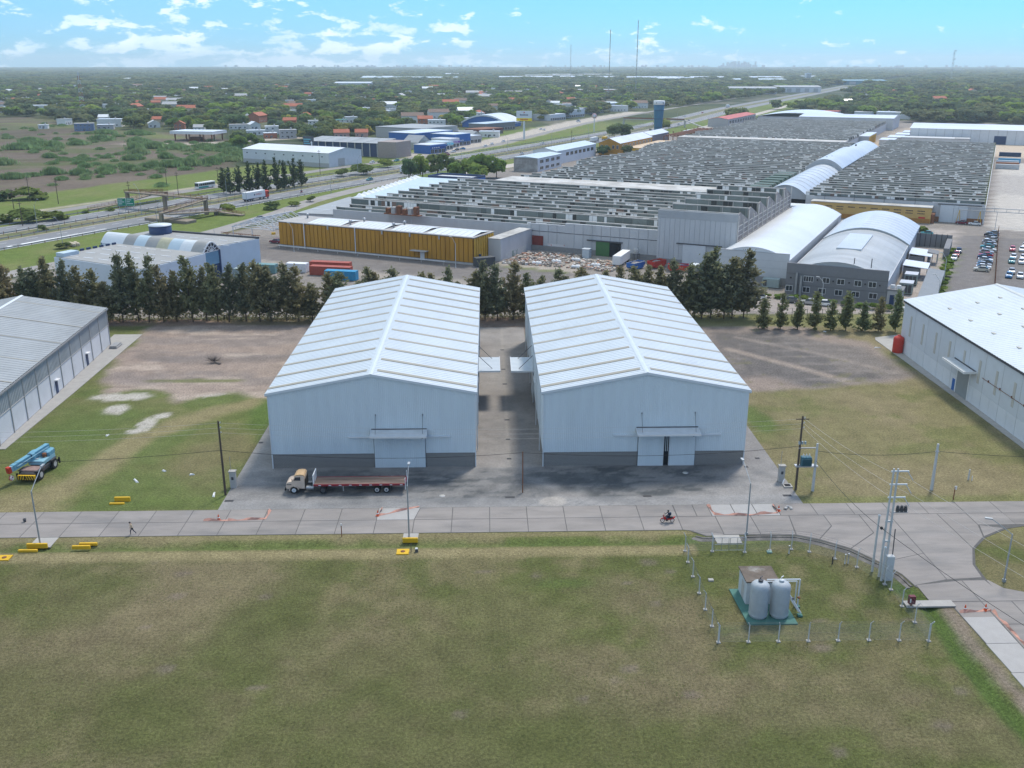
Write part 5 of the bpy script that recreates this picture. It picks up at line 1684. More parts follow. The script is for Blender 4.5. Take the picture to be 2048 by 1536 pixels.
b.face([(-19.5, v, z) for v, z in prof][::-1] + [(-19.5, -54, 0), (-19.5, -47.6, 0)]).build('barrel_end', M_BHW, bh)
MB().box(-19.0, 18.2, -54.0, -47.6, 0, 8.2).build('wall', M_BHW, bh)
fan = MB().face([(18.55, v, z) for v, z in prof]).build('fan_light', M_GLASS, bh)
b = MB()
for k in range(7):
 t = math.pi * k / 6
 b.tube((18.62, -50.8, 8.25), (18.62, -50.8 - 3.2 * math.cos(t), 8.25 + 2.6 * math.sin(t)), .12, n=5)
for (v0, z0), (v1, z1) in zip(prof, prof[1:]):
 b.tube((18.62, v0, z0), (18.62, v1, z1), .22, n=5)
 b.tube((18.62, -50.8 + (v0 + 50.8) * .55, 8.25 + (z0 - 8.2) * .55), (18.62, -50.8 + (v1 + 50.8) * .55, 8.25 + (z1 - 8.2) * .55), .1, n=5)
b.build('fan_frame', M_WHITEP, fan)
MB().box(18.2, 18.6, -53.6, -48.0, 4.6, 8.1).build('glass_wall', mat('blue_glass', (.16, .30, .40), .2, .1), bh)
MB().box(18.2, 18.62, -53.4, -48.2, 0, 4.5).build('door', M_NAVY, bh)
MB().box(18.2, 18.8, -54.1, -53.6, 0, 8.4).build('pilaster', M_TRIM, bh)
MB().box(18.2, 18.8, -48.1, -47.6, 0, 8.4).build('pilaster', M_NAVY, bh)
MB().lathe([(3.2, 0), (3.2, 2.4)], (-12, -38.5, 9.0), 22).build('drum', M_NAVY, bh)
MB().lathe([(3.3, 2.4), (3.3, 2.65), (.1, 2.75)], (-12, -38.5, 9.0), 22).build('drum_lid', M_TRIM, bh)
for k in range(9):
 MB().box(-13.4 + k * .1, -12.9 + k * .1, -73 + k * 2.1, -71.9 + k * 2.1, 8.3, 9.0).build('merlon', M_NAVY, bh)
MB().box(-12.4, -9.5, -74.8, -70, 8.4, 9.4).build('roof_hatch', M_PALEB, bh)
# ------------------------------------------------------------------ people
M_SKIN = mat('skin', (.42, .25, .17), .6, .05)
def skinned(name, joints, edges, root, mats, mfn, parent=None):
 """one continuous body grown round a skeleton; MFN picks the slot from a point"""
 keys = list(joints)
 keys.remove(root)
 keys = [root] + keys
 me = bpy.data.meshes.new(name)
 me.from_pydata([joints[k][:3] for k in keys], [(keys.index(a), keys.index(b)) for a, b in edges], [])
 o = bpy.data.objects.new(name, me)
 COL.objects.link(o)
 sk = o.modifiers.new('skin', 'SKIN')
 for i, k in enumerate(keys):
  r = joints[k][3]
  me.skin_vertices[0].data[i].radius = (r, r)
 me.skin_vertices[0].data[0].use_root = True
 ss = o.modifiers.new('sub', 'SUBSURF')
 ss.levels = ss.render_levels = 2
 dg = bpy.context.evaluated_depsgraph_get()
 m2 = bpy.data.meshes.new_from_object(o.evaluated_get(dg))
 bpy.data.objects.remove(o)
 m2.materials.clear()
 for m in mats:
  m2.materials.append(m)
 for p in m2.polygons:
  p.material_index = mfn(p.center)
  p.use_smooth = True
 return link(name, m2, parent)
def hand(joints, edges, wrist, d, side, s=1.0, curl=.5):
 """palm, four fingers and a thumb as short chains from the wrist; D points along the forearm"""
 w = Vector(joints[wrist][:3])
 d = Vector(d).normalized()
 a = Vector(side).normalized()
 n = d.cross(a).normalized()
 palm = w + d * .075
 joints[wrist + '_palm'] = (*palm, .032 * s)
 edges.append((wrist, wrist + '_palm'))
 for k, L in enumerate((.062, .072, .066, .052)):
  b = palm + a * (.026 - .018 * k) + d * .02
  t1 = b + d * L * .55 + n * L * .15 * curl
  t2 = t1 + d * L * .35 + n * L * .55 * curl
  for j, p in enumerate((b, t1, t2)):
   joints[f'{wrist}_f{k}{j}'] = (*p, (.0115, .0095, .008)[j])
  edges += [(wrist + '_palm', f'{wrist}_f{k}0'), (f'{wrist}_f{k}0', f'{wrist}_f{k}1'), (f'{wrist}_f{k}1', f'{wrist}_f{k}2')]
 b = w + d * .035 + a * .036
 t = b + a * .035 + d * .03 + n * .012
 joints[wrist + '_t0'] = (*b, .013)
 joints[wrist + '_t1'] = (*t, .0095)
 edges += [(wrist, wrist + '_t0'), (wrist + '_t0', wrist + '_t1')]
def head_parts(root, c, fwd, hair_m, cap=None, beard=False):
 """eyes, nose, mouth, ears and hair (or cap) set on the head at C looking along FWD (local x)"""
 c, f = Vector(c), Vector(fwd).normalized()
 s = Vector((0, 0, 1)).cross(f)
 up = Vector((0, 0, 1))
 b = MB()
 for k in (-1, 1):
  b.lathe([(.0, -.012), (.012, 0), (.0, .012)], c + f * .094 + s * .033 * k + up * .005, 6)
 b.build('eye', M_DARK, root)
 b = MB().tube(c + f * .095 + up * .0, c + f * .122 - up * .035, .010, .016, 6)
 b.build('nose', M_SKIN, root)
 MB().tube(c + f * .092 - up * .062 - s * .022, c + f * .092 - up * .062 + s * .022, .008, n=5).build('mouth', mat('lips', (.30, .12, .10)), root)
 for k in (-1, 1):
  MB().lathe([(.0, -.032), (.018, 0), (.0, .032)], c + s * .083 * k - up * .005, 6).build('ear', M_SKIN, root)
 h = MB()
 h.lathe([(.102, -.01), (.108, .03), (.092, .085), (.05, .122), (.0, .132)], c - f * .012, 12)
 o = h.build('cap' if cap else 'hair', cap or hair_m, root)
 if cap:
  MB().raw([c + f * .08 + s * .07 + up * .04, c + f * .08 - s * .07 + up * .04, c + f * .17 - s * .05 + up * .025, c + f * .17 + s * .05 + up * .025] + [c + f * .08 + s * .07 + up * .052, c + f * .08 - s * .07 + up * .052, c + f * .17 - s * .05 + up * .037, c + f * .17 + s * .05 + up * .037], [(3, 2, 1, 0), (4, 5, 6, 7), (0, 1, 5, 4), (1, 2, 6, 5), (2, 3, 7, 6), (3, 0, 4, 7)]).build('cap_peak', cap, o)
# a man striding along the street to the west, leaning into the walk (local +x is his way ahead)
J = {'pelvis': (0, 0, .90, .135), 'belly': (.03, 0, 1.04, .135), 'chest': (.08, 0, 1.24, .15), 'collar': (.12, 0, 1.40, .10), 'neck': (.145, 0, 1.48, .055), 'head': (.18, 0, 1.60, .092), 'crown': (.19, 0, 1.67, .075),
  'shl': (.11, .18, 1.38, .065), 'ell': (.00, .25, 1.13, .045), 'wrl': (.16, .27, .95, .032), 'shr': (.11, -.18, 1.38, .065), 'elr': (.16, -.25, 1.12, .045), 'wrr': (.34, -.20, 1.00, .032),
  'hipl': (0, .095, .86, .098), 'knl': (.20, .10, .50, .066), 'anl': (.18, .10, .10, .045), 'tol': (.32, .11, .04, .038),
  'hipr': (0, -.095, .86, .098), 'knr': (-.10, -.10, .48, .066), 'anr': (-.42, -.10, .16, .045), 'tor': (-.34, -.10, .045, .036)}
E_ = [('pelvis', 'belly'), ('belly', 'chest'), ('chest', 'collar'), ('collar', 'neck'), ('neck', 'head'), ('head', 'crown'), ('collar', 'shl'), ('shl', 'ell'), ('ell', 'wrl'), ('collar', 'shr'), ('shr', 'elr'), ('elr', 'wrr'),
  ('pelvis', 'hipl'), ('hipl', 'knl'), ('knl', 'anl'), ('anl', 'tol'), ('pelvis', 'hipr'), ('hipr', 'knr'), ('knr', 'anr'), ('anr', 'tor')]
hand(J, E_, 'wrl', (.55, .05, -.6), (0, -1, 0))
hand(J, E_, 'wrr', (.7, .2, -.4), (0, 1, 0))
M_SHIRT = mat('beige_shirt', (.46, .36, .25), .85, .1, 6)
M_TROU = mat('navy_trousers', (.02, .026, .05), .9, .15, 6)
man = thing('person', 'person in beige shirt, dark cap and navy trousers striding along the concrete street', 'person', (-45.1, 110.9, .062), rad(180))
def man_m(c):
 if c.z < .075: return 3
 if c.z < .93 and abs(c.y) < .24 and not (c.x > .10 and c.z > .72): return 2
 if c.z > 1.45: return 0
 if abs(c.y) > .2 and c.z < 1.16 or c.z < .93: return 0
 return 1
skinned('body', J, E_, 'pelvis', [M_SKIN, M_SHIRT, M_TROU, M_BLACK], man_m, man)
head_parts(man, (.185, 0, 1.615), (1, 0, -.12), M_BLACK, cap=mat('dark_cap', (.02, .02, .022)))
# ------------------------------------------------------------------ motorcycle and its rider, heading west
M_RED2 = mat('gloss_red', (.45, .012, .018), .3, .05, spec=.5)
M_TYRE = mat('tyre', (.022, .022, .023), .9, .15, 4)
M_RIM = mat('rim', (.52, .53, .54), .4, .08, metal=.5)
def ring(mb, c, r, t, n=18, m=0):
 pts = [(c[0] + r * math.cos(2 * math.pi * k / n), c[1], c[2] + r * math.sin(2 * math.pi * k / n)) for k in range(n + 1)]
 for a, b in zip(pts, pts[1:]):
  mb.tube(a, b, t, n=6, m=m, cap=False)
mo = thing('motorcycle', 'small red motorcycle ridden along the street before the warehouse with the open door', 'motorcycle', (23.0, 112.5, .062), rad(180))
for x in (.63, -.63):
 w = MB()
 ring(w, (x, 0, .30), .255, .045)
 o = w.build('wheel', M_TYRE, mo)
 q = MB()
 ring(q, (x, 0, .30), .215, .018)
 for k in range(8):
  q.tube((x, 0, .30), (x + .21 * math.cos(k * math.pi / 4), 0, .30 + .21 * math.sin(k * math.pi / 4)), .007, n=4)
 q.tube((x, -.06, .3), (x, .06, .3), .05, n=8)
 q.build('rim', M_RIM, o)
 MB().extr([(x - .29, .44), (x - .20, .58), (x, .64), (x + .20, .58), (x + .22, .54), (x, .59), (x - .18, .53), (x - .25, .42)], -.06, .06).build('mudguard', M_RED2, mo)
MB().extr([(.52, .62), (.60, .98), (.50, 1.02), (.34, .74), (.10, .62), (.10, .42), (.36, .40)], -.11, .11).build('leg_shield', M_RED2, mo)
MB().extr([(-.92, .80), (-.70, .66), (-.20, .58), (.08, .50), (.06, .40), (-.30, .42), (-.62, .50), (-.95, .72)], -.12, .12).build('tail_fairing', M_RED2, mo)
MB().extr([(-.72, .70), (-.60, .80), (-.20, .78), (.05, .72), (.05, .62), (-.25, .62), (-.7, .67)], -.13, .13).build('saddle', M_BLACK, mo)
MB().bev(-.12, .22, -.12, .12, .24, .46, .04).build('engine', M_DKSTEEL, mo)
MB().tube((.10, -.15, .26), (-.70, -.17, .34), .035, .05, 8).build('exhaust', M_STEEL, mo)
for y in (-.09, .09):
 MB().tube((.63, y, .30), (.46, y * .7, 1.0), .022).build('fork', M_STEEL, mo)
MB().path([(.40, -.34, 1.06), (.46, -.1, 1.02), (.46, .1, 1.02), (.40, .34, 1.06)], .016).build('handlebar', M_BLACK, mo)
MB().lathe([(.0, 0), (.08, .02), (.09, .08), (.0, .12)], (.56, 0, .92), 10).build('headlight', M_GLASS, mo)
MB().box(-.97, -.90, -.07, .07, .74, .82).build('tail_light', M_REDP, mo)
for y in (-.18, .18):
 MB().tube((.42, y, 1.03), (.36, y * 1.5, 1.24), .008, n=4).lathe([(.0, -.04), (.05, 0), (.0, .04)], (.36, y * 1.5, 1.26), 8).build('mirror', M_BLACK, mo)
J = {'pelvis': (-.28, 0, .90, .15), 'belly': (-.24, 0, 1.05, .14), 'chest': (-.16, 0, 1.25, .16), 'collar': (-.10, 0, 1.40, .10), 'neck': (-.08, 0, 1.47, .055), 'head': (-.05, 0, 1.58, .09), 'crown': (-.05, 0, 1.65, .075),
  'shl': (-.11, .19, 1.38, .07), 'ell': (.10, .30, 1.16, .05), 'wrl': (.34, .30, 1.08, .034), 'shr': (-.11, -.19, 1.38, .07), 'elr': (.10, -.30, 1.16, .05), 'wrr': (.34, -.30, 1.08, .034),
  'hipl': (-.22, .11, .86, .10), 'knl': (.22, .20, .74, .07), 'anl': (.08, .18, .34, .05), 'tol': (.22, .19, .28, .04),
  'hipr': (-.22, -.11, .86, .10), 'knr': (.22, -.20, .74, .07), 'anr': (.08, -.18, .34, .05), 'tor': (.22, -.19, .28, .04)}
E_ = [('pelvis', 'belly'), ('belly', 'chest'), ('chest', 'collar'), ('collar', 'neck'), ('neck', 'head'), ('head', 'crown'), ('collar', 'shl'), ('shl', 'ell'), ('ell', 'wrl'), ('collar', 'shr'), ('shr', 'elr'), ('elr', 'wrr'),
  ('pelvis', 'hipl'), ('hipl', 'knl'), ('knl', 'anl'), ('anl', 'tol'), ('pelvis', 'hipr'), ('hipr', 'knr'), ('knr', 'anr'), ('anr', 'tor')]
hand(J, E_, 'wrl', (.6, .05, -.25), (0, -1, 0), curl=1.2)
hand(J, E_, 'wrr', (.6, -.05, -.25), (0, 1, 0), curl=-1.2)
rd = thing('person', 'person in dark jacket, helmet and small backpack riding the red motorcycle', 'person', (23.0, 112.5, .062), rad(180))
M_JACK = mat('dark_jacket', (.018, .03, .055), .85, .15, 6)
skinned('body', J, E_, 'pelvis', [M_SKIN, M_JACK, M_TROU, M_BLACK], lambda c: 3 if c.z < .36 else (2 if c.z < .96 and c.x < .3 else (0 if c.z > 1.46 or c.x > .33 else 1)), rd)
head_parts(rd, (-.045, 0, 1.60), (1, 0, -.05), M_BLACK)
hm = MB().lathe([(.09, -.09), (.125, -.04), (.135, .03), (.115, .10), (.06, .145), (0, .155)], (-.06, 0, 1.62), 14).build('helmet', mat('dark_green_helmet', (.02, .035, .03), .3), rd)
MB().bev(-.46, -.28, -.14, .14, 1.05, 1.42, .04).build('backpack', mat('navy_pack', (.02, .05, .09)), rd)
# ------------------------------------------------------------------ flatbed truck
M_CAB = mat('cream_cab_paint', (.55, .44, .35), .5, .10, 1.2, alt=(.42, .31, .22), altfac=(.56, .72))
M_TAN = mat('tan_cab_roof', (.46, .31, .17), .5, .10, 1.5)
M_PLANK = mat('deck_plank', (.145, .108, .09), .9, .3, 1.2, .2, stretch=(.25, 3, 1), rnd=.22, alt=(.30, .22, .18), altfac=(.55, .68))
M_DKRED = mat('maroon_side_rail', (.24, .02, .03), .55, .12, 2)
tk = thing('flatbed_truck', 'old cream bonneted truck with a long empty maroon flatbed trailer', 'truck', (-27.0, 123.75, .035), 0)
cabp = [(-.15, .75), (-1.0, .72), (-1.08, 1.0), (-1.02, 1.45), (-.75, 1.68), (-.10, 1.82), (.18, 2.50), (.40, 2.62), (1.35, 2.66), (1.50, 2.45), (1.52, 1.2), (1.50, .72), (.62, .75), (.50, 1.05), (.22, 1.20), (-.08, 1.05)]
b = MB()
for s in (-1, 1):
 ys = s * 1.08
 b.face([(x, ys, z) for x, z in (cabp if s < 0 else cabp[::-1])])
n = len(cabp)
for i in range(n):
 (x0, z0), (x1, z1) = cabp[i], cabp[(i + 1) % n]
 b.face([(x1, -1.08, z1), (x0, -1.08, z0), (x0, 1.08, z0), (x1, 1.08, z1)])
cab = b.build('cab', M_CAB, tk)
MB().extr([(.10, 2.52), (.42, 2.74), (1.0, 2.80), (1.40, 2.74), (1.56, 2.50), (1.5, 2.45), (.16, 2.46)], -1.02, 1.02).build('cab_roof', M_TAN, cab)
for s in (-1, 1):
 MB().extr([(.05, 1.95), (.28, 2.42), (.98, 2.45), (.98, 1.92)], s * 1.09 - .012, s * 1.09 + .012).build('side_window', M_GLASS, cab)
 dd = MB().extr([(.0, .95), (.0, 1.86), (1.06, 1.86), (1.06, .9)], s * 1.1 - .014, s * 1.1 + .014).build('door', M_CAB, cab)
 MB().box(.85, 1.0, s * 1.12 - .03, s * 1.12 + .03, 1.6, 1.66).build('handle', M_STEEL, dd)
 MB().extr([(-.52, .45), (-.50, .85), (-.28, 1.08), (0, 1.16), (.30, 1.08), (.52, .85), (.60, .60), (.70, .62), (.62, .95), (.36, 1.22), (0, 1.30), (-.36, 1.20), (-.62, .9), (-.62, .45)], s * 1.12 - .12, s * 1.12 + .12).build('fender', M_CAB, tk)
 MB().lathe([(0, -.12), (.12, 0), (0, .12)], (-1.02, s * .78, 1.05), 10).build('headlight', M_TRIM, tk)
 MB().box(-.95, -.30, s * 1.085 - .01, s * 1.085 + .01, 1.28, 1.40).build('badge', M_DKSTEEL, cab)
 MB().tube((.0, s * 1.1, 2.0), (-.1, s * 1.35, 2.1), .02).box(-.14, -.08, s * 1.36 - .08, s * 1.36 + .08, 1.9, 2.3).build('mirror', M_BLACK, cab)
MB().raw([(-.10, -.92, 1.86), (.17, -.92, 2.47), (.17, .92, 2.47), (-.10, .92, 1.86)], [(0, 1, 2, 3)]).build('windscreen', M_GLASS, cab)
MB().box(-1.12, -1.04, -.55, .55, .75, 1.4).build('grille', M_DKSTEEL, tk)
MB().bev(-1.28, -1.10, -1.15, 1.15, .48, .74, .05).build('bumper', M_BLACK, tk)
for y in (-.42, .30):
 MB().box(-1.0, 5.6, y, y + .12, .72, .95).build('chassis_rail', M_DKSTEEL, tk)
MB().box(1.58, 1.66, -1.0, 1.0, 1.0, 2.1).build('rear_rack', M_BLACK, tk)
for y in (-.9, 0, .9):
 MB().tube((2.4, y, .95), (2.4, y, 1.9), .03).build('rack_post', M_BLACK, tk)
MB().tube((2.4, -.95, 1.9), (2.4, .95, 1.9), .03).build('rack_bar', M_BLACK, tk)
for y in (-1.0, .62):
 MB().tube((1.7, y + .2, .75), (2.7, y + .2, .75), .28, n=10).build('fuel_tank', M_STEEL, tk)
MB().bev(3.4, 4.6, -.5, .5, .98, 1.10, .04).build('fifth_wheel', M_BLACK, tk)
def wheel(x, s, r, w, rm, dual=False):
 y = s * 1.0
 o = MB().tube((x, y - w / 2, r), (x, y + w / 2, r), r, n=18).build('wheel', M_TYRE, tk)
 MB().tube((x, y + s * (w / 2 - .03), r), (x, y + s * (w / 2 + .015), r), r * .60, n=14).build('rim', rm, o)
 MB().tube((x, y + s * (w / 2 + .01), r), (x, y + s * (w / 2 + .07), r), r * .24, n=10).build('hub', M_DKSTEEL if rm is not M_TRIM else M_RIM, o)
for s in (-1, 1):
 wheel(.0, s, .50, .28, M_TRIM)
 wheel(4.0, s, .50, .52, M_DKSTEEL)
 wheel(11.45, s, .50, .52, M_RIM)
 wheel(12.75, s, .50, .52, M_RIM)
for x in (0, 4.0, 11.45, 12.75):
 MB().tube((x, -.95, .5), (x, .95, .5), .08).build('axle', M_DKSTEEL, tk)
tx0, tx1 = 2.75, 15.35
n = 11
for k in range(n):
 y0 = -1.24 + 2.48 * k / n
 if 3 <= k <= 4:
  MB().box(tx0 + .05, tx1 - .05, y0 + .02, y0 + 2.48 / n - .02, 1.36, 1.405).build('plank', M_PLANK, tk)
 else:
  m_ = tx0 + 8.2 + .6 * (k % 3)
  MB().box(tx0 + .05, m_, y0 + .02, y0 + 2.48 / n - .02, 1.36, 1.41).build('plank', M_PLANK, tk)
  MB().box(m_ + .03, tx1 - .05, y0 + .02, y0 + 2.48 / n - .02, 1.36, 1.40).build('plank', M_PLANK, tk)
for s in (-1, 1):
 MB().box(tx0, tx1, s * 1.29 - .04, s * 1.29 + .04, 1.16, 1.44).build('side_rail', M_DKRED, tk)
 for k in range(9):
  MB().box(tx0 + .7 + k * 1.4, tx0 + 1.05 + k * 1.4, s * 1.335 - .008, s * 1.335 + .008, 1.22, 1.34).build('reflector', M_TRIM, tk)
 MB().box(tx0 + 1, tx1 - .2, s * .45 - .06, s * .45 + .06, .98, 1.33).build('main_beam', M_DKRED, tk)
 MB().box(6.7, 6.85, s * .9 - .08, s * .9 + .08, .25, 1.3).build('landing_leg', M_STEEL, tk)
for k in range(9):
 MB().box(tx0 + .6 + k * 1.45, tx0 + .72 + k * 1.45, -1.25, 1.25, 1.22, 1.355).build('cross_beam', M_DKRED, tk)
MB().box(tx0 - .06, tx0 + .04, -1.28, 1.28, 1.2, 2.75).build('headboard', M_TRIM, tk)
for y in (-.6, .6):
 MB().box(tx0 + .04, tx0 + .10, y - .05, y + .05, 1.42, 2.7).build('headboard_post', M_STEEL, tk)
for y in (-1.25, 1.25):
 MB().box(tx1, tx1 + .06, y - .16, y + .16, .55, 2.25).build('tail_board', M_TRIM, tk)
MB().box(tx1 - .05, tx1 + .05, -1.25, 1.25, 1.14, 1.42).build('tail_beam', M_DKRED, tk)
MB().bev(8.6, 9.9, -1.2, -.75, .62, 1.1, .04).build('tool_box', M_BLACK, tk)
for s in (-1, 1):
 MB().box(10.9, 13.3, s * 1.0 - .3, s * 1.0 + .3, 1.06, 1.10).build('mudguard', M_BLACK, tk)
 MB().box(13.45, 13.5, s * 1.0 - .28, s * 1.0 + .28, .3, 1.05).build('mud_flap', M_BLACK, tk)
# ------------------------------------------------------------------ rough-terrain crane
M_CRB = mat('crane_blue', (.13, .31, .40), .55, .15, 1.2, alt=(.22, .38, .44), altfac=(.55, .7))
M_CRB2 = mat('crane_pale_blue', (.22, .40, .47), .5, .12, 1.2)
M_CARR = mat('carrier_grey', (.055, .055, .058), .8, .2, 2, alt=(.16, .10, .075), altfac=(.56, .7))
cr = thing('mobile_crane', 'pale blue rough-terrain crane with red boom head parked on the grass', 'crane', (-65.3, 130.6, 0), rad(-4))
# front (hazard bumper) at -y, wheels 1.7 m
MB().bev(-1.15, 1.15, -3.1, 3.1, .75, 1.35, .12).build('carrier', M_CARR, cr)
MB().bev(-1.2, 1.2, -2.6, -.9, 1.35, 1.62, .08).build('front_deck', mat('deck_dusty', (.25, .17, .15), .9, .2, 2), cr)
MB().box(-1.25, 1.25, -3.45, -3.1, .5, 1.15).build('bumper', M_YELP, cr)
for k in range(7):
 x = -1.15 + k * .36
 MB().raw([(x, -3.46, .5), (x + .16, -3.46, .5), (x + .36 * (1 if k < 3 else -1) * .6 + .16, -3.46, 1.15), (x + .36 * (1 if k < 3 else -1) * .6, -3.46, 1.15)], [(0, 1, 2, 3)]).build('hazard_stripe', M_BLACK, cr)
for y in (-2.0, 2.0):
 for s in (-1, 1):
  o = MB().tube((s * 1.2 - .26, y, .74), (s * 1.2 + .26, y, .74), .74, n=18).build('wheel', M_TYRE, cr)
  MB().tube((s * 1.2 + s * .2, y, .74), (s * 1.2 + s * .28, y, .74), .42, n=14).build('rim', M_CONCG, o)
  MB().box(s * 1.2 - .3, s * 1.2 + .3, y - .8, y + .8, 1.52, 1.58).build('mudguard', M_CARR, cr)
for y in (-3.0, 3.15):
 MB().box(-1.55, 1.55, y - .12, y + .12, .7, .95).build('outrigger_beam', M_BLACK, cr)
 for s in (-1, 1):
  MB().box(s * 1.5 - .1, s * 1.5 + .1, y - .1, y + .1, .4, 1.3).build('outrigger_jack', M_BLACK, cr)
MB().bev(-1.1, 1.15, -.6, 3.0, 1.6, 2.2, .12).build('turntable_deck', M_CRB2, cr)
MB().bev(-.2, 1.15, 1.2, 3.15, 2.2, 2.95, .18).build('engine_house', M_CRB, cr)
MB().bev(-1.15, -.25, -.5, 1.2, 2.2, 3.35, .2).build('operator_cab', M_CRB, cr)
MB().box(-1.17, -1.13, -.3, 1.0, 2.55, 3.2).build('cab_window', M_GLASS, cr)
MB().box(-1.0, -.4, -.53, -.49, 2.5, 3.2).build('cab_window', M_GLASS, cr)
MB().lathe([(.0, -.3), (.3, -.3), (.3, .3), (0, .3)], (.6, 1.0, 2.5), 10).build('winch', M_RUST, cr)
bo = MB()
A0, A1 = Vector((.25, 2.9, 3.15)), Vector((-2.0, -4.1, 2.2))
dv = (A1 - A0).normalized()
sx = dv.cross(Vector((0, 0, 1))).normalized()
uz = sx.cross(dv)
def boom(mb, t0, t1, hw, hh):
 a, b_ = A0.lerp(A1, t0), A0.lerp(A1, t1)
 v = [p + sx * (i * hw) + uz * (j * hh) for p in (a, b_) for i, j in ((-1, -1), (1, -1), (1, 1), (-1, 1))]
 return mb.raw(v, [(0, 1, 5, 4), (1, 2, 6, 5), (2, 3, 7, 6), (3, 0, 4, 7), (3, 2, 1, 0), (4, 5, 6, 7)])
boom(bo, 0, .90, .34, .42)
bm = bo.build('boom', M_CRB, cr)
boom(MB(), .88, .96, .28, .36).build('boom_section', M_CRB2, bm)
boom(MB(), .955, 1.02, .30, .46).build('boom_head', mat('boom_red', (.45, .04, .02), .6, .15), bm)
for k in range(5):
 c = A0.lerp(A1, .12 + k * .17)
 boom(MB(), .10 + k * .17, .16 + k * .17, .352, .12).build('boom_window', M_NAVY, bm)
jb = MB()
for k in (-1, 1):
 jb.tube(A0.lerp(A1, .05) + sx * .52 * k * -1 + uz * .15, A0.lerp(A1, .85) + sx * .52 * -k + uz * .1, .07, n=5)
jb.build('jib', M_CRB2, cr)
MB().tube((.1, .2, 2.2), A0.lerp(A1, .45) - uz * .35, .13, n=8).build('lift_ram', M_STEEL, cr)
tip = A0.lerp(A1, 1.0)
MB().tube(tip - uz * .2, tip - uz * .2 - Vector((0, 0, .7)), .03, n=4).build('hoist_rope', M_BLACK, cr)
MB().tube(tip + Vector((.25, 0, -1.15)) - sx * .12, tip + Vector((.25, 0, -1.15)) + sx * .12, .36, n=14).build('hook_block', mat('hazard_hook', (.35, .05, .04), .6, .2, 4, alt=(.7, .68, .64), altfac=(.5, .52)), cr)
MB().path([tip + Vector((0, 0, -.9)), tip + Vector((-.1, 0, -1.3)), tip + Vector((.05, 0, -1.5))], .06).build('hook', M_RUST, cr)
for k in range(3):
 MB().path([(1.18, 1.4 + k * .7, 2.2), (1.18, 1.4 + k * .7, 2.9)], .02, 4).build('handrail', M_CRB2, cr)
# ------------------------------------------------------------------ street lamps, poles and cables
M_POLEG = mat('lamp_grey', (.34, .36, .37), .5, .08, metal=.3)
M_WOOD = mat('pole_wood', (.085, .065, .052), .9, .2, 2, stretch=(4, 4, .3))
M_CPOLE = mat('concrete_pole', (.47, .48, .475), .85, .1, 2)
def lamp_post(label, x, y, h, ax, ay, cat='street lamp', base=0.0, group='street lamps of the estate', name='street_lamp', m=None):
 t = thing(name, label, cat, (x, y, base), 0, group)
 m = m or M_POLEG
 MB().tube((0, 0, 0), (0, 0, h * .80), .11, .075, 8).build('pole', m, t)
 MB().path([(0, 0, h * .79), (ax * .3, ay * .3, h * .86), (ax, ay, h)], .05, 6).build('arm', m, t)
 d = Vector((ax, ay, 0)).normalized()
 s = Vector((-d.y, d.x, 0))
 c = Vector((ax, ay, h))
 q = MB()
 v = [c + d * a + s * w + Vector((0, 0, z)) for z in (-.06, .08) for a, w in ((-.1, -.13), (.7, -.16), (.7, .16), (-.1, .13))]
 q.raw(v, [(3, 2, 1, 0), (4, 5, 6, 7), (0, 1, 5, 4), (1, 2, 6, 5), (2, 3, 7, 6), (3, 0, 4, 7)]).build('lamp_head', m, t)
 MB().box(-.16, .16, -.16, .16, 0, .35).build('base', m, t)
 return t
lamp_post('street lamp on the grass beside the two yellow headwalls at the west', -55.5, 108.3, 9.2, .1, 3.2)
lamp_post('street lamp at the yellow headwall opposite the trailer tail', -10.1, 108.9, 9.1, .05, 2.3)
lamp_post('street lamp beside the gate of the fenced pump station', 32.4, 108.9, 8.9, -.3, 3.0)
lamp_post('street lamp on the round grass island at the junction', 59.0, 96.6, 7.6, -2.2, .8)
def insulators(mb, x, y, zs, dx=.25):
 for z in zs:
  mb.tube((x, y, z), (x + dx, y, z), .03, n=5)
  mb.lathe([(.0, 0), (.07, .02), (.05, .1), (.07, .14), (0, .2)], (x + dx, y, z), 7)
p1 = thing('utility_pole', 'dark wooden utility pole at the west corner of the paved yard', 'utility pole', (-36.4, 122.5, 0))
MB().tube((0, 0, 0), (0, 0, 10.9), .17, .12, 8).build('pole', M_WOOD, p1)
b = MB(); insulators(b, 0, 0, (10.6, 9.9, 9.2)); b.build('insulator', M_TRIM, p1)['kind'] = 'stuff'
p2 = thing('utility_pole', 'dark wooden utility pole carrying the transformer at the east yard corner', 'utility pole', (42.7, 122.1, 0))
MB().tube((0, 0, 0), (0, 0, 11.0), .18, .13, 8).build('pole', M_WOOD, p2)
b = MB(); insulators(b, 0, 0, (10.7, 10.0, 9.3), .3); b.build('insulator', M_TRIM, p2)['kind'] = 'stuff'
MB().box(-.9, .9, -.06, .06, 10.5, 10.62).build('crossarm', M_WOOD, p2)
for k in range(3):
 MB().box(-.2 + k * .4, .0 + k * .4, -.15, .15, 6.9, 7.3).build('fuse_cutout', mat('fuse_grey', (.30, .36, .38)), p2)
p3 = thing('utility_pole', 'concrete pole beside the wooden transformer pole', 'utility pole', (45.0, 121.8, 0))
MB().tube((0, 0, 0), (0, 0, 7.1), .22, .15, 8).build('pole', M_CPOLE, p3)
tr = thing('transformer', 'blue-green transformer on a platform between the wooden and the concrete pole', 'transformer', (43.75, 122.0, 0))
MB().box(-1.5, 1.6, -.45, .45, 3.65, 3.8).build('platform', M_STEEL, tr)
MB().box(-1.2, 1.3, -.06, .06, 6.3, 6.42).build('top_beam', M_STEEL, tr)
m_tr = mat('transformer_green', (.045, .13, .165), .5, .1)
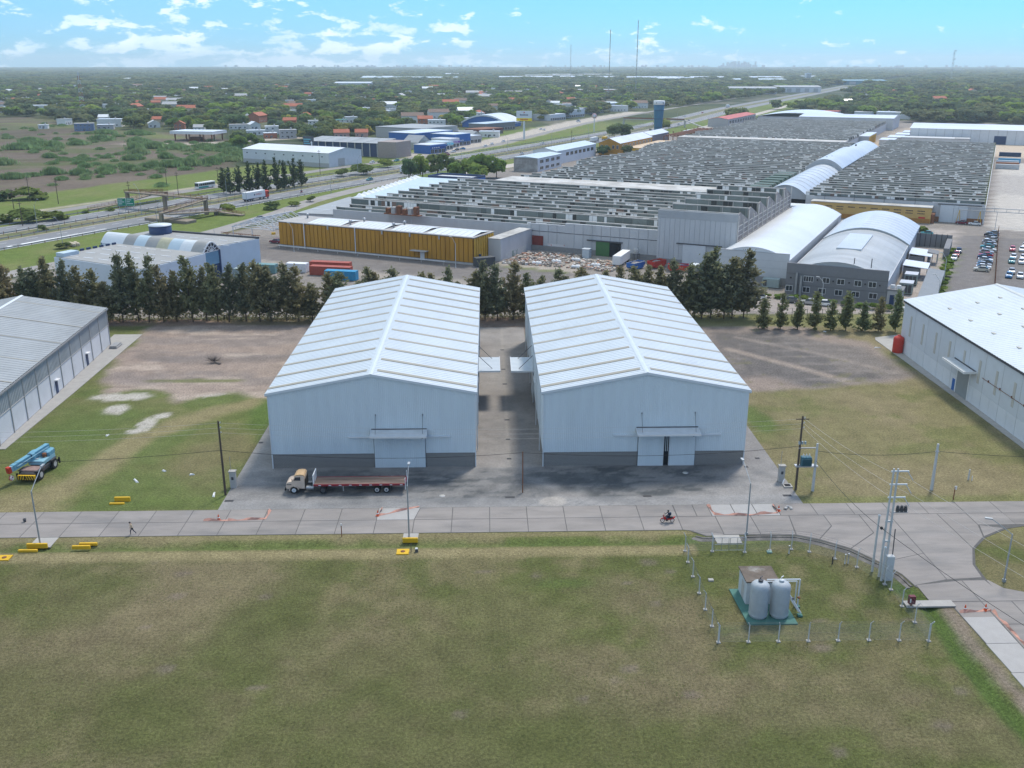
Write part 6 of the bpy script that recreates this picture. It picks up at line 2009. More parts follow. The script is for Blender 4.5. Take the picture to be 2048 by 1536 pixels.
MB().bev(-.75, .65, -.4, .4, 3.8, 5.1, .06).build('tank', m_tr, tr)
for k in range(9):
 MB().box(-.72 + k * .16, -.66 + k * .16, -.62, -.4, 3.9, 4.9).build('cooling_fin', m_tr, tr)
for k in range(3):
 MB().lathe([(.07, 0), (.10, .1), (.06, .15), (.09, .25), (.03, .4)], (-.45 + k * .42, 0, 5.1), 7).build('bushing', M_WHITEP, tr)
p4 = thing('utility_pole', 'tapered concrete pole alone on the dry grass east of the transformer', 'utility pole', (61.7, 121.7, 0))
MB().tube((0, 0, 0), (0, 0, 6.9), .24, .16, 8).build('pole', M_CPOLE, p4)
MB().box(-.25, .25, -.1, .1, 5.7, 5.85).build('bracket', M_STEEL, p4)
p5 = thing('utility_pole', 'thin dark pole with a ring standing before the lane between the warehouses', 'utility pole', (4.6, 122.2, .03))
MB().tube((0, 0, 0), (0, 0, 6.1), .085, .07, 7).build('pole', M_RUST, p5)
MB().lathe([(.16, 0), (.2, .03), (.16, .06)], (0, 0, 1.2), 10).build('ring', M_DKSTEEL, p5)
p6 = thing('utility_pole', 'tall twin concrete pole with stacked crossarms inside the fence by the junction', 'utility pole', (45.4, 98.1, 0))
for dx in (-.32, .32):
 MB().tube((dx, 0, 0), (dx * .75, 0, 13.6), .15, .10, 8).build('pole', M_CPOLE, p6)
for z in (13.2, 11.6, 10.0):
 MB().box(-.5, 1.5, -.06, .06, z, z + .14).build('crossarm', M_TRIM, p6)
 MB().tube((1.4, 0, z - .02), (1.75, -.7, z - .75), .05, n=6).build('insulator', M_STEEL, p6)
for k in range(3):
 b = MB().box(.65 + k * .45, .95 + k * .45, -.16, .16, 8.3, 8.75).lathe([(.12, 0), (.2, .12), (.12, .3)], (.8 + k * .45, 0, 8.75), 8)
 b.build('switch', M_DKSTEEL, p6)
MB().box(.3, 2.0, -.06, .06, 8.15, 8.27).build('crossarm', M_STEEL, p6)
for z in (4.5, 7.0):
 MB().box(-.42, .42, -.1, .1, z, z + .2).build('spacer', M_CPOLE, p6)
MB().lathe([(.12, 0), (.2, .15), (.1, .3)], (-.75, 0, 6.1), 8).tube((-.75, 0, 6.1), (-.3, 0, 6.1), .03).build('cable_clamp', M_BLACK, p6)
MB().bev(-.05, .85, -1.0, -.35, 0, 3.1, .06).build('cabinet', M_CPOLE, p6)
MB().tube((.75, -.4, 3.0), (.75, -.2, 6.2), .06).build('conduit', M_DKSTEEL, p6)
for k, (x, y, h) in enumerate(((44.75, 99.3, 7.2), (45.0, 97.2, 4.2))):
 p = thing('short_pole', ['slim concrete pole just behind the twin concrete pole', 'short concrete stub pole in front of the twin concrete pole'][k], 'pole', (x, y, 0))
 MB().tube((0, 0, 0), (0, 0, h), .15, .11, 8).build('pole', M_CPOLE, p)
 MB().lathe([(.14, 0), (.17, .1), (0, .2)], (0, 0, h), 8).build('cap', M_TRIM, p)
def sag(a, b, d, n=14):
 a, b = Vector(a), Vector(b)
 return [a.lerp(b, k / n) - Vector((0, 0, 4 * d * (k / n) * (1 - k / n))) for k in range(n + 1)]
M_CABLE = mat('black_cable', (.02, .02, .02), .7, .05)
M_WIRE = mat('pale_wire', (.45, .43, .40), .5, .05)
def cable(label, pts, r, m, cat='cable', group='overhead lines'):
 o = MB().path(pts, r, 4).build('overhead_cable', m)
 return tag(o, label, cat, group)
cable('black cable sagging from the yard corner pole to the thin pole at the lane', sag((-36.4, 122.4, 6.7), (4.6, 122.2, 6.0), 1.0, 20), .028, M_CABLE)
cable('black cable sagging from the thin lane pole to the transformer pole', sag((4.6, 122.2, 6.0), (42.6, 122.1, 6.6), .9, 20), .028, M_CABLE)
cable('black cable sagging west over the grass lot to the yard corner pole', sag((-100, 123, 6.5), (-36.4, 122.4, 6.7), 1.6, 20), .028, M_CABLE)
cable('black cable from the concrete transformer pole to the lone tapered pole', sag((45.0, 121.8, 6.0), (61.7, 121.7, 5.8), .6, 14), .03, M_CABLE)
cable('black cable running east from the lone tapered pole', sag((61.7, 121.7, 5.8), (100, 121.7, 5.6), 1.0, 14), .03, M_CABLE)
cable('black cable from the transformer pole down to the twin concrete pole', sag((45.0, 121.8, 4.6), (44.7, 98.1, 6.2), .6, 14), .026, M_CABLE)
cable('black cable from the twin concrete pole across the street to the southeast', sag((44.7, 98.0, 6.2), (60, 58, 5.5), 1.0, 14), .026, M_CABLE)
for k, z in enumerate((10.6, 9.9, 9.2)):
 cable(f'thin bare wire of the {ORD[k]} level from the yard corner pole westwards', sag((-36.2, 122.5, z), (-110, 124, z + .3), 1.5, 14), .012, M_WIRE)
 cable(f'thin bare wire of the {ORD[k]} level between the two wooden poles', sag((-36.2, 122.5, z), (42.9, 122.1, z), 1.2, 18), .010, M_WIRE)
 cable(f'thin bare wire of the {ORD[k]} level from transformer pole to twin pole', sag((43.0, 122.1, z), (46.9, 97.4, 12.4 - k * 1.6), .6, 12), .013, M_WIRE)
 cable(f'thin bare wire of the {ORD[k]} level from the twin pole to the southeast', sag((47.1, 97.4, 12.4 - k * 1.6), (66, 52, 11 - k * 1.5), .8, 12), .014, M_WIRE)
# meter pillars, signs, small posts
for k, (x, y) in enumerate(((-35.9, 125.1), (41.5, 125.1))):
 p = thing('meter_pillar', ['grey meter pillar beside the west utility pole of the yard', 'grey meter pillar beside the transformer pole'][k], 'meter pillar', (x, y, .02), 0, 'meter pillars of the yard')
 MB().bev(-.42, .42, -.32, .32, 0, 2.35, .03).build('body', M_CONCG, p)
 MB().box(-.5, .5, -.4, .4, 2.35, 2.5).build('cap', M_LIGHTC, p)
 MB().box(-.16, .16, -.345, -.30, 1.2, 1.65).build('hatch', M_DKSTEEL, p)
 MB().tube((-.2, 0, 2.5), (-.2, 0, 4.6), .03, n=5).build('conduit', M_STEEL, p)
p = thing('sign_post', 'rusty post with a small white plate on the verge of the east dry grass', 'sign', (63.3, 118.5, 0))
MB().tube((0, 0, 0), (0, 0, 1.9), .07).build('post', M_RUST, p)
MB().box(-.06, .26, -.04, .04, 1.5, 2.0).build('plate', M_WHITEP, p)
p = thing('marker_post', 'short white concrete post standing on the east dry grass', 'post', (68.5, 125, 0))
MB().tube((0, 0, 0), (0, 0, 1.6), .12, .10).build('post', M_CPOLE, p)
MB().tube((.35, -.3, 0), (.35, -.3, .7), .06).build('stub', M_WHITEP, p)
p = thing('marker_post', 'thin rusty post with white tip on the grass strip below the trailer', 'post', (-18.6, 109.6, 0))
MB().tube((0, 0, 0), (0, 0, 1.6), .06).build('post', M_RUST, p)
MB().tube((0, 0, 1.6), (0, 0, 1.85), .065).build('tip', M_WHITEP, p)
p = thing('drain_pit', 'open brick pit with a white pipe at the foot of the transformer pole', 'pit', (41.9, 123.3, 0))
MB().box(-.6, .6, -.6, .6, 0, .22).build('rim', M_LIGHTC, p)
MB().box(-.4, .4, -.4, .4, .221, .235).build('opening', M_DARK, p)
MB().tube((-.5, .7, .1), (-.1, 1.2, .6), .09).build('pipe', M_WHITEP, p)
# yellow culvert headwalls and hatches
def headwall(label, x, y, w, h=.5, d=.32):
 o = MB().bev(-w / 2, w / 2, -d / 2, d / 2, 0, h, .04).build('culvert_headwall', M_YELP, None, (x, y, 0))
 return tag(o, label, 'headwall', 'yellow culvert headwalls')
headwall('yellow headwall on the grass north of the street', -49.9, 120.9, 2.1, .62)
headwall('low front headwall of the pair north of the street', -50.3, 119.9, 2.0, .22)
headwall('yellow headwall right behind the west street lamp', -55.6, 107.7, 2.5, .6)
headwall('lower yellow headwall in front of the west street lamp', -56.3, 106.7, 2.3, .3)
headwall('rear yellow headwall of the pair below the walking person', -49.6, 108.2, 2.2, .35)
headwall('front yellow headwall of the pair below the walking person', -50.1, 107.3, 2.2, .45)
headwall('yellow headwall at the foot of the lamp opposite the trailer tail', -9.9, 108.0, 1.9, .6)
for k, (x, y, lab) in enumerate(((-58.4, 105.1, 'flat yellow inspection cover with a brown lid at the west end of the lawn'), (-10.6, 105.4, 'flat yellow inspection cover below the lamp opposite the trailer'))):
 p = thing('inspection_cover', lab, 'cover', (x, y, 0), 0, 'yellow inspection covers')
 MB().box(-.75, .75, -.65, .65, 0, .12).build('slab', M_YELP, p)
 MB().lathe([(.28, 0), (.28, .03), (0, .04)], (0, 0, .12), 12).build('lid', M_RUST, p)
p = thing('valve_post', 'dark valve post with a white box beside the yellow inspection cover', 'valve', (-9.6, 105.5, 0))
MB().tube((0, 0, 0), (0, 0, 1.1), .05).build('post', M_DKSTEEL, p)
MB().bev(.5, .85, -.2, .2, 0, .4, .03).build('box', M_DKSTEEL, p)
MB().bev(.5, .8, -.18, .12, .4, .52, .03).build('lid', M_WHITEP, p)
lp = MB().box(-1.4, 1.3, -1.2, 1.4, -.1, .03).build('lamp_pad', M_LIGHTC, None, (-55.4, 109.0, 0))
tag(lp, kind='structure')
lp = MB().box(-.9, 1.0, -.9, 1.4, -.1, .03).build('lamp_pad', M_LIGHTC, None, (-10.0, 109.0, 0))
tag(lp, kind='structure')
# cones and orange netting
M_ORANGE = mat('cone_orange', (.62, .10, .03), .6, .08)
M_NET = mat('orange_net', (.48, .25, .19), .8, .15, 2)
def cone(label, x, y, z=.06):
 p = thing('traffic_cone', label, 'traffic cone', (x, y, z), R.random(), 'orange traffic cones')
 MB().lathe([(.2, .03), (.16, .2), (.115, .42), (.06, .7), (.04, .78)], n=12).build('body', M_ORANGE, p)
 MB().lathe([(.15, .3), (.125, .42)], n=12).build('band', M_WHITEP, p)
 MB().bev(-.24, .24, -.24, .24, 0, .04, .01).build('base', M_ORANGE, p)
cone('orange cone on the street at the west corner of the yard', -35.3, 114.7)
cone('orange cone at the corner of the patched slab before the trailer', -14.7, 115.4)
cone('orange cone at the east end of the taped fresh slabs', 38.4, 115.5)
cone('orange cone beside the footbridge end of the side street repair', 51.5, 90.4)
cone('orange cone at the street side of the side street repair', 53.8, 90.5)
def net(label, pts, h=.32):
 b = MB()
 zz = .075
 for i, ((x0, y0), (x1, y1)) in enumerate(zip(pts, pts[1:])):
  n = max(2, int(math.hypot(x1 - x0, y1 - y0) / .6))
  pr = None
  for k in range(n + 1):
   t = k / n
   x, y = x0 + (x1 - x0) * t, y0 + (y1 - y0) * t
   lean = .20 + .12 * math.sin(k * 1.7 + i)
   d = Vector((x1 - x0, y1 - y0)).normalized()
   cur = ((x, y, zz), (x - d.y * lean, y + d.x * lean, zz + max(.05, h * (.55 + .4 * math.sin(k * 1.1 + i * 2)))))
   if pr:
    b.face([pr[0], cur[0], cur[1], pr[1]])
   pr = cur
 o = b.build('safety_net', M_NET)
 tag(o, label, 'safety net', 'orange safety netting')
net('orange netting lying across the street joint at the west yard corner', [(-37.2, 114.4), (-34, 114.3), (-29.2, 114.7), (-29.0, 117.3)])
net('orange netting round the patch before the trailer', [(-14.5, 117.7), (-14.7, 115.2), (-9.4, 117.9)])
net('orange netting round the fresh slabs near the motorcycle', [(29.2, 117.5), (29.6, 114.4), (34, 114.2), (38.2, 114.8), (38.3, 117.5)])
net('orange netting along the side street repair', [(50.8, 90.0), (54.4, 90.3), (54.5, 83), (54.5, 72), (54.5, 60)])
p = thing('rubble_heap', 'small heap of broken concrete at the east end of the taped slabs', 'rubble', (39.9, 116.2, .05))
rr = random.Random(5)
for k in range(9):
 a = rr.uniform(0, 6.28)
 MB().bev(-.18, .18, -.12, .12, 0, .16, .04).build('chunk', M_CONCG, p, (rr.uniform(-.5, .5), rr.uniform(-.3, .3), .06 * (k % 3)), a)
p = thing('debris', 'small dark bucket standing on the street at the west', 'bucket', (-60.3, 114.8, .06))
MB().lathe([(.16, 0), (.22, .42), (.19, .42), (.14, .1)], n=12).build('bucket', M_DKSTEEL, p)
MB().path([(-.2, 0, .4), (0, 0, .62), (.2, 0, .4)], .012, 4).build('handle', M_STEEL, p)
# iron drain gratings let into the yard
for k, (x, y, w) in enumerate([(2.8, 120.7, 1.3), (21.7, 120.6, 1.2), (41.0, 120.3, 1.2), (40.4, 133.5, .7), (37.9, 130.3, .6), (-35.4, 120.5, 1.2), (-35.8, 141.8, .7), (3.0, 134.3, .7), (3.0, 142.2, .7), (3.0, 151, .8), (3.0, 170, .8), (2.9, 179.1, .8), (2.9, 192.5, .8)]):
 lab = ['iron drain grating before the thin lane pole', 'iron drain grating below the open warehouse door', 'iron drain grating beside the transformer pole', 'iron drain cover on the side path east of the warehouse', 'iron drain cover at the east front corner of the warehouse', 'iron drain grating at the foot of the west utility pole', 'iron drain cover on the side path west of the warehouse'][k] if k < 7 else f'iron drain cover in the lane, {ORD[k - 7]} counted from the street'
 p = thing('drain_grating', lab, 'drain', (x, y, .032), 0, 'drains of the yard')
 MB().box(-w / 2, w / 2, -.28, .28, 0, .02).build('frame', M_DKSTEEL, p)
 b = MB()
 for j in range(int(w / .1)):
  b.box(-w / 2 + .05 + j * .1, -w / 2 + .09 + j * .1, -.23, .23, .02, .035)
 b.build('bar', M_BLACK, p)['kind'] = 'stuff'
for k, (x, y) in enumerate(((-6.5, 121.4), (-14, 128.0), (28.5, 128.4))):
 o = MB().lathe([(.42, 0), (.42, .012), (0, .014)], n=16).build('manhole_cover', M_CONCG, None, (x, y, .031))
 tag(o, ['round manhole cover in the yard behind the trailer tail', 'round manhole cover below the shut warehouse door', 'round manhole cover below the half-open warehouse door'][k], 'manhole cover', 'manhole covers')
# ------------------------------------------------------------------ the fenced pump station
netm = bpy.data.materials.new('chain_link')
netm.use_nodes = True
nt = netm.node_tree
bs = nt.nodes['Principled BSDF']
bs.inputs['Base Color'].default_value = (.42, .43, .42, 1)
bs.inputs['Roughness'].default_value = .6
bs.inputs['Alpha'].default_value = .12
fpts = [(23.4, 85.2), (26.5, 85.2), (29.6, 85.2), (32.7, 85.2), (35.8, 85.2), (39.0, 85.2), (42.1, 85.1), (45.1, 84.9), (45.15, 88.4), (45.1, 91.6), (45.3, 95.1), (45.05, 96.3), (43.3, 100.3), (41.4, 102.4), (38.9, 104.2), (36.9, 104.9), (34.2, 104.7), (31.0, 104.3), (27.1, 104.6), (23.8, 104.8), (23.6, 102.0), (23.5, 98.6), (23.45, 94.9), (23.4, 91.5), (23.4, 88.2)]
fen = thing('fence', 'chain-link fence on cranked concrete posts round the pump station', 'fence', (0, 0, 0))
cxy = (34.5, 94)
for i, (x, y) in enumerate(fpts):
 d = Vector((x - cxy[0], y - cxy[1])).normalized()
 big = i in (0, 7, 17, 18)
 r = .10 if big else .06
 b = MB().tube((x, y, 0), (x, y, 2.05), r, r * .9, 6)
 b.tube((x, y, 2.0), (x + d.x * .3, y + d.y * .3, 2.45), r * .85, r * .6, 6)
 q = b.build('post', M_CPOLE, fen)
 MB().box(x - .2, x + .2, y - .2, y + .2, 0, .10).build('footing', M_LIGHTC, q)
for i in range(len(fpts)):
 if i == 17:
  continue
 (x0, y0), (x1, y1) = fpts[i], fpts[(i + 1) % len(fpts)]
 b = MB().face([(x0, y0, .06), (x1, y1, .06), (x1, y1, 2.0), (x0, y0, 2.0)])
 o = b.build('mesh_panel', netm, fen)
 b = MB()
 for z in (.1, 1.0, 1.98):
  b.tube((x0, y0, z), (x1, y1, z), .007, n=3)
 d0 = Vector(((x0 + x1) / 2 - cxy[0], (y0 + y1) / 2 - cxy[1])).normalized()
 for k in (1, 2):
  b.tube((x0 + d0.x * .15 * k, y0 + d0.y * .15 * k, 2.0 + .22 * k), (x1 + d0.x * .15 * k, y1 + d0.y * .15 * k, 2.0 + .22 * k), .008, n=3)
 b.build('wire', M_DKSTEEL, o)['kind'] = 'stuff'
gt = thing('gate', 'double-leaf steel mesh gate of the fenced pump station', 'gate', (27.2, 104.55, 0))
for k in range(2):
 x0 = .1 + k * 1.9
 b = MB()
 for z in (.2, 1.0, 1.9):
  b.tube((x0, 0, z), (x0 + 1.75, 0, z), .03, n=5)
 for x in (x0, x0 + .9, x0 + 1.75):
  b.tube((x, 0, .2), (x, 0, 1.9), .03, n=5)
 o = b.build('leaf', M_STEEL, gt)
 MB().face([(x0, 0, .2), (x0 + 1.75, 0, .2), (x0 + 1.75, 0, 1.9), (x0, 0, 1.9)]).build('mesh', netm, o)
M_GSLAB = mat('green_slab', (.06, .155, .13), .8, .12, 1)
gsl = MB().prism([(27.0, 95.6), (32.4, 95.6), (32.6, 88.3), (27.3, 88.3)], -.1, .12).build('green_slab', M_GSLAB)
tag(gsl, kind='structure')
M_TANK = mat('tank_grey', (.36, .39, .41), .55, .10, 1.5)
for k, x in enumerate((28.75, 31.0)):
 t = thing('filter_tank', ['upright grey domed filter tank on the green slab, the one beside the hut', 'upright grey domed filter tank on the green slab, the one beside the white pipes'][k], 'tank', (x, 90.0, .12), 0, 'filter tanks of the pump station')
 MB().lathe([(.85, .0), (.95, .12), (1.0, .3), (1.0, 3.5), (.96, 3.75), (.75, 4.0), (.4, 4.12), (0, 4.16)], n=24).build('shell', M_TANK, t)
 MB().lathe([(.22, 4.05), (.22, 4.25), (.28, 4.26), (.28, 4.32), (0, 4.34)], n=12).build('hatch', M_DKSTEEL if k == 0 else M_TRIM, t)
 MB().path([(0, .2, 4.2), (0, .2, 4.5), (.3, .5, 4.5)], .05).build('vent_pipe', M_DKSTEEL if k == 0 else M_WHITEP, t)
 b = MB().lathe([(1.0, .35), (1.02, .38), (1.0, .41)], n=24)
 b.build('weld_band', M_TANK, t)
 MB().lathe([(1.0, 3.42), (1.02, 3.45), (1.0, 3.48)], n=24).build('weld_band', M_TANK, t)
 for a in range(3):
  MB().box(.62 * math.cos(a * 2.1) - .1, .62 * math.cos(a * 2.1) + .1, .62 * math.sin(a * 2.1) - .1, .62 * math.sin(a * 2.1) + .1, -.02, .15).build('foot', M_DKSTEEL, t)
h = thing('pump_hut', 'small pale hut with a brown stained flat roof behind the filter tanks', 'hut', (28.0, 92.3, .12))
MB().box(0, 3.4, 0, 3.2, 0, 2.7).build('wall', mat('hut_blue_grey', (.46, .50, .53), .8, .08), h)
MB().box(-.12, 3.55, -.12, 3.35, 2.7, 2.85).build('roof', mat('stained_roof', (.13, .105, .085), .95, .3, 1.2, alt=(.25, .235, .21), altfac=(.5, .65)), h)
MB().box(-.03, .02, 1.0, 1.9, .05, 2.1).build('door', M_CONCG, h)
pp = thing('pipework', 'white pipes framed beside the filter tanks', 'pipes', (0, 0, .12))
MB().path([(30.0, 91.8, 3.3), (33.6, 91.8, 3.3), (33.6, 91.8, .1)], .085, 7).build('pipe', M_TRIM, pp)
MB().path([(29.6, 92.0, 2.95), (33.35, 92.0, 2.95), (33.35, 92.0, .1)], .07, 7).build('pipe', M_TRIM, pp)
MB().path([(31.9, 90.6, 2.6), (33.35, 89.9, .3)], .085, 7).build('pipe', M_TRIM, pp)
MB().path([(32.0, 90.8, 2.1), (33.2, 90.1, .3)], .07, 7).build('pipe', M_TRIM, pp)
MB().lathe([(.12, 0), (.2, .1), (.12, .2)], (32.5, 90.4, 1.7), 8).build('valve', M_DKSTEEL, pp)
MB().lathe([(.12, 0), (.2, .1), (.12, .2)], (33.45, 91.2, 1.3), 8).build('valve', M_RUST, pp)
for x, y in ((33.55, 91.7), (33.3, 89.95)):
 MB().box(x - .25, x + .25, y - .25, y + .25, -.1, .1).build('footing', M_GSLAB, pp)
br = MB().box(0, 5.4, 0, 1.25, .05, .22).build('footbridge', M_LIGHTC, None, (45.5, 91.2, 0))
tag(br, 'pale concrete slab footbridge over the green ditch by the maroon cabinet', 'footbridge')
cb = thing('cabinet', 'maroon metal meter cabinet on a post at the fence', 'cabinet', (46.0, 91.4, 0))
MB().box(-.08, .08, -.08, .08, 0, .5).build('post', M_RUST, cb)
MB().bev(-.35, .35, -.25, .25, .5, 1.45, .03).build('box', mat('maroon', (.13, .018, .03), .6, .1), cb)
MB().box(-.3, -.18, -.28, -.25, .75, 1.2).build('label_plate', M_WHITEP, cb)
for k, (x, y, hh, lab) in enumerate(((36.3, 103.9, 1.0, 'white pipe stub inside the fence near the lamp'), (42.2, 101.2, 1.2, 'taller of the two white pipe stubs at the curved fence'), (42.6, 101.25, 1.25, 'white pipe stub next to the taller stub at the curved fence'), (40.7, 101.2, .9, 'short dark stub at the curved fence'))):
 o = MB().lathe([(.08, 0), (.08, hh), (.1, hh), (.1, hh + .06), (0, hh + .08)], n=8).build('pipe_stub', M_DKSTEEL if k == 3 else M_WHITEP, None, (x, y, 0))
 tag(o, lab, 'pipe stub', 'pipe stubs in the pump station')
for k, (x, y, lab) in enumerate(((25.4, 97.7, 'white valve box lid with a grey shadowed box on the station grass'), (34.0, 104.2, 'green valve box lid near the top fence'))):
 o = MB().bev(-.3, .3, -.25, .25, 0, .18, .03).build('valve_box', M_LIGHTC if k == 0 else mat('faded_green', (.2, .3, .26)), None, (x, y, 0))
 tag(o, lab, 'valve box')
p = thing('guard_rail', 'short dark steel rail at the edge of the round island', 'rail', (60.4, 94.6, 0))
for x in (0, 1.6, 3.2):
 MB().box(x - .06, x + .06, -.06, .06, 0, .7).build('post', M_DKSTEEL, p)
MB().box(-.1, 3.4, -.05, .05, .6, .75).build('rail', M_DKSTEEL, p)
# litter in the west lot
for k, (x, y, lab) in enumerate(((-50.4, 127.6, 'long pale scrap of plastic on the west grass'), (-38.0, 122.6, 'pale plank lying near the yard corner pole'), (-61.0, 145.5, 'white scrap near the pale slabs on the west grass'), (-47.5, 131.0, 'white rag on the middle of the west grass'), (-43.0, 129.5, 'small white scrap east of the rag'), (74.6, 205.0, 'white sack lying by the small firs'), (81.4, 192.0, 'pale board at the walk by the red cistern'))):
 b = MB()
 w = .9 if k in (0, 1, 6) else .4
 b.raw([(-w, -.15, .02), (w, -.1, .02), (w * .8, .15, .02), (-w * .7, .2, .02), (-w * .8, -.1, .16), (w * .6, -.05, .2), (w * .5, .1, .14), (-w * .5, .12, .22)], [(3, 2, 1, 0), (4, 5, 6, 7), (0, 1, 5, 4), (1, 2, 6, 5), (2, 3, 7, 6), (3, 0, 4, 7)])
 tag(b.build('litter', M_WHITEP, None, (x, y, 0), R.random() * 3), lab, 'litter')
# ------------------------------------------------------------------ foliage
M_BARK = mat('bark', (.085, .062, .045), .95, .25, 3)
L_CAS = leaf_mat('casuarina_leaves', [(.112, .122, .066), (.145, .130, .068), (.095, .110, .070), (.160, .132, .070), (.120, .126, .066)], .5)
L_CYP = leaf_mat('cypress_leaves', [(.100, .125, .062), (.120, .128, .060), (.140, .120, .066)], .5)
L_TOWN = leaf_mat('tree_leaves', [(.060, .095, .044), (.075, .112, .044), (.112, .135, .048), (.062, .092, .060), (.140, .155, .050), (.080, .108, .048), (.098, .122, .054), (.066, .088, .042), (.160, .158, .048), (.078, .118, .050)], .45)
L_FAR = leaf_mat('far_leaves', [(.062, .086, .046), (.085, .104, .046), (.068, .085, .054), (.135, .135, .056), (.062, .092, .044), (.112, .114, .056), (.050, .072, .042)], .4)
L_BRT = leaf_mat('bright_leaves', [(.130, .180, .036), (.100, .150, .038), (.155, .190, .044)], .5)
L_YEL = leaf_mat('yellow_leaves', [(.30, .24, .05), (.24, .22, .05)], .5)
L_REED = leaf_mat('reed_leaves', [(.120, .175, .075), (.100, .155, .062), (.140, .180, .085)], .5)
L_BUSH = leaf_mat('bush_leaves', [(.060, .085, .034), (.105, .130, .034), (.075, .098, .036)], .45)
def quads(cent, ax, sx, wid, sy, mats_seed=0):
 """numpy arrays of leaf quads: centre, long axis, its length, cross axis, its length"""
 a, b = ax * (sx * .5)[:, None], wid * (sy * .5)[:, None]
 v = np.stack([cent - a - b * .55, cent - a * .1 - b, cent + a, cent - a * .1 + b], 1)
 return v.reshape(-1, 3)
def leaf_mesh(name, v, m):
 n = len(v) // 4
 me = bpy.data.meshes.new(name)
 me.vertices.add(len(v))
 me.vertices.foreach_set('co', v.astype(np.float32).ravel())
 me.loops.add(4 * n)
 me.loops.foreach_set('vertex_index', np.arange(4 * n, dtype=np.int32))
 me.polygons.add(n)
 me.polygons.foreach_set('loop_start', np.arange(0, 4 * n, 4, dtype=np.int32))
 me.update()
 me.materials.append(m)
 return me
def unit(a):
 return a / (np.linalg.norm(a, axis=1, keepdims=True) + 1e-9)
def conifer_mesh(seed, h, spread, n_br, tufts, m, base=.1, size=.85, slim=1.0):
 g = np.random.default_rng(seed)
 leaders = [(0, 0, h)] + [(g.uniform(-1, 1) * spread * .5, g.uniform(-1, 1) * spread * .5, h * g.uniform(.7, .93)) for _ in range(2)]
 C, A, S = [], [], []
 for i in range(n_br):
  lx, ly, lh = leaders[0] if g.random() < .6 else leaders[g.integers(0, len(leaders))]
  t = base + (1 - base) * g.random() ** .85
  z = t * lh
  L = spread * ((1 - t) ** .75 * .95 + .12) * g.uniform(.45, 1.15) * slim
  az = g.uniform(0, 2 * math.pi)
  up = g.uniform(.35, .95)
  o = np.array((lx * t, ly * t, z))
  d = np.array((math.cos(az), math.sin(az), up))
  d /= np.linalg.norm(d)
  k = max(3, int(tufts * (L / spread + .25)))
  s = g.random(k) ** .7
  p = o + d * (L * s)[:, None] + g.normal(0, .16, (k, 3)) * (.6 + s)[:, None]
  C.append(p)
  A.append(unit(d + g.normal(0, .55, (k, 3)) + np.array((0, 0, .25))))
  S.append(size * g.uniform(.5, 1.2, k) * (1.0 - .35 * t))
 C, A, S = np.concatenate(C), np.concatenate(A), np.concatenate(S)
 out = C * np.array((1, 1, 0)) * .5 + np.array((0, 0, .8)) + g.normal(0, .55, A.shape)
 W = unit(np.cross(A, out))
 return leaf_mesh('crown', quads(C, A, S, W, S * .6), m)
def broad_mesh(seed, n, m, lobes=8, size=1.7, flat=.75, name='crown'):
 """crown of unit height about z 0..1 and unit width, scaled per tree: lobes of leaf clumps with gaps"""
 g = np.random.default_rng(seed)
 C, N = [], []
 for i in range(lobes):
  az, r = g.uniform(0, 6.28), g.uniform(.08, .34)
  c = np.array((r * math.cos(az), r * math.sin(az), g.uniform(.30, .74)))
  R_ = g.uniform(.17, .30)
  k = n // lobes
  d = unit(g.normal(0, 1, (k, 3)))
  d[:, 2] = np.where(d[:, 2] < -.3, -d[:, 2] * .5, d[:, 2])
  rr = R_ * g.uniform(.6, 1.06, k)
  C.append(c + d * rr[:, None] * np.array((1, 1, flat)))
  N.append(d)
 C, N = np.concatenate(C), np.concatenate(N)
 nn = unit(N + g.normal(0, .38, N.shape) + np.array((0, 0, .25)))
 A = unit(np.cross(nn, g.normal(0, 1, N.shape)))
 W = np.cross(nn, A)
 S = g.uniform(.6, 1.3, len(C)) * size * .1
 return leaf_mesh(name, quads(C, A, S * 1.2, W, S * 1.1), m)
def trunk_mesh(h, r, seed, branches=5, reach=.25):
 g = random.Random(seed)
 b = MB()
 b.tube((0, 0, -.1), (g.uniform(-.02, .02) * h, g.uniform(-.02, .02) * h, h * .55), r, r * .65, 6)
 b.tube((0, 0, h * .5), (g.uniform(-.03, .03) * h, g.uniform(-.03, .03) * h, h * .95), r * .65, r * .15, 5)
 for k in range(branches):
  z = h * g.uniform(.3, .7)
  a = g.uniform(0, 6.28)
  b.tube((0, 0, z), (math.cos(a) * h * reach, math.sin(a) * h * reach, z + h * .22), r * .4, r * .1, 4)
 me = bpy.data.meshes.new('trunk')
 me.from_pydata(b.v, [], b.f)
 me.materials.append(M_BARK)
 return me
def plant(name, label, cat, x, y, crown, trunk, sc, group, rz=None, crown_z=0.0, tw=1.0):
 t = thing(name, label, cat, (x, y, 0), R.uniform(0, 6.28) if rz is None else rz, group)
 c = link('crown', crown, t, (0, 0, crown_z))
 c.scale = sc
 if trunk is not None:
  k = link('trunk', trunk, t)
  k.scale = (tw, tw, sc[2]) if tw != 1.0 else (1, 1, sc[2])
 return t
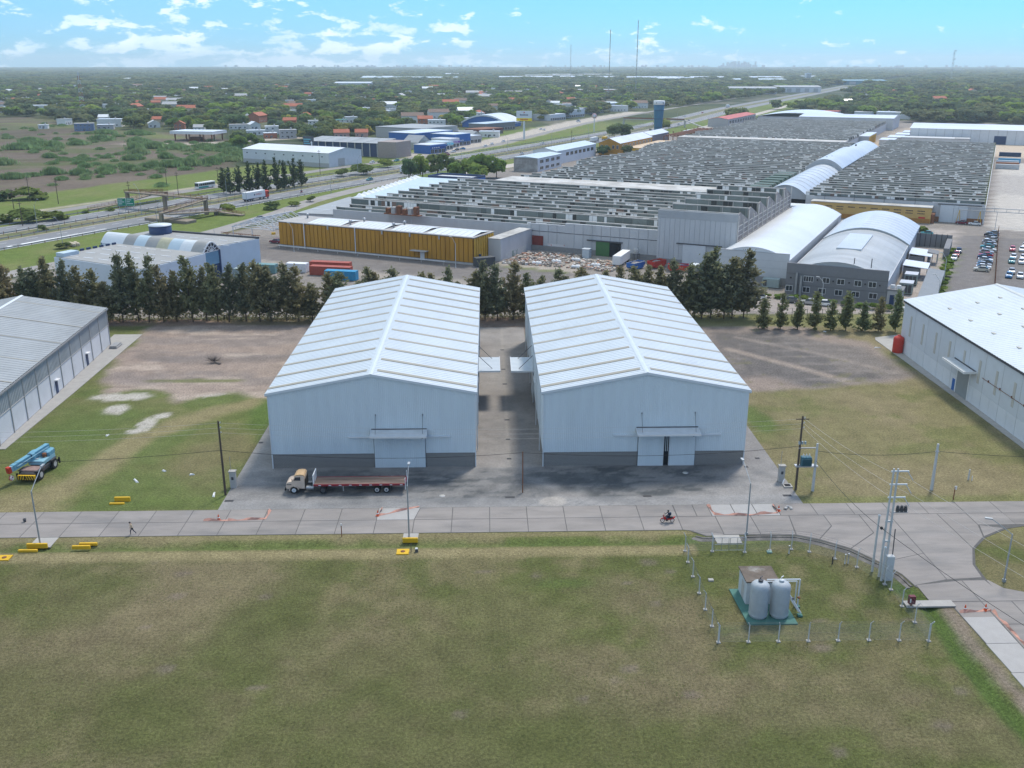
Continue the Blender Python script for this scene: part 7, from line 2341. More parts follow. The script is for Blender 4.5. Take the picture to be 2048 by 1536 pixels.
# ------------------------------------------------------------------ the casuarina screen behind the warehouses
CAS = [conifer_mesh(100 + k, 13.0, (3.6, 4.2, 3.2, 4.4, 3.5, 3.9)[k], 150, 22, L_CAS, base=.10, size=1.0) for k in range(6)]
CTR = [trunk_mesh(13.0, .16, 40 + k, 6, .12) for k in range(3)]
def cas_h(x):
 if x < -44: return 14.2
 if x < -30: return 12.8
 if x < -3: return 12.0
 if x < 8: return 14.2
 if x < 38: return 11.8
 if x < 47: return 13.2
 return 15.0
i = 0
x = -109.0
while x < 59.5:
 hh = cas_h(x) * R.uniform(.84, 1.10)
 if R.random() < .12: hh *= .78
 k = R.randrange(6)
 w = R.uniform(.98, 1.3) * (1.28 if x > 47 else 1.0)
 t = plant('casuarina_tree', f'{ordinal(i)} casuarina of the tall dark screen behind the warehouses, counted from the west', 'tree', x + R.uniform(-.5, .5), 217.2 + R.uniform(-.5, .5), CAS[k], CTR[k % 3], (w, w, hh / 13.0), 'casuarinas behind the warehouses')
 t.rotation_euler = (rad(R.uniform(-3, 3)), rad(R.uniform(-2, 5)), t.rotation_euler[2])
 x += 3.1 * R.uniform(.86, 1.14) if x < 47 else R.uniform(2.0, 2.9)
 i += 1
NCAS = i
# dark undergrowth along the screen's foot
g = np.random.default_rng(8)
n = 5200
ux = g.uniform(-108, 58, n)
uc = np.stack([ux, g.normal(219.6, .8, n), g.random(n) ** 1.3 * (2.6 + 1.2 * np.sin(ux * .7) * np.sin(ux * .23))], 1)
ua = unit(g.normal(0, 1, (n, 3)))
uo = link('undergrowth', leaf_mesh('undergrowth', quads(uc, ua, g.uniform(.4, .9, n), unit(np.cross(ua, g.normal(0, 1, (n, 3)))), g.uniform(.3, .7, n)), L_CAS))
tag(uo, kind='stuff')
CYP = [conifer_mesh(200 + k, 8.0, 2.1, 90, 24, L_CYP, base=.03, size=.7, slim=.8) for k in range(3)]
CYT = trunk_mesh(8.0, .10, 77, 2, .1)
for k, (x, hh) in enumerate(((61.6, 7.0), (65.4, 8.0), (69.2, 7.0), (72.8, 8.6), (76.3, 6.6), (79.6, 9.0), (83.2, 6.4), (86.6, 7.6), (90.2, 9.6), (93.8, 7.6), (97.2, 8.2))):
 plant('young_cypress', f'{ORD[k]} young cypress of the short row before the grey office, counted from the big casuarinas', 'tree', x, 208.0 - (x - 61) * .12, CYP[k % 3], CYT, (1.15 + .25 * R.random(), 1.15 + .25 * R.random(), hh / 8.0), 'young cypresses before the office')
# ------------------------------------------------------------------ single trees and bushes near the highway and the factory
BR = [broad_mesh(300 + k, 620, L_TOWN, 9, 1.5) for k in range(4)]
BRB = [broad_mesh(310 + k, 620, L_BRT, 9, 1.5) for k in range(2)]
BRY = broad_mesh(320, 520, L_YEL, 8, 1.5)
BUSH = [broad_mesh(330 + k, 520, L_BUSH, 7, 1.5, .9) for k in range(3)]
BTR = [trunk_mesh(1.0, .028, 350 + k, 5, .22) for k in range(3)]
DARK = [conifer_mesh(360 + k, 13.0, 3.6, 100, 20, leaf_mat('dark_conifer_leaves', [(.042, .062, .034), (.055, .072, .038)], .4) if k == 0 else bpy.data.materials['dark_conifer_leaves'], base=.05, size=1.1) for k in range(2)]
def btree(label, x, y, h, w, mesh, group=None, name='tree', cat='tree', z0=.06):
 t = thing(name, label, cat, (x, y, 0), R.uniform(0, 6.28), group)
 c = link('crown', mesh, t, (0, 0, -h * z0))
 c.scale = (w * 1.35, w * 1.35, h * 1.08)
 k = link('trunk', BTR[R.randrange(3)], t)
 k.scale = (h * .8, h * .8, h * .8)
 return t
for k, (x, y, h, w) in enumerate([(-121, 452, 11.5, 6), (-117, 448, 12, 6), (-113, 450, 12.5, 6), (-109.5, 453, 14, 6.5), (-106, 458, 13, 6), (-102, 455, 14.5, 6.5), (-98, 458, 15.5, 6.5), (-95, 462, 13.5, 6), (-92, 470, 14, 6), (-90, 477, 12.5, 5.5)]):
 plant('dark_conifer', f'{ORD[k]} dark conifer of the dense clump beside the highway, counted from the bus', 'tree', x, y, DARK[k % 2], CTR[k % 3], (1.0, 1.0, h / 13.0), 'dark conifer clump by the highway')
for lab, x, y, h, w in [('big round dark bush between highway and service road at the west edge', -171.5, 366.5, 6.6, 10.5), ('round bush west of the biggest one by the highway', -180.5, 365.5, 4.4, 6.5), ('round bush east of the biggest one by the highway', -164, 373, 4.6, 8), ('tall loose bush on the field corner by the service road', -199, 432, 7, 12), ('loose bush at the field corner, next to the taller one', -212, 428, 6.5, 9),
      ('small dark bush at the median rail of the highway', -158, 347.5, 2.8, 3), ('yellow-green round bush on the verge below the white lorry', -103, 390, 4.8, 6.2), ('broad willowy bush by the highway across from the white shed', -66, 527, 7.2, 11), ('lower bush beside the broad willowy one', -76.5, 520, 5.2, 7), ('small round tree in front of the shop car park', -57, 566, 6.2, 8),
      ('open shrub on the verge below the red lorry cab', -88, 398, 4.2, 6), ('low shrub east of the open one on the verge', -80, 408, 2.6, 4.5), ('small shrub at the verge kerb', -76, 421, 3.2, 4), ('bush half hiding the pale rock on the highway verge', -137, 312, 2.6, 4.2), ('tiny bush before the green road signs', -160, 391, 1.7, 3), ('tiny bush nearer the green signs', -152, 396, 1.8, 3.4), ('dark round shrub at the corner of the arched hall', 154.2, 337.8, 2.8, 4.4), ('small shrub beside the fuel station canopy', -190, 738, 3.6, 6)]:
 btree(lab, x, y, h, w, BUSH[R.randrange(3)], 'bushes by the highway', 'bush', 'bush', .2)
for k, (u, v, h, w) in enumerate([(a_, b_, c_ * 1.22, d_ * 1.2) for a_, b_, c_, d_ in [(-60, 176, 9.5, 6.5), (-58, 186, 10.5, 7), (-55, 196, 11, 7.5), (-49, 203, 9, 6.5), (-42, 205, 8, 6), (-36, 200, 10.5, 7.5), (-31, 199, 11.5, 9), (-26, 207, 10, 8), (-28, 188, 9, 8.5), (-37, 186, 8, 7)]]):
 x, y, _ = FW(u, v)
 btree(f'{ORD[k]} bright leafy tree of the belt between highway and sawtooth bays, counted from the highway', x, y, h, w, BRB[k % 2] if k > 4 or k == 1 else BR[k % 4], 'leafy belt beside the sawtooth bays')
for lab, u, v, h, w, m in [('dark tree at the gable of the ochre house', -6, 352, 7.5, 7, BR[0]), ('dark tree between the white workshop and the ochre house', -22, 349, 7.5, 8, BR[3]), ('lone round tree on the verge beyond the water tower', -62, 600, 13, 14, BR[1]), ('leafy tree on the verge beside the water tower', -64, 505, 12, 12, BR[2]), ('second leafy tree beside the water tower', -69, 498, 11.5, 11, BR[0]),
       ('dark tree behind the red-roofed block', -50, 800, 14, 16, BR[3]), ('slim dark tree next to it behind the red-roofed block', -40, 812, 13, 11, BR[0])]:
 x, y, _ = FW(u, v)
 btree(lab, x, y, h, w, m)
for k in range(13):
 v = 2 + k * 7.0
 x, y, _ = FW(197.4, v)
 btree(f'{ORD[k]} shrub of the hedge along the car park, counted from its near end', x, y, 1.6 + R.random() * .9, 2.8, BRB[k % 2], 'car park hedge shrubs', 'hedge_shrub', 'shrub', .2)
for k in range(10):
 x, y, _ = FW(158 + k * 3.3, -3.6 - k * .12 + R.uniform(-.5, .5))
 btree(f'{ORD[k]} garden shrub before the grey office, counted from the white hall', x, y, 1.3 + R.random() * 1.2, 2.2, BRB[k % 2] if k % 3 else BUSH[0], 'office garden shrubs', 'garden_shrub', 'shrub', .2)
# reed beds in the rough field
def reed_mesh(seed, n):
 g = np.random.default_rng(seed)
 p = g.normal(0, .34, (n, 2)).clip(-1, 1)
 hh = (1 - (p ** 2).sum(1) * .35).clip(.3, 1) * g.uniform(.55, 1.05, n)
 C = np.stack([p[:, 0], p[:, 1], hh * .5], 1)
 A = unit(np.stack([g.normal(0, .35, n), g.normal(0, .35, n), np.ones(n)], 1))
 W = unit(np.cross(A, g.normal(0, 1, (n, 3))))
 me = leaf_mesh('reeds', quads(C, A * np.array((.2, .2, 1)), hh * 1.1, W, np.full(n, .10)), L_REED)
 return me
RD = [reed_mesh(400 + k, 520) for k in range(3)]
reeds = [(-322, 692, 22, 10), (-284, 585, 16, 8), (-244, 511, 14, 5), (-232, 531, 11, 5), (-275, 629, 10, 5), (-311, 720, 14, 8), (-298, 731, 15, 8), (-217, 530, 11, 5), (-207, 538, 11, 6), (-198, 552, 11, 6), (-190, 566, 12, 6), (-181, 570, 12, 7), (-172, 578, 13, 8), (-163, 588, 13, 8), (-156, 605, 14, 9), (-148, 625, 14, 9), (-218, 614, 13, 6), (-226, 650, 12, 6), (-201, 624, 10, 5), (-160, 640, 16, 8), (-146, 648, 14, 9), (-300, 780, 18, 8), (-262, 752, 16, 8), (-249, 720, 18, 9), (-232, 700, 18, 9), (-215, 695, 18, 9), (-199, 705, 18, 9), (-184, 700, 16, 9), (-172, 690, 16, 9), (-322, 848, 20, 9), (-290, 836, 22, 10), (-168, 660, 13, 8), (-242, 690, 12, 6), (-345, 760, 18, 9), (-330, 640, 20, 9)]
for k, (x, y, w, d) in enumerate(reeds):
 t = thing('reed_bed', f'{ordinal(k)} clump of tall green reeds in the rough field, listed from the west road corner', 'reeds', (x, y, 0), R.uniform(-.3, .5), 'reed clumps in the rough field')
 c = link('reeds', RD[k % 3], t)
 c.scale = (w * .62, d * .62, R.uniform(3.6, 5.4))
# the uprooted dead bush in the dirt lot
db = thing('dead_bush', 'uprooted grey dead bush lying in the bare dirt lot', 'bush', (-54.6, 185.0, 0), 0)
b = MB()
rr = random.Random(3)
for k in range(90):
 a, e = rr.uniform(0, 6.28), rr.uniform(.05, 1.2)
 L = rr.uniform(.8, 2.6)
 m_ = Vector((math.cos(a) * math.cos(e), math.sin(a) * math.cos(e) * .7, math.sin(e) * .6)) * L
 b.tube((0, 0, .35), tuple(m_ * .5 + Vector((0, 0, .35))), .05, .03, 3, cap=False)
 for j in range(2):
  q = m_ * .5 + Vector((0, 0, .35))
  b.tube(tuple(q), tuple(q + m_ * .5 + Vector((rr.uniform(-.4, .4), rr.uniform(-.4, .4), rr.uniform(-.1, .4)))), .025, .01, 3, cap=False)
M_DEAD = mat('dead_wood', (.20, .17, .15), .95, .2, 3)
b.build('twigs', M_DEAD, db)['kind'] = 'stuff'
MB().tube((0, 0, .3), (1.6, -1.3, .2), .14, .2).build('trunk', M_DEAD, db)
# ------------------------------------------------------------------ woodland and town trees
def zone_ok(x, y):
 u, v = toF(x, y)
 r = math.hypot(x, y)
 if y < 420: return False
 def pin(poly):
  c = False
  for i in range(len(poly)):
   x0, y0 = poly[i]
   x1, y1 = poly[i - 1]
   if (y0 > y) != (y1 > y) and x < (x1 - x0) * (y - y0) / (y1 - y0) + x0: c = not c
  return c
 if pin(FIELD_POLY) or (x < -180 and y < 820 + (-x - 180) * .62): return False
 if v < 520 and u > -262: return False if u < 330 else v > 300
 if v < 700: return u < -238 or u > 340
 if v < 920: return u < -222 or (u > 126 and v > 836) or u > 345
 if v < 1080: return u < -205 or u > -2 + (1000 - v) * .8
 if v < 1800: return u < -186 or u > -46 + (v - 1080) * .05
 return u < -hu(v) * -1 - 62 or u > hu(v) + 30
# houses first, so trees can leave them visible
HW = {'white': mat('house_white', (.66, .65, .62), .85, .08, .5), 'cream': mat('house_cream', (.56, .47, .34), .85, .08, .5), 'grey': mat('house_grey', (.40, .40, .40), .85, .1, .5), 'brick': mat('house_brick', (.36, .135, .075), .9, .15, .8), 'blue': mat('house_blue', (.13, .19, .30), .8, .08, .5), 'pink': mat('house_pink', (.55, .32, .26), .85, .08, .5)}
HR = {'white': M_WROOF, 'grey': mat('house_grey_roof', (.36, .36, .36), .7, .12, .5), 'red': mat('house_tile_roof', (.36, .115, .065), .85, .18, .8), 'green': mat('house_green_roof', (.12, .28, .24), .7, .1, .5), 'brown': mat('house_brown_roof', (.19, .13, .10), .85, .15, .6)}
HOUSES = []
_hm = {}
def house(label, x, y, rz, w, d, h, wall, roof, gable, floors=1):
 key = (w, d, h, wall, roof, gable)
 HOUSES.append((x, y, max(w, d)))
 if key in _hm:
  return dup(_hm[key], (x, y, 0), rz, label)
 t = thing('house', label, 'house', (x, y, 0), rz, 'houses of the town among the trees')
 if gable:
  gable_house(t, w, d, h, h + min(w, d) * .26, HW[wall], HR[roof], 'y' if d > w else 'x', .5)
 else:
  MB().box(0, w, 0, d, 0, h).build('wall', HW[wall], t)
  MB().box(-.3, w + .3, -.3, d + .3, h, h + .35).build('roof', HR[roof], t)
  MB().lathe([(.7, .3), (.7, 1.6), (.2, 1.9)], (w * .7, d * .6, h), 8).build('water_tank', HR['grey'], t)
 for f in range(floors):
  for k in range(max(2, int(w / 4))):
   window(t, 'S', 1.0 + k * (w - 2) / max(2, int(w / 4)), 1.0 + f * 2.9, 1.5, 1.3, w, d, mull=1)
 MB().box(w * .45, w * .45 + 1.0, -.05, .02, .05, 2.1).build('door', M_DKSTEEL, t)
 _hm[key] = t
 return t
spec = [('blue flat-roofed house at the rough field edge near the lattice tower', -362, 885, .3, 16, 9, 6.2, 'blue', 'grey', False, 2), ('small white hut on the rough field left of the blue house', -408, 918, .2, 8, 6, 3.2, 'white', 'white', False, 1), ('grey house behind the blue house', -350, 905, .2, 14, 9, 4, 'grey', 'white', False, 1), ('white long building at the far west corner of the field', -560, 1230, .1, 46, 18, 8, 'white', 'white', False, 1), ('pale warehouse block next to the long west building', -610, 1228, .1, 40, 16, 6, 'grey', 'white', False, 1),
  ('two-storey brick-red house at the field edge', -276, 888, .2, 9, 10, 6, 'brick', 'red', True, 2), ('white house with pale gable beside the brick-red one', -258, 884, .1, 9, 8, 3.4, 'white', 'grey', True, 1), ('white gable house west of the brick-red one', -312, 930, .4, 10, 12, 4, 'white', 'white', True, 1), ('white houses row behind the fuel station canopy', -232, 905, .2, 18, 9, 4, 'white', 'grey', False, 1), ('white house with steep gable behind the fuel station', -212, 902, .5, 9, 11, 4.5, 'white', 'white', True, 1),
  ('white two-storey house east of the fuel station', -186, 842, .2, 11, 9, 6.2, 'white', 'white', False, 2), ('low white house beside the two-storey one', -199, 830, .2, 15, 9, 3.6, 'white', 'white', False, 1), ('half-built grey two-storey house with open balconies', -163, 790, .3, 13, 9, 6.4, 'grey', 'grey', False, 2), ('brick shed beside the half-built grey house', -176, 792, .3, 10, 8, 4, 'brick', 'white', False, 1), ('pink tiled house behind the white highway shed', -122, 800, .2, 12, 9, 4, 'pink', 'red', True, 1), ('second pink tiled house behind the white highway shed', -106, 806, .1, 10, 9, 3.8, 'pink', 'red', True, 1),
  ('white house with blue gable among the dark trees', -165, 930, .2, 9, 8, 6, 'white', 'white', False, 2), ('green-roofed house among the dark trees', -143, 955, .2, 10, 9, 5.5, 'white', 'green', False, 2), ('brick-red roofed house in mid town', -66, 965, .1, 14, 10, 6, 'brick', 'red', True, 2), ('white two-storey block in mid town before the red roof', -54, 930, .1, 16, 10, 6.4, 'white', 'white', False, 2), ('white tower-like house east of mid town', -9, 1010, .2, 7, 7, 9, 'white', 'white', False, 3), ('long low grey shed at the trees behind the shops', -52, 815, -.1, 40, 10, 4, 'grey', 'grey', False, 1), ('white flat building at the end of the long grey shed', -6, 802, -.1, 16, 9, 4.4, 'white', 'white', False, 1)]
for s in spec:
 house(*s)
hr = random.Random(77)
adj = ['by lattice tower', 'by fuel station', 'in mid town', 'by vaulted hall', 'east of highway']
pool = [('white', 'white', False), ('white', 'grey', False), ('white', 'white', True), ('grey', 'grey', True), ('cream', 'red', True), ('brick', 'red', True), ('white', 'brown', True), ('white', 'white', False)]
cnt = 0
tries = 0
todo, lnum = [], {}
while cnt < 175 and tries < 14000:
 tries += 1
 az = rad(hr.uniform(-29, 31))
 r = 860 * (3.1 ** hr.random())
 x, y = r * math.sin(az), r * math.cos(az)
 if not zone_ok(x, y) or (x > 330 and hr.random() < .8) or any(math.hypot(x - a, y - b) < c + 16 for a, b, c in HOUSES): continue
 wl, rf, gb = pool[hr.randrange(len(pool))]
 big = hr.random() < .3
 far = 'far off' if r > 1700 else ('midway' if r > 1200 else 'near')
 a = 0 if x < -r * .36 else 1 if x < -r * .19 else 2 if x < -r * .02 else 3 if x < r * .16 else 4
 todo.append((az, x, y, big, wl, rf, gb, far, a, hr.choice((.1, .25, -.2, 1.4))))
 HOUSES.append((x, y, 20 if big else 11))
 cnt += 1
for (az, x, y, big, wl, rf, gb, far, a, rz) in sorted(todo):
 HOUSES.remove((x, y, 20 if big else 11))
 lab = f'{"broad " if big else "small "}{wl} house with {rf} {"gable" if gb else "flat"} roof {far} {adj[a]}'
 n_ = lnum.get(lab, 0)
 lnum[lab] = n_ + 1
 house(lab + (f', {ordinal(n_)} such from west' if n_ else ''), x, y, rz, *((22, 12, 6.8) if big else (12, 9, 5.4)), wl, rf, gb, 1)
# candidate tree spots, thinned with distance
tr_ = random.Random(909)
cand = []
while len(cand) < 30000:
 az = rad(tr_.uniform(-33, 33))
 r = 560 * (26.0 ** (tr_.random() ** 1.12))
 x, y = r * math.sin(az), r * math.cos(az)
 if zone_ok(x, y):
  cand.append((x, y, r))
grid = {}
for (hx, hy, hs) in HOUSES:
 for i_ in range(-5, 6):
  for j_ in range(-8, 4):
   grid.setdefault((int(hx // 20) + i_, int(hy // 20) + j_), []).append((hx, hy, hs))
def clear(x, y):
 for (hx, hy, hs) in grid.get((int(x // 20), int(y // 20)), ()):
  d = math.hypot(hx, hy)
  ex, ey = hx / d, hy / d
  t = -((x - hx - 5) * ex + (y - hy - 4) * ey)
  s = abs((x - hx - hs / 2) * ey - (y - hy) * ex)
  if s < hs * .62 + 4 and -hs * .8 - 4 < t < 120 - abs(s) * 5: return False
 return True
cand = [c for c in cand if clear(c[0], c[1])]
cand.sort(key=lambda c: c[2])
def tone(x, y):
 return vnoise(np.array([x / 90.0]), np.array([y / 90.0]), 5)[0]
used = []
cells = {}
rest = []
for (x, y, r) in cand:
 sp = 6.5 + r * .0035
 key = (int(x // sp), int(y // sp), int(math.log(r) * 3))
 if key in cells and r < 2500:
  continue
 cells[key] = 1
 infr = abs(math.atan2(x, y) + rad(-1.46)) < rad(28.5)
 if len(used) < 232 and infr and r < 1500:
  used.append((x, y, r))
 else:
  rest.append((x, y, r))
WH_ = ['at the town edge behind the rough field', 'at the town edge behind the fuel station', 'at the town edge behind the shops', 'beyond the highway shops', 'of the wood beyond the end halls']
def area(x, r):
 return 0 if x < -r * .36 else 1 if x < -r * .19 else 2 if x < -r * .02 else 3 if x < r * .16 else 4
num = {}
for k, (x, y, r) in enumerate(sorted(used, key=lambda c: c[0] / c[1])):
 a = area(x, r)
 q = tone(x, y)
 if tr_.random() < .035: m, nm = BRY, 'yellowing'
 elif (q > .62 and tr_.random() < .6) or (a == 4 and tr_.random() < .55): m, nm = BRB[k % 2], 'bright green'
 else: m, nm = BR[k % 4], 'leafy'
 h = tr_.uniform(7.5, 12.5) * (1.15 if a == 4 else 1)
 nm = ('tall ' if h > 10.4 else 'low ') + nm
 btree(f'{ordinal(num.setdefault((a, nm), 0))} {nm} tree {WH_[a]}, west to east', x, y, h, h * tr_.uniform(.75, 1.15), m, f'front line of trees {WH_[a]}')
 num[(a, nm)] += 1
def scatter(name, pts, meshes, seed, hmin, hmax, wmul, grow):
 """one mass of trees too many to count: points carrying crowns"""
 g = np.random.default_rng(seed)
 P = np.array([(p[0], p[1], 0.0) for p in pts], np.float32)
 rr = np.array([p[2] for p in pts])
 n = len(P)
 me = bpy.data.meshes.new(name)
 me.vertices.add(n)
 me.vertices.foreach_set('co', P.ravel())
 H = g.uniform(hmin, hmax, n) * (1 + .35 * (g.random(n) < .06))
 W = H * g.uniform(.8, 1.25, n) * wmul * (1 + grow * np.maximum(0, rr - 1500) / 1000)
 S = np.stack([W, W, H], 1).astype(np.float32)
 a = me.attributes.new('size', 'FLOAT_VECTOR', 'POINT')
 a.data.foreach_set('vector', S.ravel())
 a = me.attributes.new('turn', 'FLOAT', 'POINT')
 a.data.foreach_set('value', g.uniform(0, 6.28, n).astype(np.float32))
 a = me.attributes.new('kind_no', 'INT', 'POINT')
 a.data.foreach_set('value', g.integers(0, len(meshes), n).astype(np.int32))
 o = link(name, me)
 o['kind'] = 'stuff'
 ng = bpy.data.node_groups.new(name, 'GeometryNodeTree')
 ng.interface.new_socket('Geometry', in_out='INPUT', socket_type='NodeSocketGeometry')
 ng.interface.new_socket('Geometry', in_out='OUTPUT', socket_type='NodeSocketGeometry')
 N, L = ng.nodes.new, ng.links.new
 gi, go = N('NodeGroupInput'), N('NodeGroupOutput')
 ip = N('GeometryNodeInstanceOnPoints')
 jn = N('GeometryNodeJoinGeometry')
 for src in meshes:
  oi = N('GeometryNodeObjectInfo')
  oi.inputs['Object'].default_value = src
  oi.inputs['As Instance'].default_value = False
  gti = N('GeometryNodeGeometryToInstance')
  L(oi.outputs['Geometry'], gti.inputs[0])
  L(gti.outputs[0], jn.inputs[0])
 def attr(nm, ty):
  x_ = N('GeometryNodeInputNamedAttribute')
  x_.data_type = ty
  x_.inputs['Name'].default_value = nm
  return x_.outputs['Attribute']
 L(gi.outputs[0], ip.inputs['Points'])
 L(jn.outputs[0], ip.inputs['Instance'])
 ip.inputs['Pick Instance'].default_value = True
 L(attr('kind_no', 'INT'), ip.inputs['Instance Index'])
 cx = N('ShaderNodeCombineXYZ')
 L(attr('turn', 'FLOAT'), cx.inputs['Z'])
 er = N('FunctionNodeEulerToRotation')
 L(cx.outputs[0], er.inputs[0])
 L(er.outputs[0], ip.inputs['Rotation'])
 L(attr('size', 'FLOAT_VECTOR'), ip.inputs['Scale'])
 L(ip.outputs[0], go.inputs[0])
 md = o.modifiers.new('trees', 'NODES')
 md.node_group = ng
 return o
# two far trees on the skyline serve as the pattern for the wooded mass
FARM = [broad_mesh(500 + k, 150, L_FAR if k < 4 else (L_BRT if k == 4 else L_YEL), 6, 2.6, .8) for k in range(5)]
srcs = []
for k in range(5):
 x, y, r = rest[40 + k * 7]
 t = thing('tree', f'{ORD[k]} of the five slightly taller leafy trees standing clear in the town woods', 'tree', (x, y, 0), 0, 'trees standing clear in the town woods')
 c = link('crown', FARM[k], t)
 c.scale = (15, 15, 13)
 srcs.append(c)
near_ = [p for p in rest if p[2] < 2600]
far_ = [p for p in rest if p[2] >= 2600]
scatter('town_woods', near_, srcs[:4] + [srcs[4]], 61, 7.5, 13.5, 1.6, 0.0)
scatter('far_woods', far_, srcs[:4], 62, 9.0, 14.0, 1.7, .55)
# tufts of grass standing in the near lawn
g = np.random.default_rng(77)
n = 24000
ty = 56 + 49 * g.random(n) ** .8
tx = g.uniform(-.58, .60, n) * ty + 1.5
keep = (tx < 45.5) & (np.abs(tx - 30) + np.abs(ty - 92) > 5)
tx, ty = tx[keep], ty[keep]
n = len(tx)
hh = g.uniform(.04, .11, n) * (.6 + .9 * fbm(tx, ty, 6.0, 11))
A = unit(np.stack([g.normal(0, 1, n), g.normal(0, 1, n), np.full(n, .45)], 1))
W = unit(np.cross(A, np.array((0, 0, 1.0)) + g.normal(0, .3, (n, 3))))
V = quads(np.stack([tx, ty, hh * .45], 1), A, hh * 1.2, W, hh * .9)
m3 = [leaf_mat('tuft_green', [(.052, .062, .021)], .08), leaf_mat('tuft_dry', [(.085, .072, .038)], .08), leaf_mat('tuft_lush', [(.045, .070, .017)], .08)]
me = leaf_mesh('grass_tufts', V, m3[0])
me.materials.append(m3[1])
me.materials.append(m3[2])
pick = np.where(fbm(tx, ty, 9.0, 21) + g.normal(0, .09, n) > .53, 1, np.where(g.random(n) < .3, 2, 0)).astype(np.int32)
me.polygons.foreach_set('material_index', pick)
tag(link('grass_tufts', me), kind='stuff')
scr = []
q_ = random.Random(12)
while len(scr) < 240:
 x, y = q_.uniform(-480, -130), q_.uniform(470, 1000)
 k = q_.randrange(len(reeds))
 if q_.random() < .6:
  x, y = reeds[k][0] + q_.gauss(0, 24), reeds[k][1] + q_.gauss(0, 12)
 if inpoly(np.array([x]), np.array([y]), FIELD_POLY, 2, 0)[0] > .9: scr.append((x, y, 600))
rs_ = [o for o in COL.objects if o.name.startswith('reeds')][:3]
scatter('field_scrub', scr, rs_, 63, 1.2, 2.6, 1.9, 0)
# ------------------------------------------------------------------ cars
PAINT = {'white': mat('car_white', (.72, .72, .71), .3, .03, spec=.5), 'silver': mat('car_silver', (.42, .43, .44), .3, .04, metal=.4), 'grey': mat('car_grey', (.14, .145, .15), .3, .04), 'black': mat('car_black', (.02, .02, .022), .25, .05), 'red': mat('car_red', (.40, .03, .035), .3, .04), 'blue': mat('car_blue', (.05, .20, .40), .3, .04), 'navy': mat('car_navy', (.025, .045, .10), .3, .04), 'cream': mat('car_cream', (.52, .49, .40), .3, .04), 'maroon': mat('car_maroon', (.17, .02, .04), .3, .04), 'pink': mat('car_pale_red', (.55, .10, .14), .3, .04), 'teal': mat('car_teal', (.05, .25, .27), .3, .04)}
def car_proto(loc, rz, label, paint, group):
 t = thing('parked_car', label, 'car', loc, rz, group)
 low = [(-2.05, .28), (-2.12, .55), (-2.0, .82), (-.95, .93), (1.15, .96), (2.0, .92), (2.08, .6), (2.02, .28), (1.72, .28), (1.58, .58), (1.1, .58), (.96, .28), (-.96, .28), (-1.1, .58), (-1.58, .58), (-1.72, .28)]
 body = MB().extr(low, -.84, .84).build('body', paint, t)
 body['paintable'] = 1
 top = MB()
 a = [(-.95, .93, .80), (-.28, 1.42, .62), (.95, 1.46, .62), (1.75, .95, .78)]
 v = [(x, s * w, z) for x, z, w in a for s in (-1, 1)]
 top.raw(v, [(0, 2, 4, 6), (7, 5, 3, 1), (0, 1, 3, 2), (4, 5, 7, 6), (2, 3, 5, 4)])
 top.build('windows', M_GLASS, t)
 r = MB().raw([(-.30, -.60, 1.43), (.97, -.60, 1.47), (.97, .60, 1.47), (-.30, .60, 1.43), (-.26, -.56, 1.48), (.92, -.56, 1.52), (.92, .56, 1.52), (-.26, .56, 1.48)], [(4, 5, 6, 7), (0, 1, 5, 4), (1, 2, 6, 5), (2, 3, 7, 6), (3, 0, 4, 7)])
 rf = r.build('roof', paint, t)
 rf['paintable'] = 1
 for x in (-1.34, 1.34):
  for s in (-1, 1):
   w = MB().tube((x, s * .80 - .10, .31), (x, s * .80 + .10, .31), .31, n=12).build('wheel', M_TYRE, t)
   MB().tube((x, s * .82, .31), (x, s * .915, .31), .19, n=10).build('rim', M_RIM, w)
 for s in (-1, 1):
  MB().box(-2.13, -2.02, s * .62 - .17, s * .62 + .17, .60, .74).build('headlight', M_TRIM, t)
  MB().box(2.0, 2.09, s * .64 - .14, s * .64 + .14, .66, .82).build('tail_light', M_REDP, t)
 return t
CAR = None
def car(label, x, y, rz, colour, group, z=.02):
 global CAR
 if CAR is None:
  CAR = car_proto((x, y, z), rz, label, PAINT[colour], group)
  return CAR
 t = dup(CAR, (x, y, z), rz, label, group, paint=PAINT[colour])
 return t
cols = ['cream', 'white', 'silver', 'grey', 'white', 'navy', 'red', 'silver', 'white', 'teal', 'silver', 'silver', 'white', 'grey', 'black', 'silver']
for k, v in enumerate((56.2, 60.0, 64.0, 67.8, 72.2, 76.4, 80.4, 86.0, 91.0, 96.6, 101.6, 106.8, 111.8, 116.6, 121.6, 126.4)):
 x, y, _ = FW(206.9 + .02 * (v - 56) + R.uniform(-.4, .4), v)
 car(f'{cols[k]} car, {ORD[k]} in the row along the car park fence, from its near end', x, y, FA + (math.pi if k % 3 else 0) + R.uniform(-.05, .05), cols[k], 'cars packed along the car park fence')
for lab, u, v, c in (('white car parked along the hedge edge of the car park', 198.6, 71.4, 'white'), ('red car parked along the hedge, behind the white one', 199.0, 78.0, 'red'), ('dark car parked along the hedge, behind the red one', 199.4, 84.6, 'navy')):
 x, y, _ = FW(u, v)
 car(lab, x, y, FA + math.pi / 2, c, 'cars along the car park hedge')
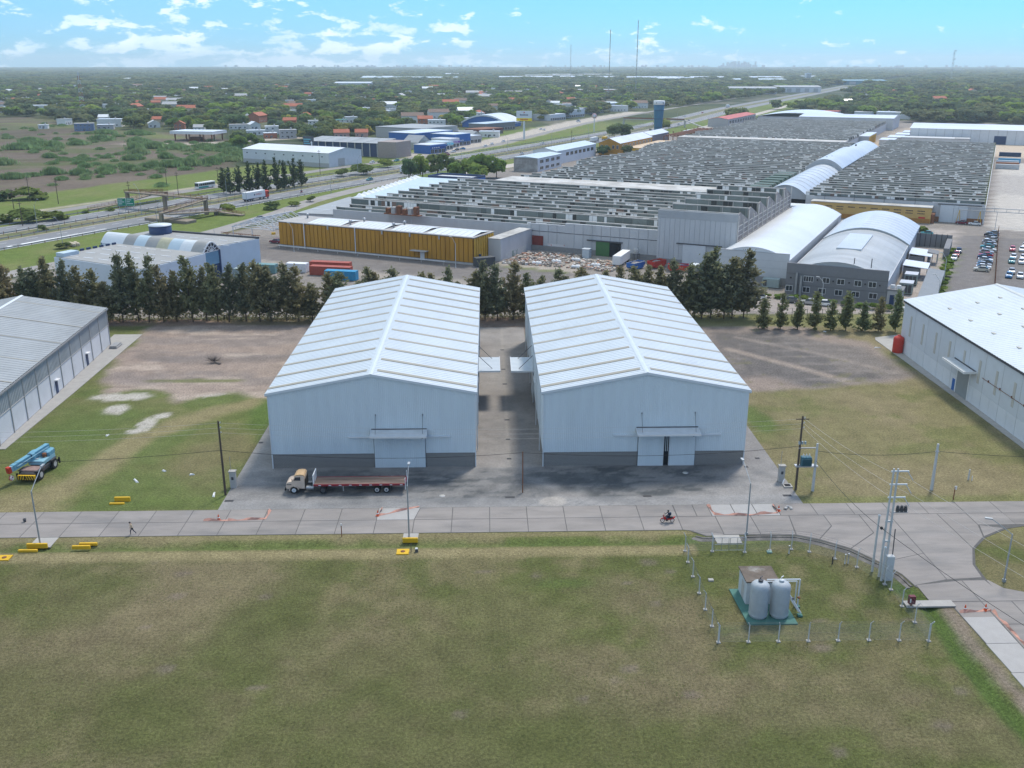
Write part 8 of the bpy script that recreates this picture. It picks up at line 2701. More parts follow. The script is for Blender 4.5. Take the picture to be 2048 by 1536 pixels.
for lab, u, v, c in (('pale red car in the open car park east of the fence', 214.6, 95.7, 'pink'), ('white car next to the pale red one', 217.3, 95.9, 'white'), ('dark-windowed white car behind the white one at the frame edge', 218.2, 103.5, 'white'), ('white car in the middle of the open car park', 214.8, 81.0, 'white'), ('white car with blue shade beside the middle white one', 217.5, 81.4, 'white'), ('teal car below the middle white one', 214.3, 73.6, 'teal'), ('white car beside the teal one', 216.9, 73.8, 'white'), ('bright blue car at the near end of the open car park', 213.6, 50.4, 'blue'), ('silver car behind the bright blue one', 214.3, 56.6, 'silver'), ('white car beside the bright blue one', 216.4, 50.9, 'white'),
      ('white car parked before the tall white factory doors', 202.2, 146.5, 'white'), ('maroon car parked before the tall white factory doors', 197.8, 147.2, 'maroon'), ('dark teal car at the corner of the arched hall', 188.0, 116, 'teal'), ('white car in the mouth of the vaulted passage', 136, 136, 'white')):
 x, y, _ = FW(u, v)
 car(lab, x, y, FA + (math.pi / 2 if u > 210 else 0) + R.uniform(-.06, .06), c, 'cars of the factory car parks')
for k, (u, c) in enumerate(((152.5, 'white'), (156.8, 'white'), (164.5, 'grey'), (169.3, 'silver'), (172.6, 'white'), (192.0, 'white'))):
 x, y, _ = FW(u, -6.6 + (u > 190) * 3)
 car(f'{c} car, {ORD[k]} of those parked before the grey office, counted from the white hall', x, y, FA + .1, c, 'cars before the grey office')
for lab, u, v, a, c in (('maroon car half behind the west end of the ochre building', -4.5, 3.5, 0, 'maroon'), ('dark grey car on the access road near the white gantry', -42.5, 40.5, 1.35, 'grey'), ('dark green car on the near carriageway beyond the motorcyclist', hu(165) - 8, 168, 1.57, 'teal')):
 x, y, _ = FW(u, v)
 car(lab, x, y, FA + a, c, 'cars on the roads by the factory', .06)
hv = [(230, -9, 'navy'), (262, -6, 'white'), (335, -8, 'white'), (405, -6, 'grey'), (440, -12, 'silver'), (600, -8, 'black'), (690, -5, 'white'), (760, -11, 'silver'), (420, -33, 'white'), (470, -30, 'white'), (620, -35, 'black'), (840, -33, 'white'), (930, -30, 'red'), (1050, -8, 'white')]
for k, (v, o_, c) in enumerate(hv):
 x, y, _ = FW(hu(v) + o_, v)
 car(f'{c} car on the {"near" if o_ > -20 else "far"} carriageway, {ORD[k]} car counted up the highway', x, y, FA + math.pi / 2 * (1 if o_ < -20 else -1), c, 'cars driving on the highway', .06)
sp = [(300, -116, 'black'), (306, -112, 'red'), (315, -118, 'maroon'), (330, -121, 'white'), (344, -126, 'black'), (352, -126, 'blue'), (378, -122, 'white'), (398, -127, 'white'), (425, -131, 'white'), (260, -121, 'teal'), (250, -126, 'navy'), (244, -128, 'white'), (560, -158, 'white'), (566, -164, 'white'), (690, -178, 'white'), (702, -184, 'silver'), (714, -188, 'white')]
for k, (v, u, c) in enumerate(sp):
 x, y, _ = FW(u, v)
 car(f'{c} car before the highway shops, {ORD[k]} in the list from the west', x, y, FA + R.choice((1.57, 1.4, .3, 1.7)), c, 'cars before the highway shops', .05)
# ------------------------------------------------------------------ lorries, bus, van
def wheels(t, xs, r=.5, w=1.1):
 for x in xs:
  for s in (-1, 1):
   o = MB().tube((x, s * w - .15, r), (x, s * w + .15, r), r, n=14).build('wheel', M_TYRE, t)
   MB().tube((x, s * w + s * .1, r), (x, s * w + s * .17, r), r * .55, n=10).build('rim', M_RIM, o)
x, y, _ = FW(hu(78) - 8.5, 84)
lo = thing('lorry', 'white box-trailer lorry with red cab on the near carriageway', 'lorry', (x, y, .05), FA + math.pi / 2)
MB().bev(-6.9, 5.2, -1.25, 1.25, 1.2, 3.95, .06).build('box_trailer', M_WHITEP, lo)
MB().box(-6.9, 5.2, -1.15, 1.15, .85, 1.18).build('chassis', M_DKSTEEL, lo)
MB().box(-6.95, -6.9, -1.2, 1.2, 1.25, 3.9).build('rear_door', M_TRIM, lo)
MB().bev(5.7, 7.9, -1.2, 1.2, .6, 3.5, .18).build('cab', M_REDP, lo)
MB().box(7.88, 7.96, -1.0, 1.0, 1.9, 2.9).build('windscreen', M_GLASS, lo)
for s in (-1, 1):
 MB().box(6.8, 7.6, s * 1.2 - .02, s * 1.2 + .02, 1.9, 2.7).build('side_window', M_GLASS, lo)
wheels(lo, (-5.6, -4.3, -3.0, 4.2, 6.9))
text_obj('EXPRESO', .95, M_REDP, lo, (-1.0, -1.27, 2.3), (rad(90), 0, 0), depth=.01)
MB().lathe([(.4, 0), (.4, .02)], n=12).build('roundel', M_NAVY, lo, (-1.9, -1.26, 2.6), (rad(90), 0, 0))
x, y, _ = FW(svc(108), 107)
bu = thing('bus', 'white and teal city bus on the service road', 'bus', (x, y, .05), FA + math.pi / 2)
MB().bev(-5.6, 5.6, -1.25, 1.25, .35, 3.05, .14).build('body', M_WHITEP, bu)
for s in (-1, 1):
 MB().box(-5.2, 5.2, s * 1.26 - .015, s * 1.26 + .015, 1.55, 2.55).build('side_windows', M_GLASS, bu)
 for k in range(7):
  MB().box(-4.4 + k * 1.4, -4.3 + k * 1.4, s * 1.27 - .02, s * 1.27 + .02, 1.5, 2.6).build('window_post', M_WHITEP, bu)
 MB().box(-5.6, 1.0, s * 1.26 - .012, s * 1.26 + .012, .5, 1.2).build('stripe', mat('bus_teal', (.03, .25, .24), .4), bu)
MB().box(-5.64, -5.58, -1.1, 1.1, 1.3, 2.8).build('rear_window', M_GLASS, bu)
MB().box(5.58, 5.64, -1.1, 1.1, 1.2, 2.8).build('windscreen', M_GLASS, bu)
wheels(bu, (-3.2, 3.6), .48)
for k, (v, o_, lab, L) in enumerate(((205, -12, 'white box van on the near carriageway beside the leafy belt', 6), (455, -6, 'white lorry with dark cab below the lettered pylon', 13), (1100, -32, 'white box lorry far up the highway', 13), (480, -7, 'yellow-brown open lorry behind the white one', 9))):
 x, y, _ = FW(hu(v) + o_, v)
 t = thing('lorry', lab, 'lorry', (x, y, .05), FA + math.pi / 2)
 MB().bev(-L / 2, L / 2 - 2.4, -1.2, 1.2, 1.0, 3.7 if k < 3 else 2.4, .06).build('box', M_WHITEP if k < 3 else M_YELP, t)
 MB().bev(L / 2 - 2.2, L / 2, -1.1, 1.1, .5, 2.8, .15).build('cab', M_WHITEP if k != 1 else M_NAVY, t)
 MB().box(-L / 2, L / 2 - .1, -.9, .9, .6, .98).build('chassis', M_DKSTEEL, t)
 MB().box(L / 2 - .02, L / 2 + .03, -.9, .9, 1.6, 2.5).build('windscreen', M_GLASS, t)
 wheels(t, (-L / 2 + 1.2, L / 2 - 1.2))
x, y, _ = FW(hu(112) - 6, 112)
mb_ = dup(mo, (x, y, .06), FA + math.pi / 2, 'motorcycle on the near carriageway ahead of the white lorry', 'motorcycles')
dup(rd, (x, y, .06), FA + math.pi / 2, 'person riding the motorcycle ahead of the white lorry', 'riders')
# ------------------------------------------------------------------ highway furniture
M_GALV = mat('guard_rail', (.30, .31, .31), .5, .1, metal=.3)
for lab, off in (('steel guard rail along the factory side of the highway', 1.2), ('steel guard rail on the factory side of the median', -16.6), ('steel guard rail on the far side of the median', -25.6), ('steel guard rail along the service road side of the highway', -42.2)):
 t = thing('guard_rail', lab, 'guard rail', (0, 0, 0), 0, 'highway guard rails')
 b, p = MB(), MB()
 for v0 in range(-160, 700, 20):
  a, c = FW(hu(v0) + off, v0), FW(hu(v0 + 20) + off, v0 + 20)
  for z0, z1 in ((.5, .85),):
   b.face([(a[0], a[1], z0), (c[0], c[1], z0), (c[0], c[1], z1), (a[0], a[1], z1)])
   b.face([(a[0] + .06, a[1] + .04, z0), (a[0] + .06, a[1] + .04, z1), (c[0] + .06, c[1] + .04, z1), (c[0] + .06, c[1] + .04, z0)])
   b.face([(a[0], a[1], z1), (c[0], c[1], z1), (c[0] + .06, c[1] + .04, z1), (a[0] + .06, a[1] + .04, z1)])
  for k in range(4):
   q = FW(hu(v0 + 5 * k) + off, v0 + 5 * k)
   p.box(q[0] - .07, q[0] + .07, q[1] - .07, q[1] + .07, 0, .95 if off > -15 else 1.25)
 b.build('rail', M_GALV, t)
 p.build('post', M_RUST, t)['kind'] = 'stuff'
lamps = [(-21, -62), (-21, -15), (-21, 32), (-21, 80), (-21, 128), (-21, 176), (-21, 226), (-21, 280), (-21, 340), (-21, 410), (-21, 480), (-21, 560), (-21, 650), (-21, 750), (-21, 860), (8, -72), (7, -28), (6, 14), (6, 62), (6, 118)]
for k, (o_, v) in enumerate(lamps):
 x, y, _ = FW(hu(v) + o_, v)
 lamp_post(f'{ORD[k]} tall highway lamp, counted up the {"median" if o_ < 0 else "factory verge"} from the west', x, y, 11.5 if o_ < 0 else 8.5, FU[0] * 1.8 * (1 if k % 2 else -1), FU[1] * 1.8 * (1 if k % 2 else -1), group='highway lamps')
for k, (x, y, h) in enumerate(((-197, 425, 11), (-181.6, 417, 10), (-152.9, 421, 9), (-138, 440, 11), (-89, 527, 13), (-155, 478, 9), (-170, 358, 10), (140, 825, 14), (-128, 470, 10), (60, 700, 12), (100, 790, 11), (-190, 395, 9))):
 t = thing('utility_pole', f'{ORD[k]} thin utility pole beside the highway, listed from the field corner', 'utility pole', (x, y, 0), 0, 'utility poles beside the highway')
 MB().tube((0, 0, 0), (0, 0, h), .16, .11, 6).build('pole', M_WOOD, t)
 MB().box(-.8, .8, -.06, .06, h - .8, h - .65).build('crossarm', M_WOOD, t)
 MB().box(-.8, .8, -.06, .06, h - 1.9, h - 1.75).build('crossarm', M_WOOD, t)
sg = thing('road_sign', 'pair of green direction signs on posts above the highway verge', 'road sign', (-147.5, 392, 0), rad(8))
for k in range(2):
 MB().box(.2 + k * 3.2, 3.25 + k * 3.2, -.08, .08, 2.6 - .1 * k, 5.5 - .1 * k).build('panel', mat('sign_green', (.01, .22, .13), .5, .03), sg)
 MB().box(.15 + k * 3.2, 3.3 + k * 3.2, -.06, .06, 2.55 - .1 * k, 5.55 - .1 * k).build('border', M_TRIM, sg)
 for j, wd in enumerate(((1.6, 2.2, 1.4), (1.8, 1.2, 2.3))[k]):
  MB().box(.45 + k * 3.2, .45 + wd + k * 3.2, -.10, -.08, 4.7 - j * .75, 4.95 - j * .75).build('sign_line', M_WHITEP, sg)
 for x in (.6, 2.8):
  MB().box(x + k * 3.2 - .08, x + k * 3.2 + .08, .09, .2, 0, 5.3).build('post', M_STEEL, sg)
fb = thing('pedestrian_bridge', 'brown concrete pedestrian bridge with zigzag ramps over the highway', 'footbridge', F(0, 0), FA)
M_FB = mat('bridge_concrete', (.235, .195, .145), .9, .18, .5, .1)
def ramp(p0, p1, w=1.3, th=.35, rail=True):
 a, b_ = Vector(p0), Vector(p1)
 d = (b_ - a)
 n_ = Vector((-d.y, d.x, 0)).normalized() * w
 v = [a - n_, a + n_, b_ + n_, b_ - n_]
 q = MB().raw([tuple(p) for p in v] + [tuple(p + Vector((0, 0, th))) for p in v], [(3, 2, 1, 0), (4, 5, 6, 7), (0, 1, 5, 4), (1, 2, 6, 5), (2, 3, 7, 6), (3, 0, 4, 7)]).build('deck', M_FB, fb)
 for s in (-1, 1):
  r = MB()
  for z in (.9, 1.35):
   r.tube(a + n_ * s + Vector((0, 0, z)), b_ + n_ * s + Vector((0, 0, z)), .07, n=4)
  k = int(d.length / 3)
  for j in range(k + 1):
   c = a.lerp(b_, j / max(1, k)) + n_ * s
   r.tube(c + Vector((0, 0, th)), c + Vector((0, 0, 1.35)), .05, n=4)
  r.build('railing', M_RUST, q)
ramp((-114, 44, 6.0), (-70, 42, 6.0), 1.5, .55)
ramp((-70, 42, 5.8), (-69.5, 18, 3.6))
ramp((-66.5, 18, 3.4), (-66, 44, 1.2))
ramp((-66, 44, 1.1), (-55, 46, .1))
ramp((-114, 44, 5.8), (-115, 66, 3.6))
ramp((-118, 66, 3.4), (-118, 42, 1.2))
ramp((-118, 42, 1.1), (-121, 30, .1))
for (u, v, h) in ((-114, 44, 6), (-92.5, 43, 6), (-70, 42, 5.8), (-69.5, 18, 3.6), (-115, 66, 3.6), (-66, 43, 1.3), (-118, 43, 1.3)):
 MB().box(u - .7, u + .7, v - .5, v + .5, 0, h + .02).build('pier', M_FB, fb)
MB().bev(-81, -60, 20.5, 26, 0, 1.1, .2).build('ramp_base', M_FB, fb)
fb2 = thing('pedestrian_bridge', 'plain grey pedestrian bridge over the highway beyond the water tower', 'footbridge', F(0, 0), FA)
MB().box(-118, -58, 655, 658, 6, 6.8).build('deck', M_CONCG, fb2)
MB().box(-118, -58, 654.9, 655.0, 6.8, 7.9).build('railing', M_RUST, fb2)
for u in (-118, -86, -58):
 MB().box(u - .5, u + .5, 655.5, 657.5, 0, 6).build('pier', M_CONCG, fb2)
MB().raw([(-58, 655, 6), (-58, 658, 6), (-36, 650, .1), (-36, 647, .1), (-58, 655, 6.6), (-58, 658, 6.6), (-36, 650, .7), (-36, 647, .7)], [(3, 2, 1, 0), (4, 5, 6, 7), (0, 1, 5, 4), (1, 2, 6, 5), (2, 3, 7, 6), (3, 0, 4, 7)]).build('ramp', M_CONCG, fb2)
rk = thing('rock_heap', 'pale rock heap on the highway verge behind the domed hall', 'rocks', (-135.5, 316, 0), 0)
for k in range(7):
 MB().bev(-.9, .9, -.6, .6, 0, 1.0, .25).build('rock', mat('pale_rock', (.50, .43, .32), .9, .15, 1), rk, (R.uniform(-2, 2), R.uniform(-1, 1), R.uniform(0, .5)), R.random() * 3)
# posts of the estate boundary by the access road
for k in range(14):
 v = -90 + k * 12
 x, y, _ = FW(acc(v) + 4.9, v)
 o = MB().tube((0, 0, 0), (0, 0, 2.3), .09, .07, 5).build('boundary_post', M_CPOLE, None, (x, y, 0))
 tag(o, f'{ORD[k]} white boundary post beside the access road, counted from the west', 'post', 'boundary posts of the access road')
# ------------------------------------------------------------------ white gantry, tanks and clutter in the factory yard
gn = thing('gantry', 'white triangular roof trusses on posts at the west end of the ochre building', 'gantry', F(0, 0), FA)
M_GW = mat('gantry_white', (.58, .59, .60), .6, .08)
for k in range(7):
 v = -3 + k * 3.4
 MB().path([(-17, v, 5.6), (-8.5, v, 8.4), (0, v, 5.6), (-17, v, 5.6)], .13, 5, ).path([(-12.7, v, 5.6), (-8.5, v, 8.3), (-4.2, v, 5.6)], .09, 5).path([(-12.7, v, 7.0), (-12.7, v, 5.6)], .09, 5).path([(-4.2, v, 7.0), (-4.2, v, 5.6)], .09, 5).build('truss', M_GW, gn)
for u in (-17, -8.5, 0):
 MB().box(u - .12, u + .12, -3.2, 17.6, 5.5 if u != -8.5 else 8.3, 5.72 if u != -8.5 else 8.5).build('purlin', M_GW, gn)
for u, v in ((-16.5, -3), (-16.5, 17), (-8.5, -3), (-1.5, 17)):
 MB().tube((u, v, 0), (u, v, 5.6), .16, n=7).build('post', M_GW, gn)
 MB().box(u - .5, u + .5, v - .5, v + .5, 0, .7).build('footing', M_YELP, gn)
for k in range(3):
 t = thing('pipe_stand', f'{ORD[k]} rust-red pipe stand west of the ochre building', 'pipe stand', F(-15 + k * 5.5, -7.5, 0), FA, 'rust-red pipe stands')
 MB().tube((0, 0, 0), (0, 0, 4.4), .14).build('post', M_RUST, t)
 MB().tube((-2.6, 0, 4.4), (2.6, 0, 4.4), .12).build('pipe', M_RUST, t)
 for s in (-1, 1):
  MB().tube((0, 0, 3.6), (s * .9, 0, 4.35), .07).build('brace', M_RUST, t)
M_CONT = {}
def container(label, u, v, rz, L, col, z=0.0):
 m = mat('container_' + col[0], col[1], .6, .12, 1, alt=tuple(min(1, c * .6 + .04) for c in col[1]), altfac=(.58, .75))
 t = thing('shipping_container', label, 'container', F(u, v, z), FA + rz, 'shipping containers in the factory yards')
 b = MB()
 ribs(b, 0, L, .55, .05, lambda a, o: ((a, -o, .12), (a, -o, 2.5)))
 b.build('side', m, t)
 b2 = MB()
 ribs(b2, 0, L, .55, .05, lambda a, o: ((a, 2.44 + o, .12), (a, 2.44 + o, 2.5)))
 b2.build('side', m, t)
 MB().box(.02, L - .02, .02, 2.42, .1, 2.52).build('shell', m, t)
 MB().box(0, L, 0, 2.44, 2.52, 2.6).build('roof', m, t)
 for k in range(2):
  MB().box(L - .02, L + .04, .06 + k * 1.2, 1.18 + k * 1.2, .2, 2.45).build('door', m, t)
 for a in (0, L - .14):
  for c in (-.03, 2.33):
   MB().box(a, a + .14, c, c + .14, 0, 2.6).build('corner_post', m, t)
 return t
container('rust-red shipping container behind the casuarinas, the farther of two', 33, -27.5, .25, 12, ('red', (.34, .075, .05)))
container('rust-red shipping container behind the casuarinas, the nearer of two', 37, -32.8, .25, 12, ('red', (.34, .075, .05)))
container('bright blue container with open end behind the casuarinas', 44.5, -36.0, .25, 9, ('blue', (.03, .24, .42)))
container('white container beside the far rust-red one', 28.5, -32.5, .25, 6, ('white', (.68, .69, .70)))
container('dull teal container at the corner of the domed hall', 21.5, -37.5, .25, 6, ('teal', (.15, .27, .27)))
container('pale teal container nearest the domed hall', 20.2, -45.0, .25, 6, ('pale', (.33, .42, .42)))
container('dark grey container at the east gate of the ochre building', 74, -2.5, .9, 6, ('grey', (.07, .075, .08)))
for k, (u, v, L, c, z, lab) in enumerate([(206.5, 372, 12, ('silver', (.46, .47, .47)), 0, 'grey-roofed container against the east sawtooth hall'), (206.5, 385, 12, ('brown', (.30, .13, .06)), 0, 'brown container beyond the grey-roofed one'), (206.5, 398, 12, ('paleblue', (.40, .50, .56)), 0, 'pale blue container beyond the brown one'), (207.5, 412, 12, ('blue', (.04, .10, .22)), 0, 'navy container beyond the pale blue one'), (207.5, 424, 12, ('navy', (.03, .05, .10)), 2.6, 'topmost navy container beside the east hall'), (222, 400, 12, ('red', (.34, .075, .05)), 0, 'red container at the yard edge'), (223, 430, 12, ('white', (.68, .69, .70)), 2.6, 'white container on top at the yard edge'), (223, 430, 12, ('navy', (.03, .05, .10)), 0, 'navy container under the white one'), (224, 380, 12, ('white', (.68, .69, .70)), 0, 'white container close to the yard edge')]):
 container(lab, u, v, 0, L, c, z)
# skips, white trailer and the rubble yard before the factory front
tlr = thing('trailer', 'white closed trailer standing before the plinth of the factory wall', 'trailer', F(111, 14.5, 0), FA + rad(95))
MB().bev(0, 11, -1.25, 1.25, .95, 3.5, .08).build('box', M_WHITEP, tlr)
MB().box(0, 11, -1.0, 1.0, .6, .94).build('chassis', M_DKSTEEL, tlr)
for x in (1.4, 2.6, 9.2):
 for s in (-1, 1):
  MB().tube((x, s * 1.05 - .15, .5), (x, s * 1.05 + .15, .5), .5, n=12).build('wheel', M_TYRE, tlr)
def skip(label, u, v, rz, m, m2):
 t = thing('skip', label, 'skip', F(u, v), FA + rz, 'rubbish skips before the factory')
 p = [(0, .9), (.9, .25), (5.0, .25), (5.9, .9), (5.9, 2.1), (5.75, 2.1), (5.75, .95), (4.95, .4), (.95, .4), (.15, .95), (.15, 2.1), (0, 2.1)]
 MB().extr(p, 0, 2.3).build('trough', m, t)
 for y in (-.06, 2.3):
  MB().extr([(0, .9), (.9, .25), (5.0, .25), (5.9, .9), (5.9, 2.1), (0, 2.1)], y, y + .07).build('side', m, t)
 for y in (-.1, 2.33):
  MB().box(0, 5.9, y, y + .08, 2.0, 2.14).build('rim', m2, t)
 MB().extr([(.2, 1.0), (1, .45), (4.9, .45), (5.7, 1.0), (5.7, 1.6), (3.5, 2.0), (2, 1.7), (.2, 1.5)], .1, 2.2).build('waste', mat('waste', (.22, .20, .19), .95, .5, 3), t)
skip('blue rubbish skip before the white trailer', 116.8, 12.5, 1.3, M_BLUE, M_TRIM)
skip('red rubbish skip filled with pale waste', 121.2, 17.5, 1.2, M_REDP, M_REDP)
skip('red skip with blue lining nearest the silver door', 126.0, 16.0, .3, M_REDP, M_BLUE)
wtk = thing('water_cistern', 'small pale cistern on a frame against the factory plinth', 'water tank', F(112.5, 27.5), FA)
for a, c in ((-.7, -.7), (.7, -.7), (-.7, .7), (.7, .7)):
 MB().box(a - .06, a + .06, c - .06, c + .06, 0, 2.0).build('leg', M_DKSTEEL, wtk)
MB().box(-.9, .9, -.9, .9, 2.0, 2.1).build('platform', M_DKSTEEL, wtk)
MB().lathe([(.75, 0), (.8, .1), (.8, 1.4), (.3, 1.7)], (0, 0, 2.1), 14).build('tank', M_CONCG, wtk)
hh = thing('booth', 'small pale booth beside the green factory door', 'booth', F(96.2, 24.5), FA)
MB().box(0, 2.2, 0, 2, 0, 2.7).build('wall', mat('booth_blue', (.42, .48, .52), .7), hh)
MB().box(-.1, 2.3, -.1, 2.1, 2.7, 2.85).build('roof', M_TRIM, hh)
cbx = thing('site_hut', 'dark site hut with a white roof beside the front of the arched hall', 'hut', F(133.5, 13.5), FA)
MB().box(0, 6, 0, 3, 0, 2.9).build('wall', M_DKG, cbx)
MB().box(-.15, 6.15, -.15, 3.15, 2.9, 3.1).build('roof', M_TRIM, cbx)
gb_ = thing('generator', 'green generator box at the plinth of the white arched hall', 'generator', F(154.6, 7.4), FA)
MB().bev(0, 4.4, 0, 2, .2, 2.5, .08).build('casing', mat('chiller_green', (.27, .33, .32)), gb_)
MB().box(.3, 1.2, -.05, .0, .5, 2.1).build('door', M_DKSTEEL, gb_)
rb = MB()
rr = random.Random(31)
for k in range(1500):
 if k < 950:
  u, v = rr.uniform(77, 96), rr.uniform(6, 27)
  if v < 6 + (u - 77) * .1: continue
 else:
  u, v = rr.uniform(98, 112), rr.uniform(8, 22)
 s = rr.uniform(.12, .5)
 x, y, _ = FW(u, v)
 a = rr.uniform(0, 3)
 c, n_ = math.cos(a), math.sin(a)
 h = s * rr.uniform(.5, 1.6)
 p = [(x + (c * i - n_ * j) * s, y + (n_ * i + c * j) * s) for i, j in ((-1, -.6), (1, -.7), (.8, .7), (-.9, .6))]
 rb.prism(p, 0, h, rr.randrange(5))
ro = rb.build('rubble', [mat('rub_a', (.46, .40, .33)), mat('rub_b', (.34, .29, .24)), mat('rub_c', (.42, .24, .17)), mat('rub_d', (.55, .53, .50)), mat('rub_e', (.20, .18, .16))])
tag(ro, kind='stuff')
for k in range(5):
 o = thing('bagged_waste', f'{ORD[k]} heap of white sacks in the rubble yard, counted from the ochre building', 'sacks', F(88 + k * 4.2, 9 + (k % 3) * 5, 0), FA, 'white sack heaps in the rubble yard')
 for j in range(3):
  MB().lathe([(.5, 0), (.75, .25), (.6, .7), (.15, 1.0)], (j * .9 - .9, .3 * (j % 2), 0), 8).build('sack', M_WHITEP, o)
for k in range(12):
 x, y, _ = FW(96 + k * 8.2, -40)
yb2 = thing('yard_fence', 'dark post-and-wire fence along the factory street behind the young cypresses', 'fence', (0, 0, 0))
for k in range(18):
 x = 44 + k * 3.4
 MB().tube((x, 221.5 - (x - 44) * .13, 0), (x, 221.5 - (x - 44) * .13, 2.2), .06, n=5).build('post', M_DKSTEEL, yb2)
b = MB()
for z in (.3, 1.1, 2.1):
 b.tube((44, 221.5, z), (44 + 17 * 3.4, 221.5 - 57.8 * .13, z), .02, n=3)
b.build('wire', M_DKSTEEL, yb2)['kind'] = 'stuff'
cpf = thing('car_park_fence', 'rusty fence of posts dividing the two car parks', 'fence', F(210.2, 25), FA)
for k in range(33):
 MB().box(-.08, .08, k * 3.4 - .08, k * 3.4 + .08, 0, 2.1).build('post', M_RUST, cpf)
MB().box(-.03, .03, 0, 109, .1, 1.7).build('mesh', mat('rust_mesh', (.16, .11, .09), .9, .2), cpf)
for k, (u, v, h) in enumerate(((197.8, 30, 9), (197.8, 4, 8), (209, 131, 9), (171.5, -1.5, 6), (69, -6, 9), (33, 28, 11), (10.5, -6, 9))):
 x, y, _ = FW(u, v)
 lamp_post(f'{ORD[k]} thin lamp of the factory grounds, listed from the car park hedge', x, y, h, FU[0] * -1.2, FU[1] * -1.2, group='factory yard lamps', m=M_CPOLE)
# ------------------------------------------------------------------ highway strip buildings
wsd = thing('shed', 'long white shed with a row of small vents beside the highway', 'shed', (-146.5, 598, 0), math.atan2(-37, 62))
gable_house(wsd, 66, 30, 8.0, 10.2, M_WALLW, M_WROOF, 'x')
for k in range(9):
 MB().box(3 + k * 7.2, 4 + k * 7.2, -.1, .02, 5.6, 6.2).build('vent', M_DKSTEEL, wsd)
MB().box(66.0, 66.1, 8, 14, .1, 4.5).build('door', M_CONCG, wsd)
MB().box(0, 66, -.08, .02, 0, 2.4).build('plinth', M_CONCG, wsd)
st = thing('commercial_block', 'dark blue glazed row of units with grey sloping roofs behind the white shed', 'building', (-120, 655, 0), math.atan2(-30, 62))
MB().box(0, 60, 0, 20, 0, 8.5).build('wall', M_NAVY, st)
for k in range(11):
 MB().box(k * 5.6, k * 5.6 + .7, -.4, .1, 0, 8.5).build('pilaster', M_CONCG, st)
for k in range(5):
 MB().raw([(k * 11.6, -1, 8.5), (k * 11.6 + 11.2, -1, 8.5), (k * 11.6 + 11.2, 21, 10.2), (k * 11.6, 21, 10.2), (k * 11.6, 21, 8.5), (k * 11.6 + 11.2, 21, 8.5)], [(0, 1, 2, 3), (3, 2, 5, 4), (0, 3, 4), (1, 5, 2)]).build('roof', M_GREYROOF, st)
MB().box(58.5, 72, -3, 15, 0, 9.8).build('end_block', mat('taupe', (.30, .25, .225), .85), st)
bb = thing('billboard', 'dark billboard with a white dog figure above the long white shed', 'billboard', (-106, 600, 0), rad(-30))
MB().tube((0, 0, 0), (0, 0, 8.0), .35).build('post', M_CONCG, bb)
MB().box(-5.5, 2.5, -.2, .2, 8.0, 15.0).build('panel', mat('billboard_dark', (.05, .06, .075), .5), bb)
for j, w in enumerate((5.5, 4.0, 5.0)):
 MB().box(-5, -5 + w, -.24, -.2, 12.9 - j * 1.2, 13.5 - j * 1.2).build('advert_line', mat('advert_teal', (.08, .30, .36), .5), bb)
MB().extr([(.4, 8.3), (.6, 10.4), (.3, 11.6), (.9, 12.2), (1.5, 11.5), (1.4, 10), (1.8, 8.3), (1.3, 8.3), (1.1, 9.4), (.9, 8.3)], -.25, -.2).build('figure', M_TRIM, bb)
fs = thing('fuel_station', 'abandoned fuel station canopy on rust-red columns at the field edge', 'canopy', (-243, 770, 0), rad(-14))
MB().box(0, 36, 0, 22, 5.2, 7.2).build('canopy', M_WHITEP, fs)
MB().box(-.15, 36.15, -.15, 22.15, 7.2, 7.35).build('roof', M_WROOF, fs)
for x in (3, 15, 27, 34):
 for y in (2, 18):
  MB().box(x - .4, x + .4, y - .4, y + .4, 0, 5.2).build('column', M_RUST, fs)
MB().box(12, 22, 6, 12, 0, 2.6).build('kiosk', M_RUST, fs)
shops = [('blue-fronted shop with white roof beside the service road', 312, -128, 16, 14, 5.5, M_BLUE, M_WROOF, ''), ('grey shop with a blue sign panel beside the blue-fronted shop', 326, -132, 12, 14, 5, M_CONCG, M_GREYROOF, ''), ('shop with a bright cyan awning on the service road', 340, -135, 12, 15, 5.2, M_WALLW, M_PALEB, ''), ('stained brick house with a steep gable behind the shops', 336, -152, 14, 14, 8, M_CONCG, M_GREYROOF, 'g'), ('white shop with a violet sign band', 358, -140, 12, 16, 6, M_WALLW, M_WROOF, ''), ('tall royal-blue shop with a glazed entrance', 374, -144, 18, 22, 8, M_BLUE, M_WROOF, ''), ('broad white-roofed blue hall behind the shops', 372, -176, 44, 26, 8, M_BLUE, M_WROOF, ''), ('long grey-roofed hall behind the blue hall', 420, -200, 46, 48, 8, M_CONCG, M_GREYROOF, ''), ('grey shop with a green shutter past the royal-blue shop', 400, -146, 14, 16, 5.2, M_CONCG, M_WROOF, ''), ('grey house with a pale pitched roof beside the green shutter', 424, -158, 14, 16, 6, M_CONCG, M_GREYROOF, 'g'), ('low maroon building behind the lettered pylon', 480, -178, 30, 18, 4.5, mat('maroon_wall', (.16, .045, .045), .85), M_RUST, ''), ('long building with a blue and white parapet beyond the pylon', 520, -196, 46, 18, 6.5, M_DKG, M_PALEB, ''), ('white hall with arched roof beside the far service road', 760, -222, 40, 40, 8, M_WALLW, M_WROOF, ''), ('grey works sheds along the far service road', 830, -236, 60, 36, 7, M_CONCG, M_GREYROOF, ''), ('pale long hall at the far highway bend', 940, -250, 70, 30, 8, M_FWALL, M_WROOF, ''), ('low white hall before the far highway bend', 700, -214, 30, 24, 6, M_WALLW, M_WROOF, '')]
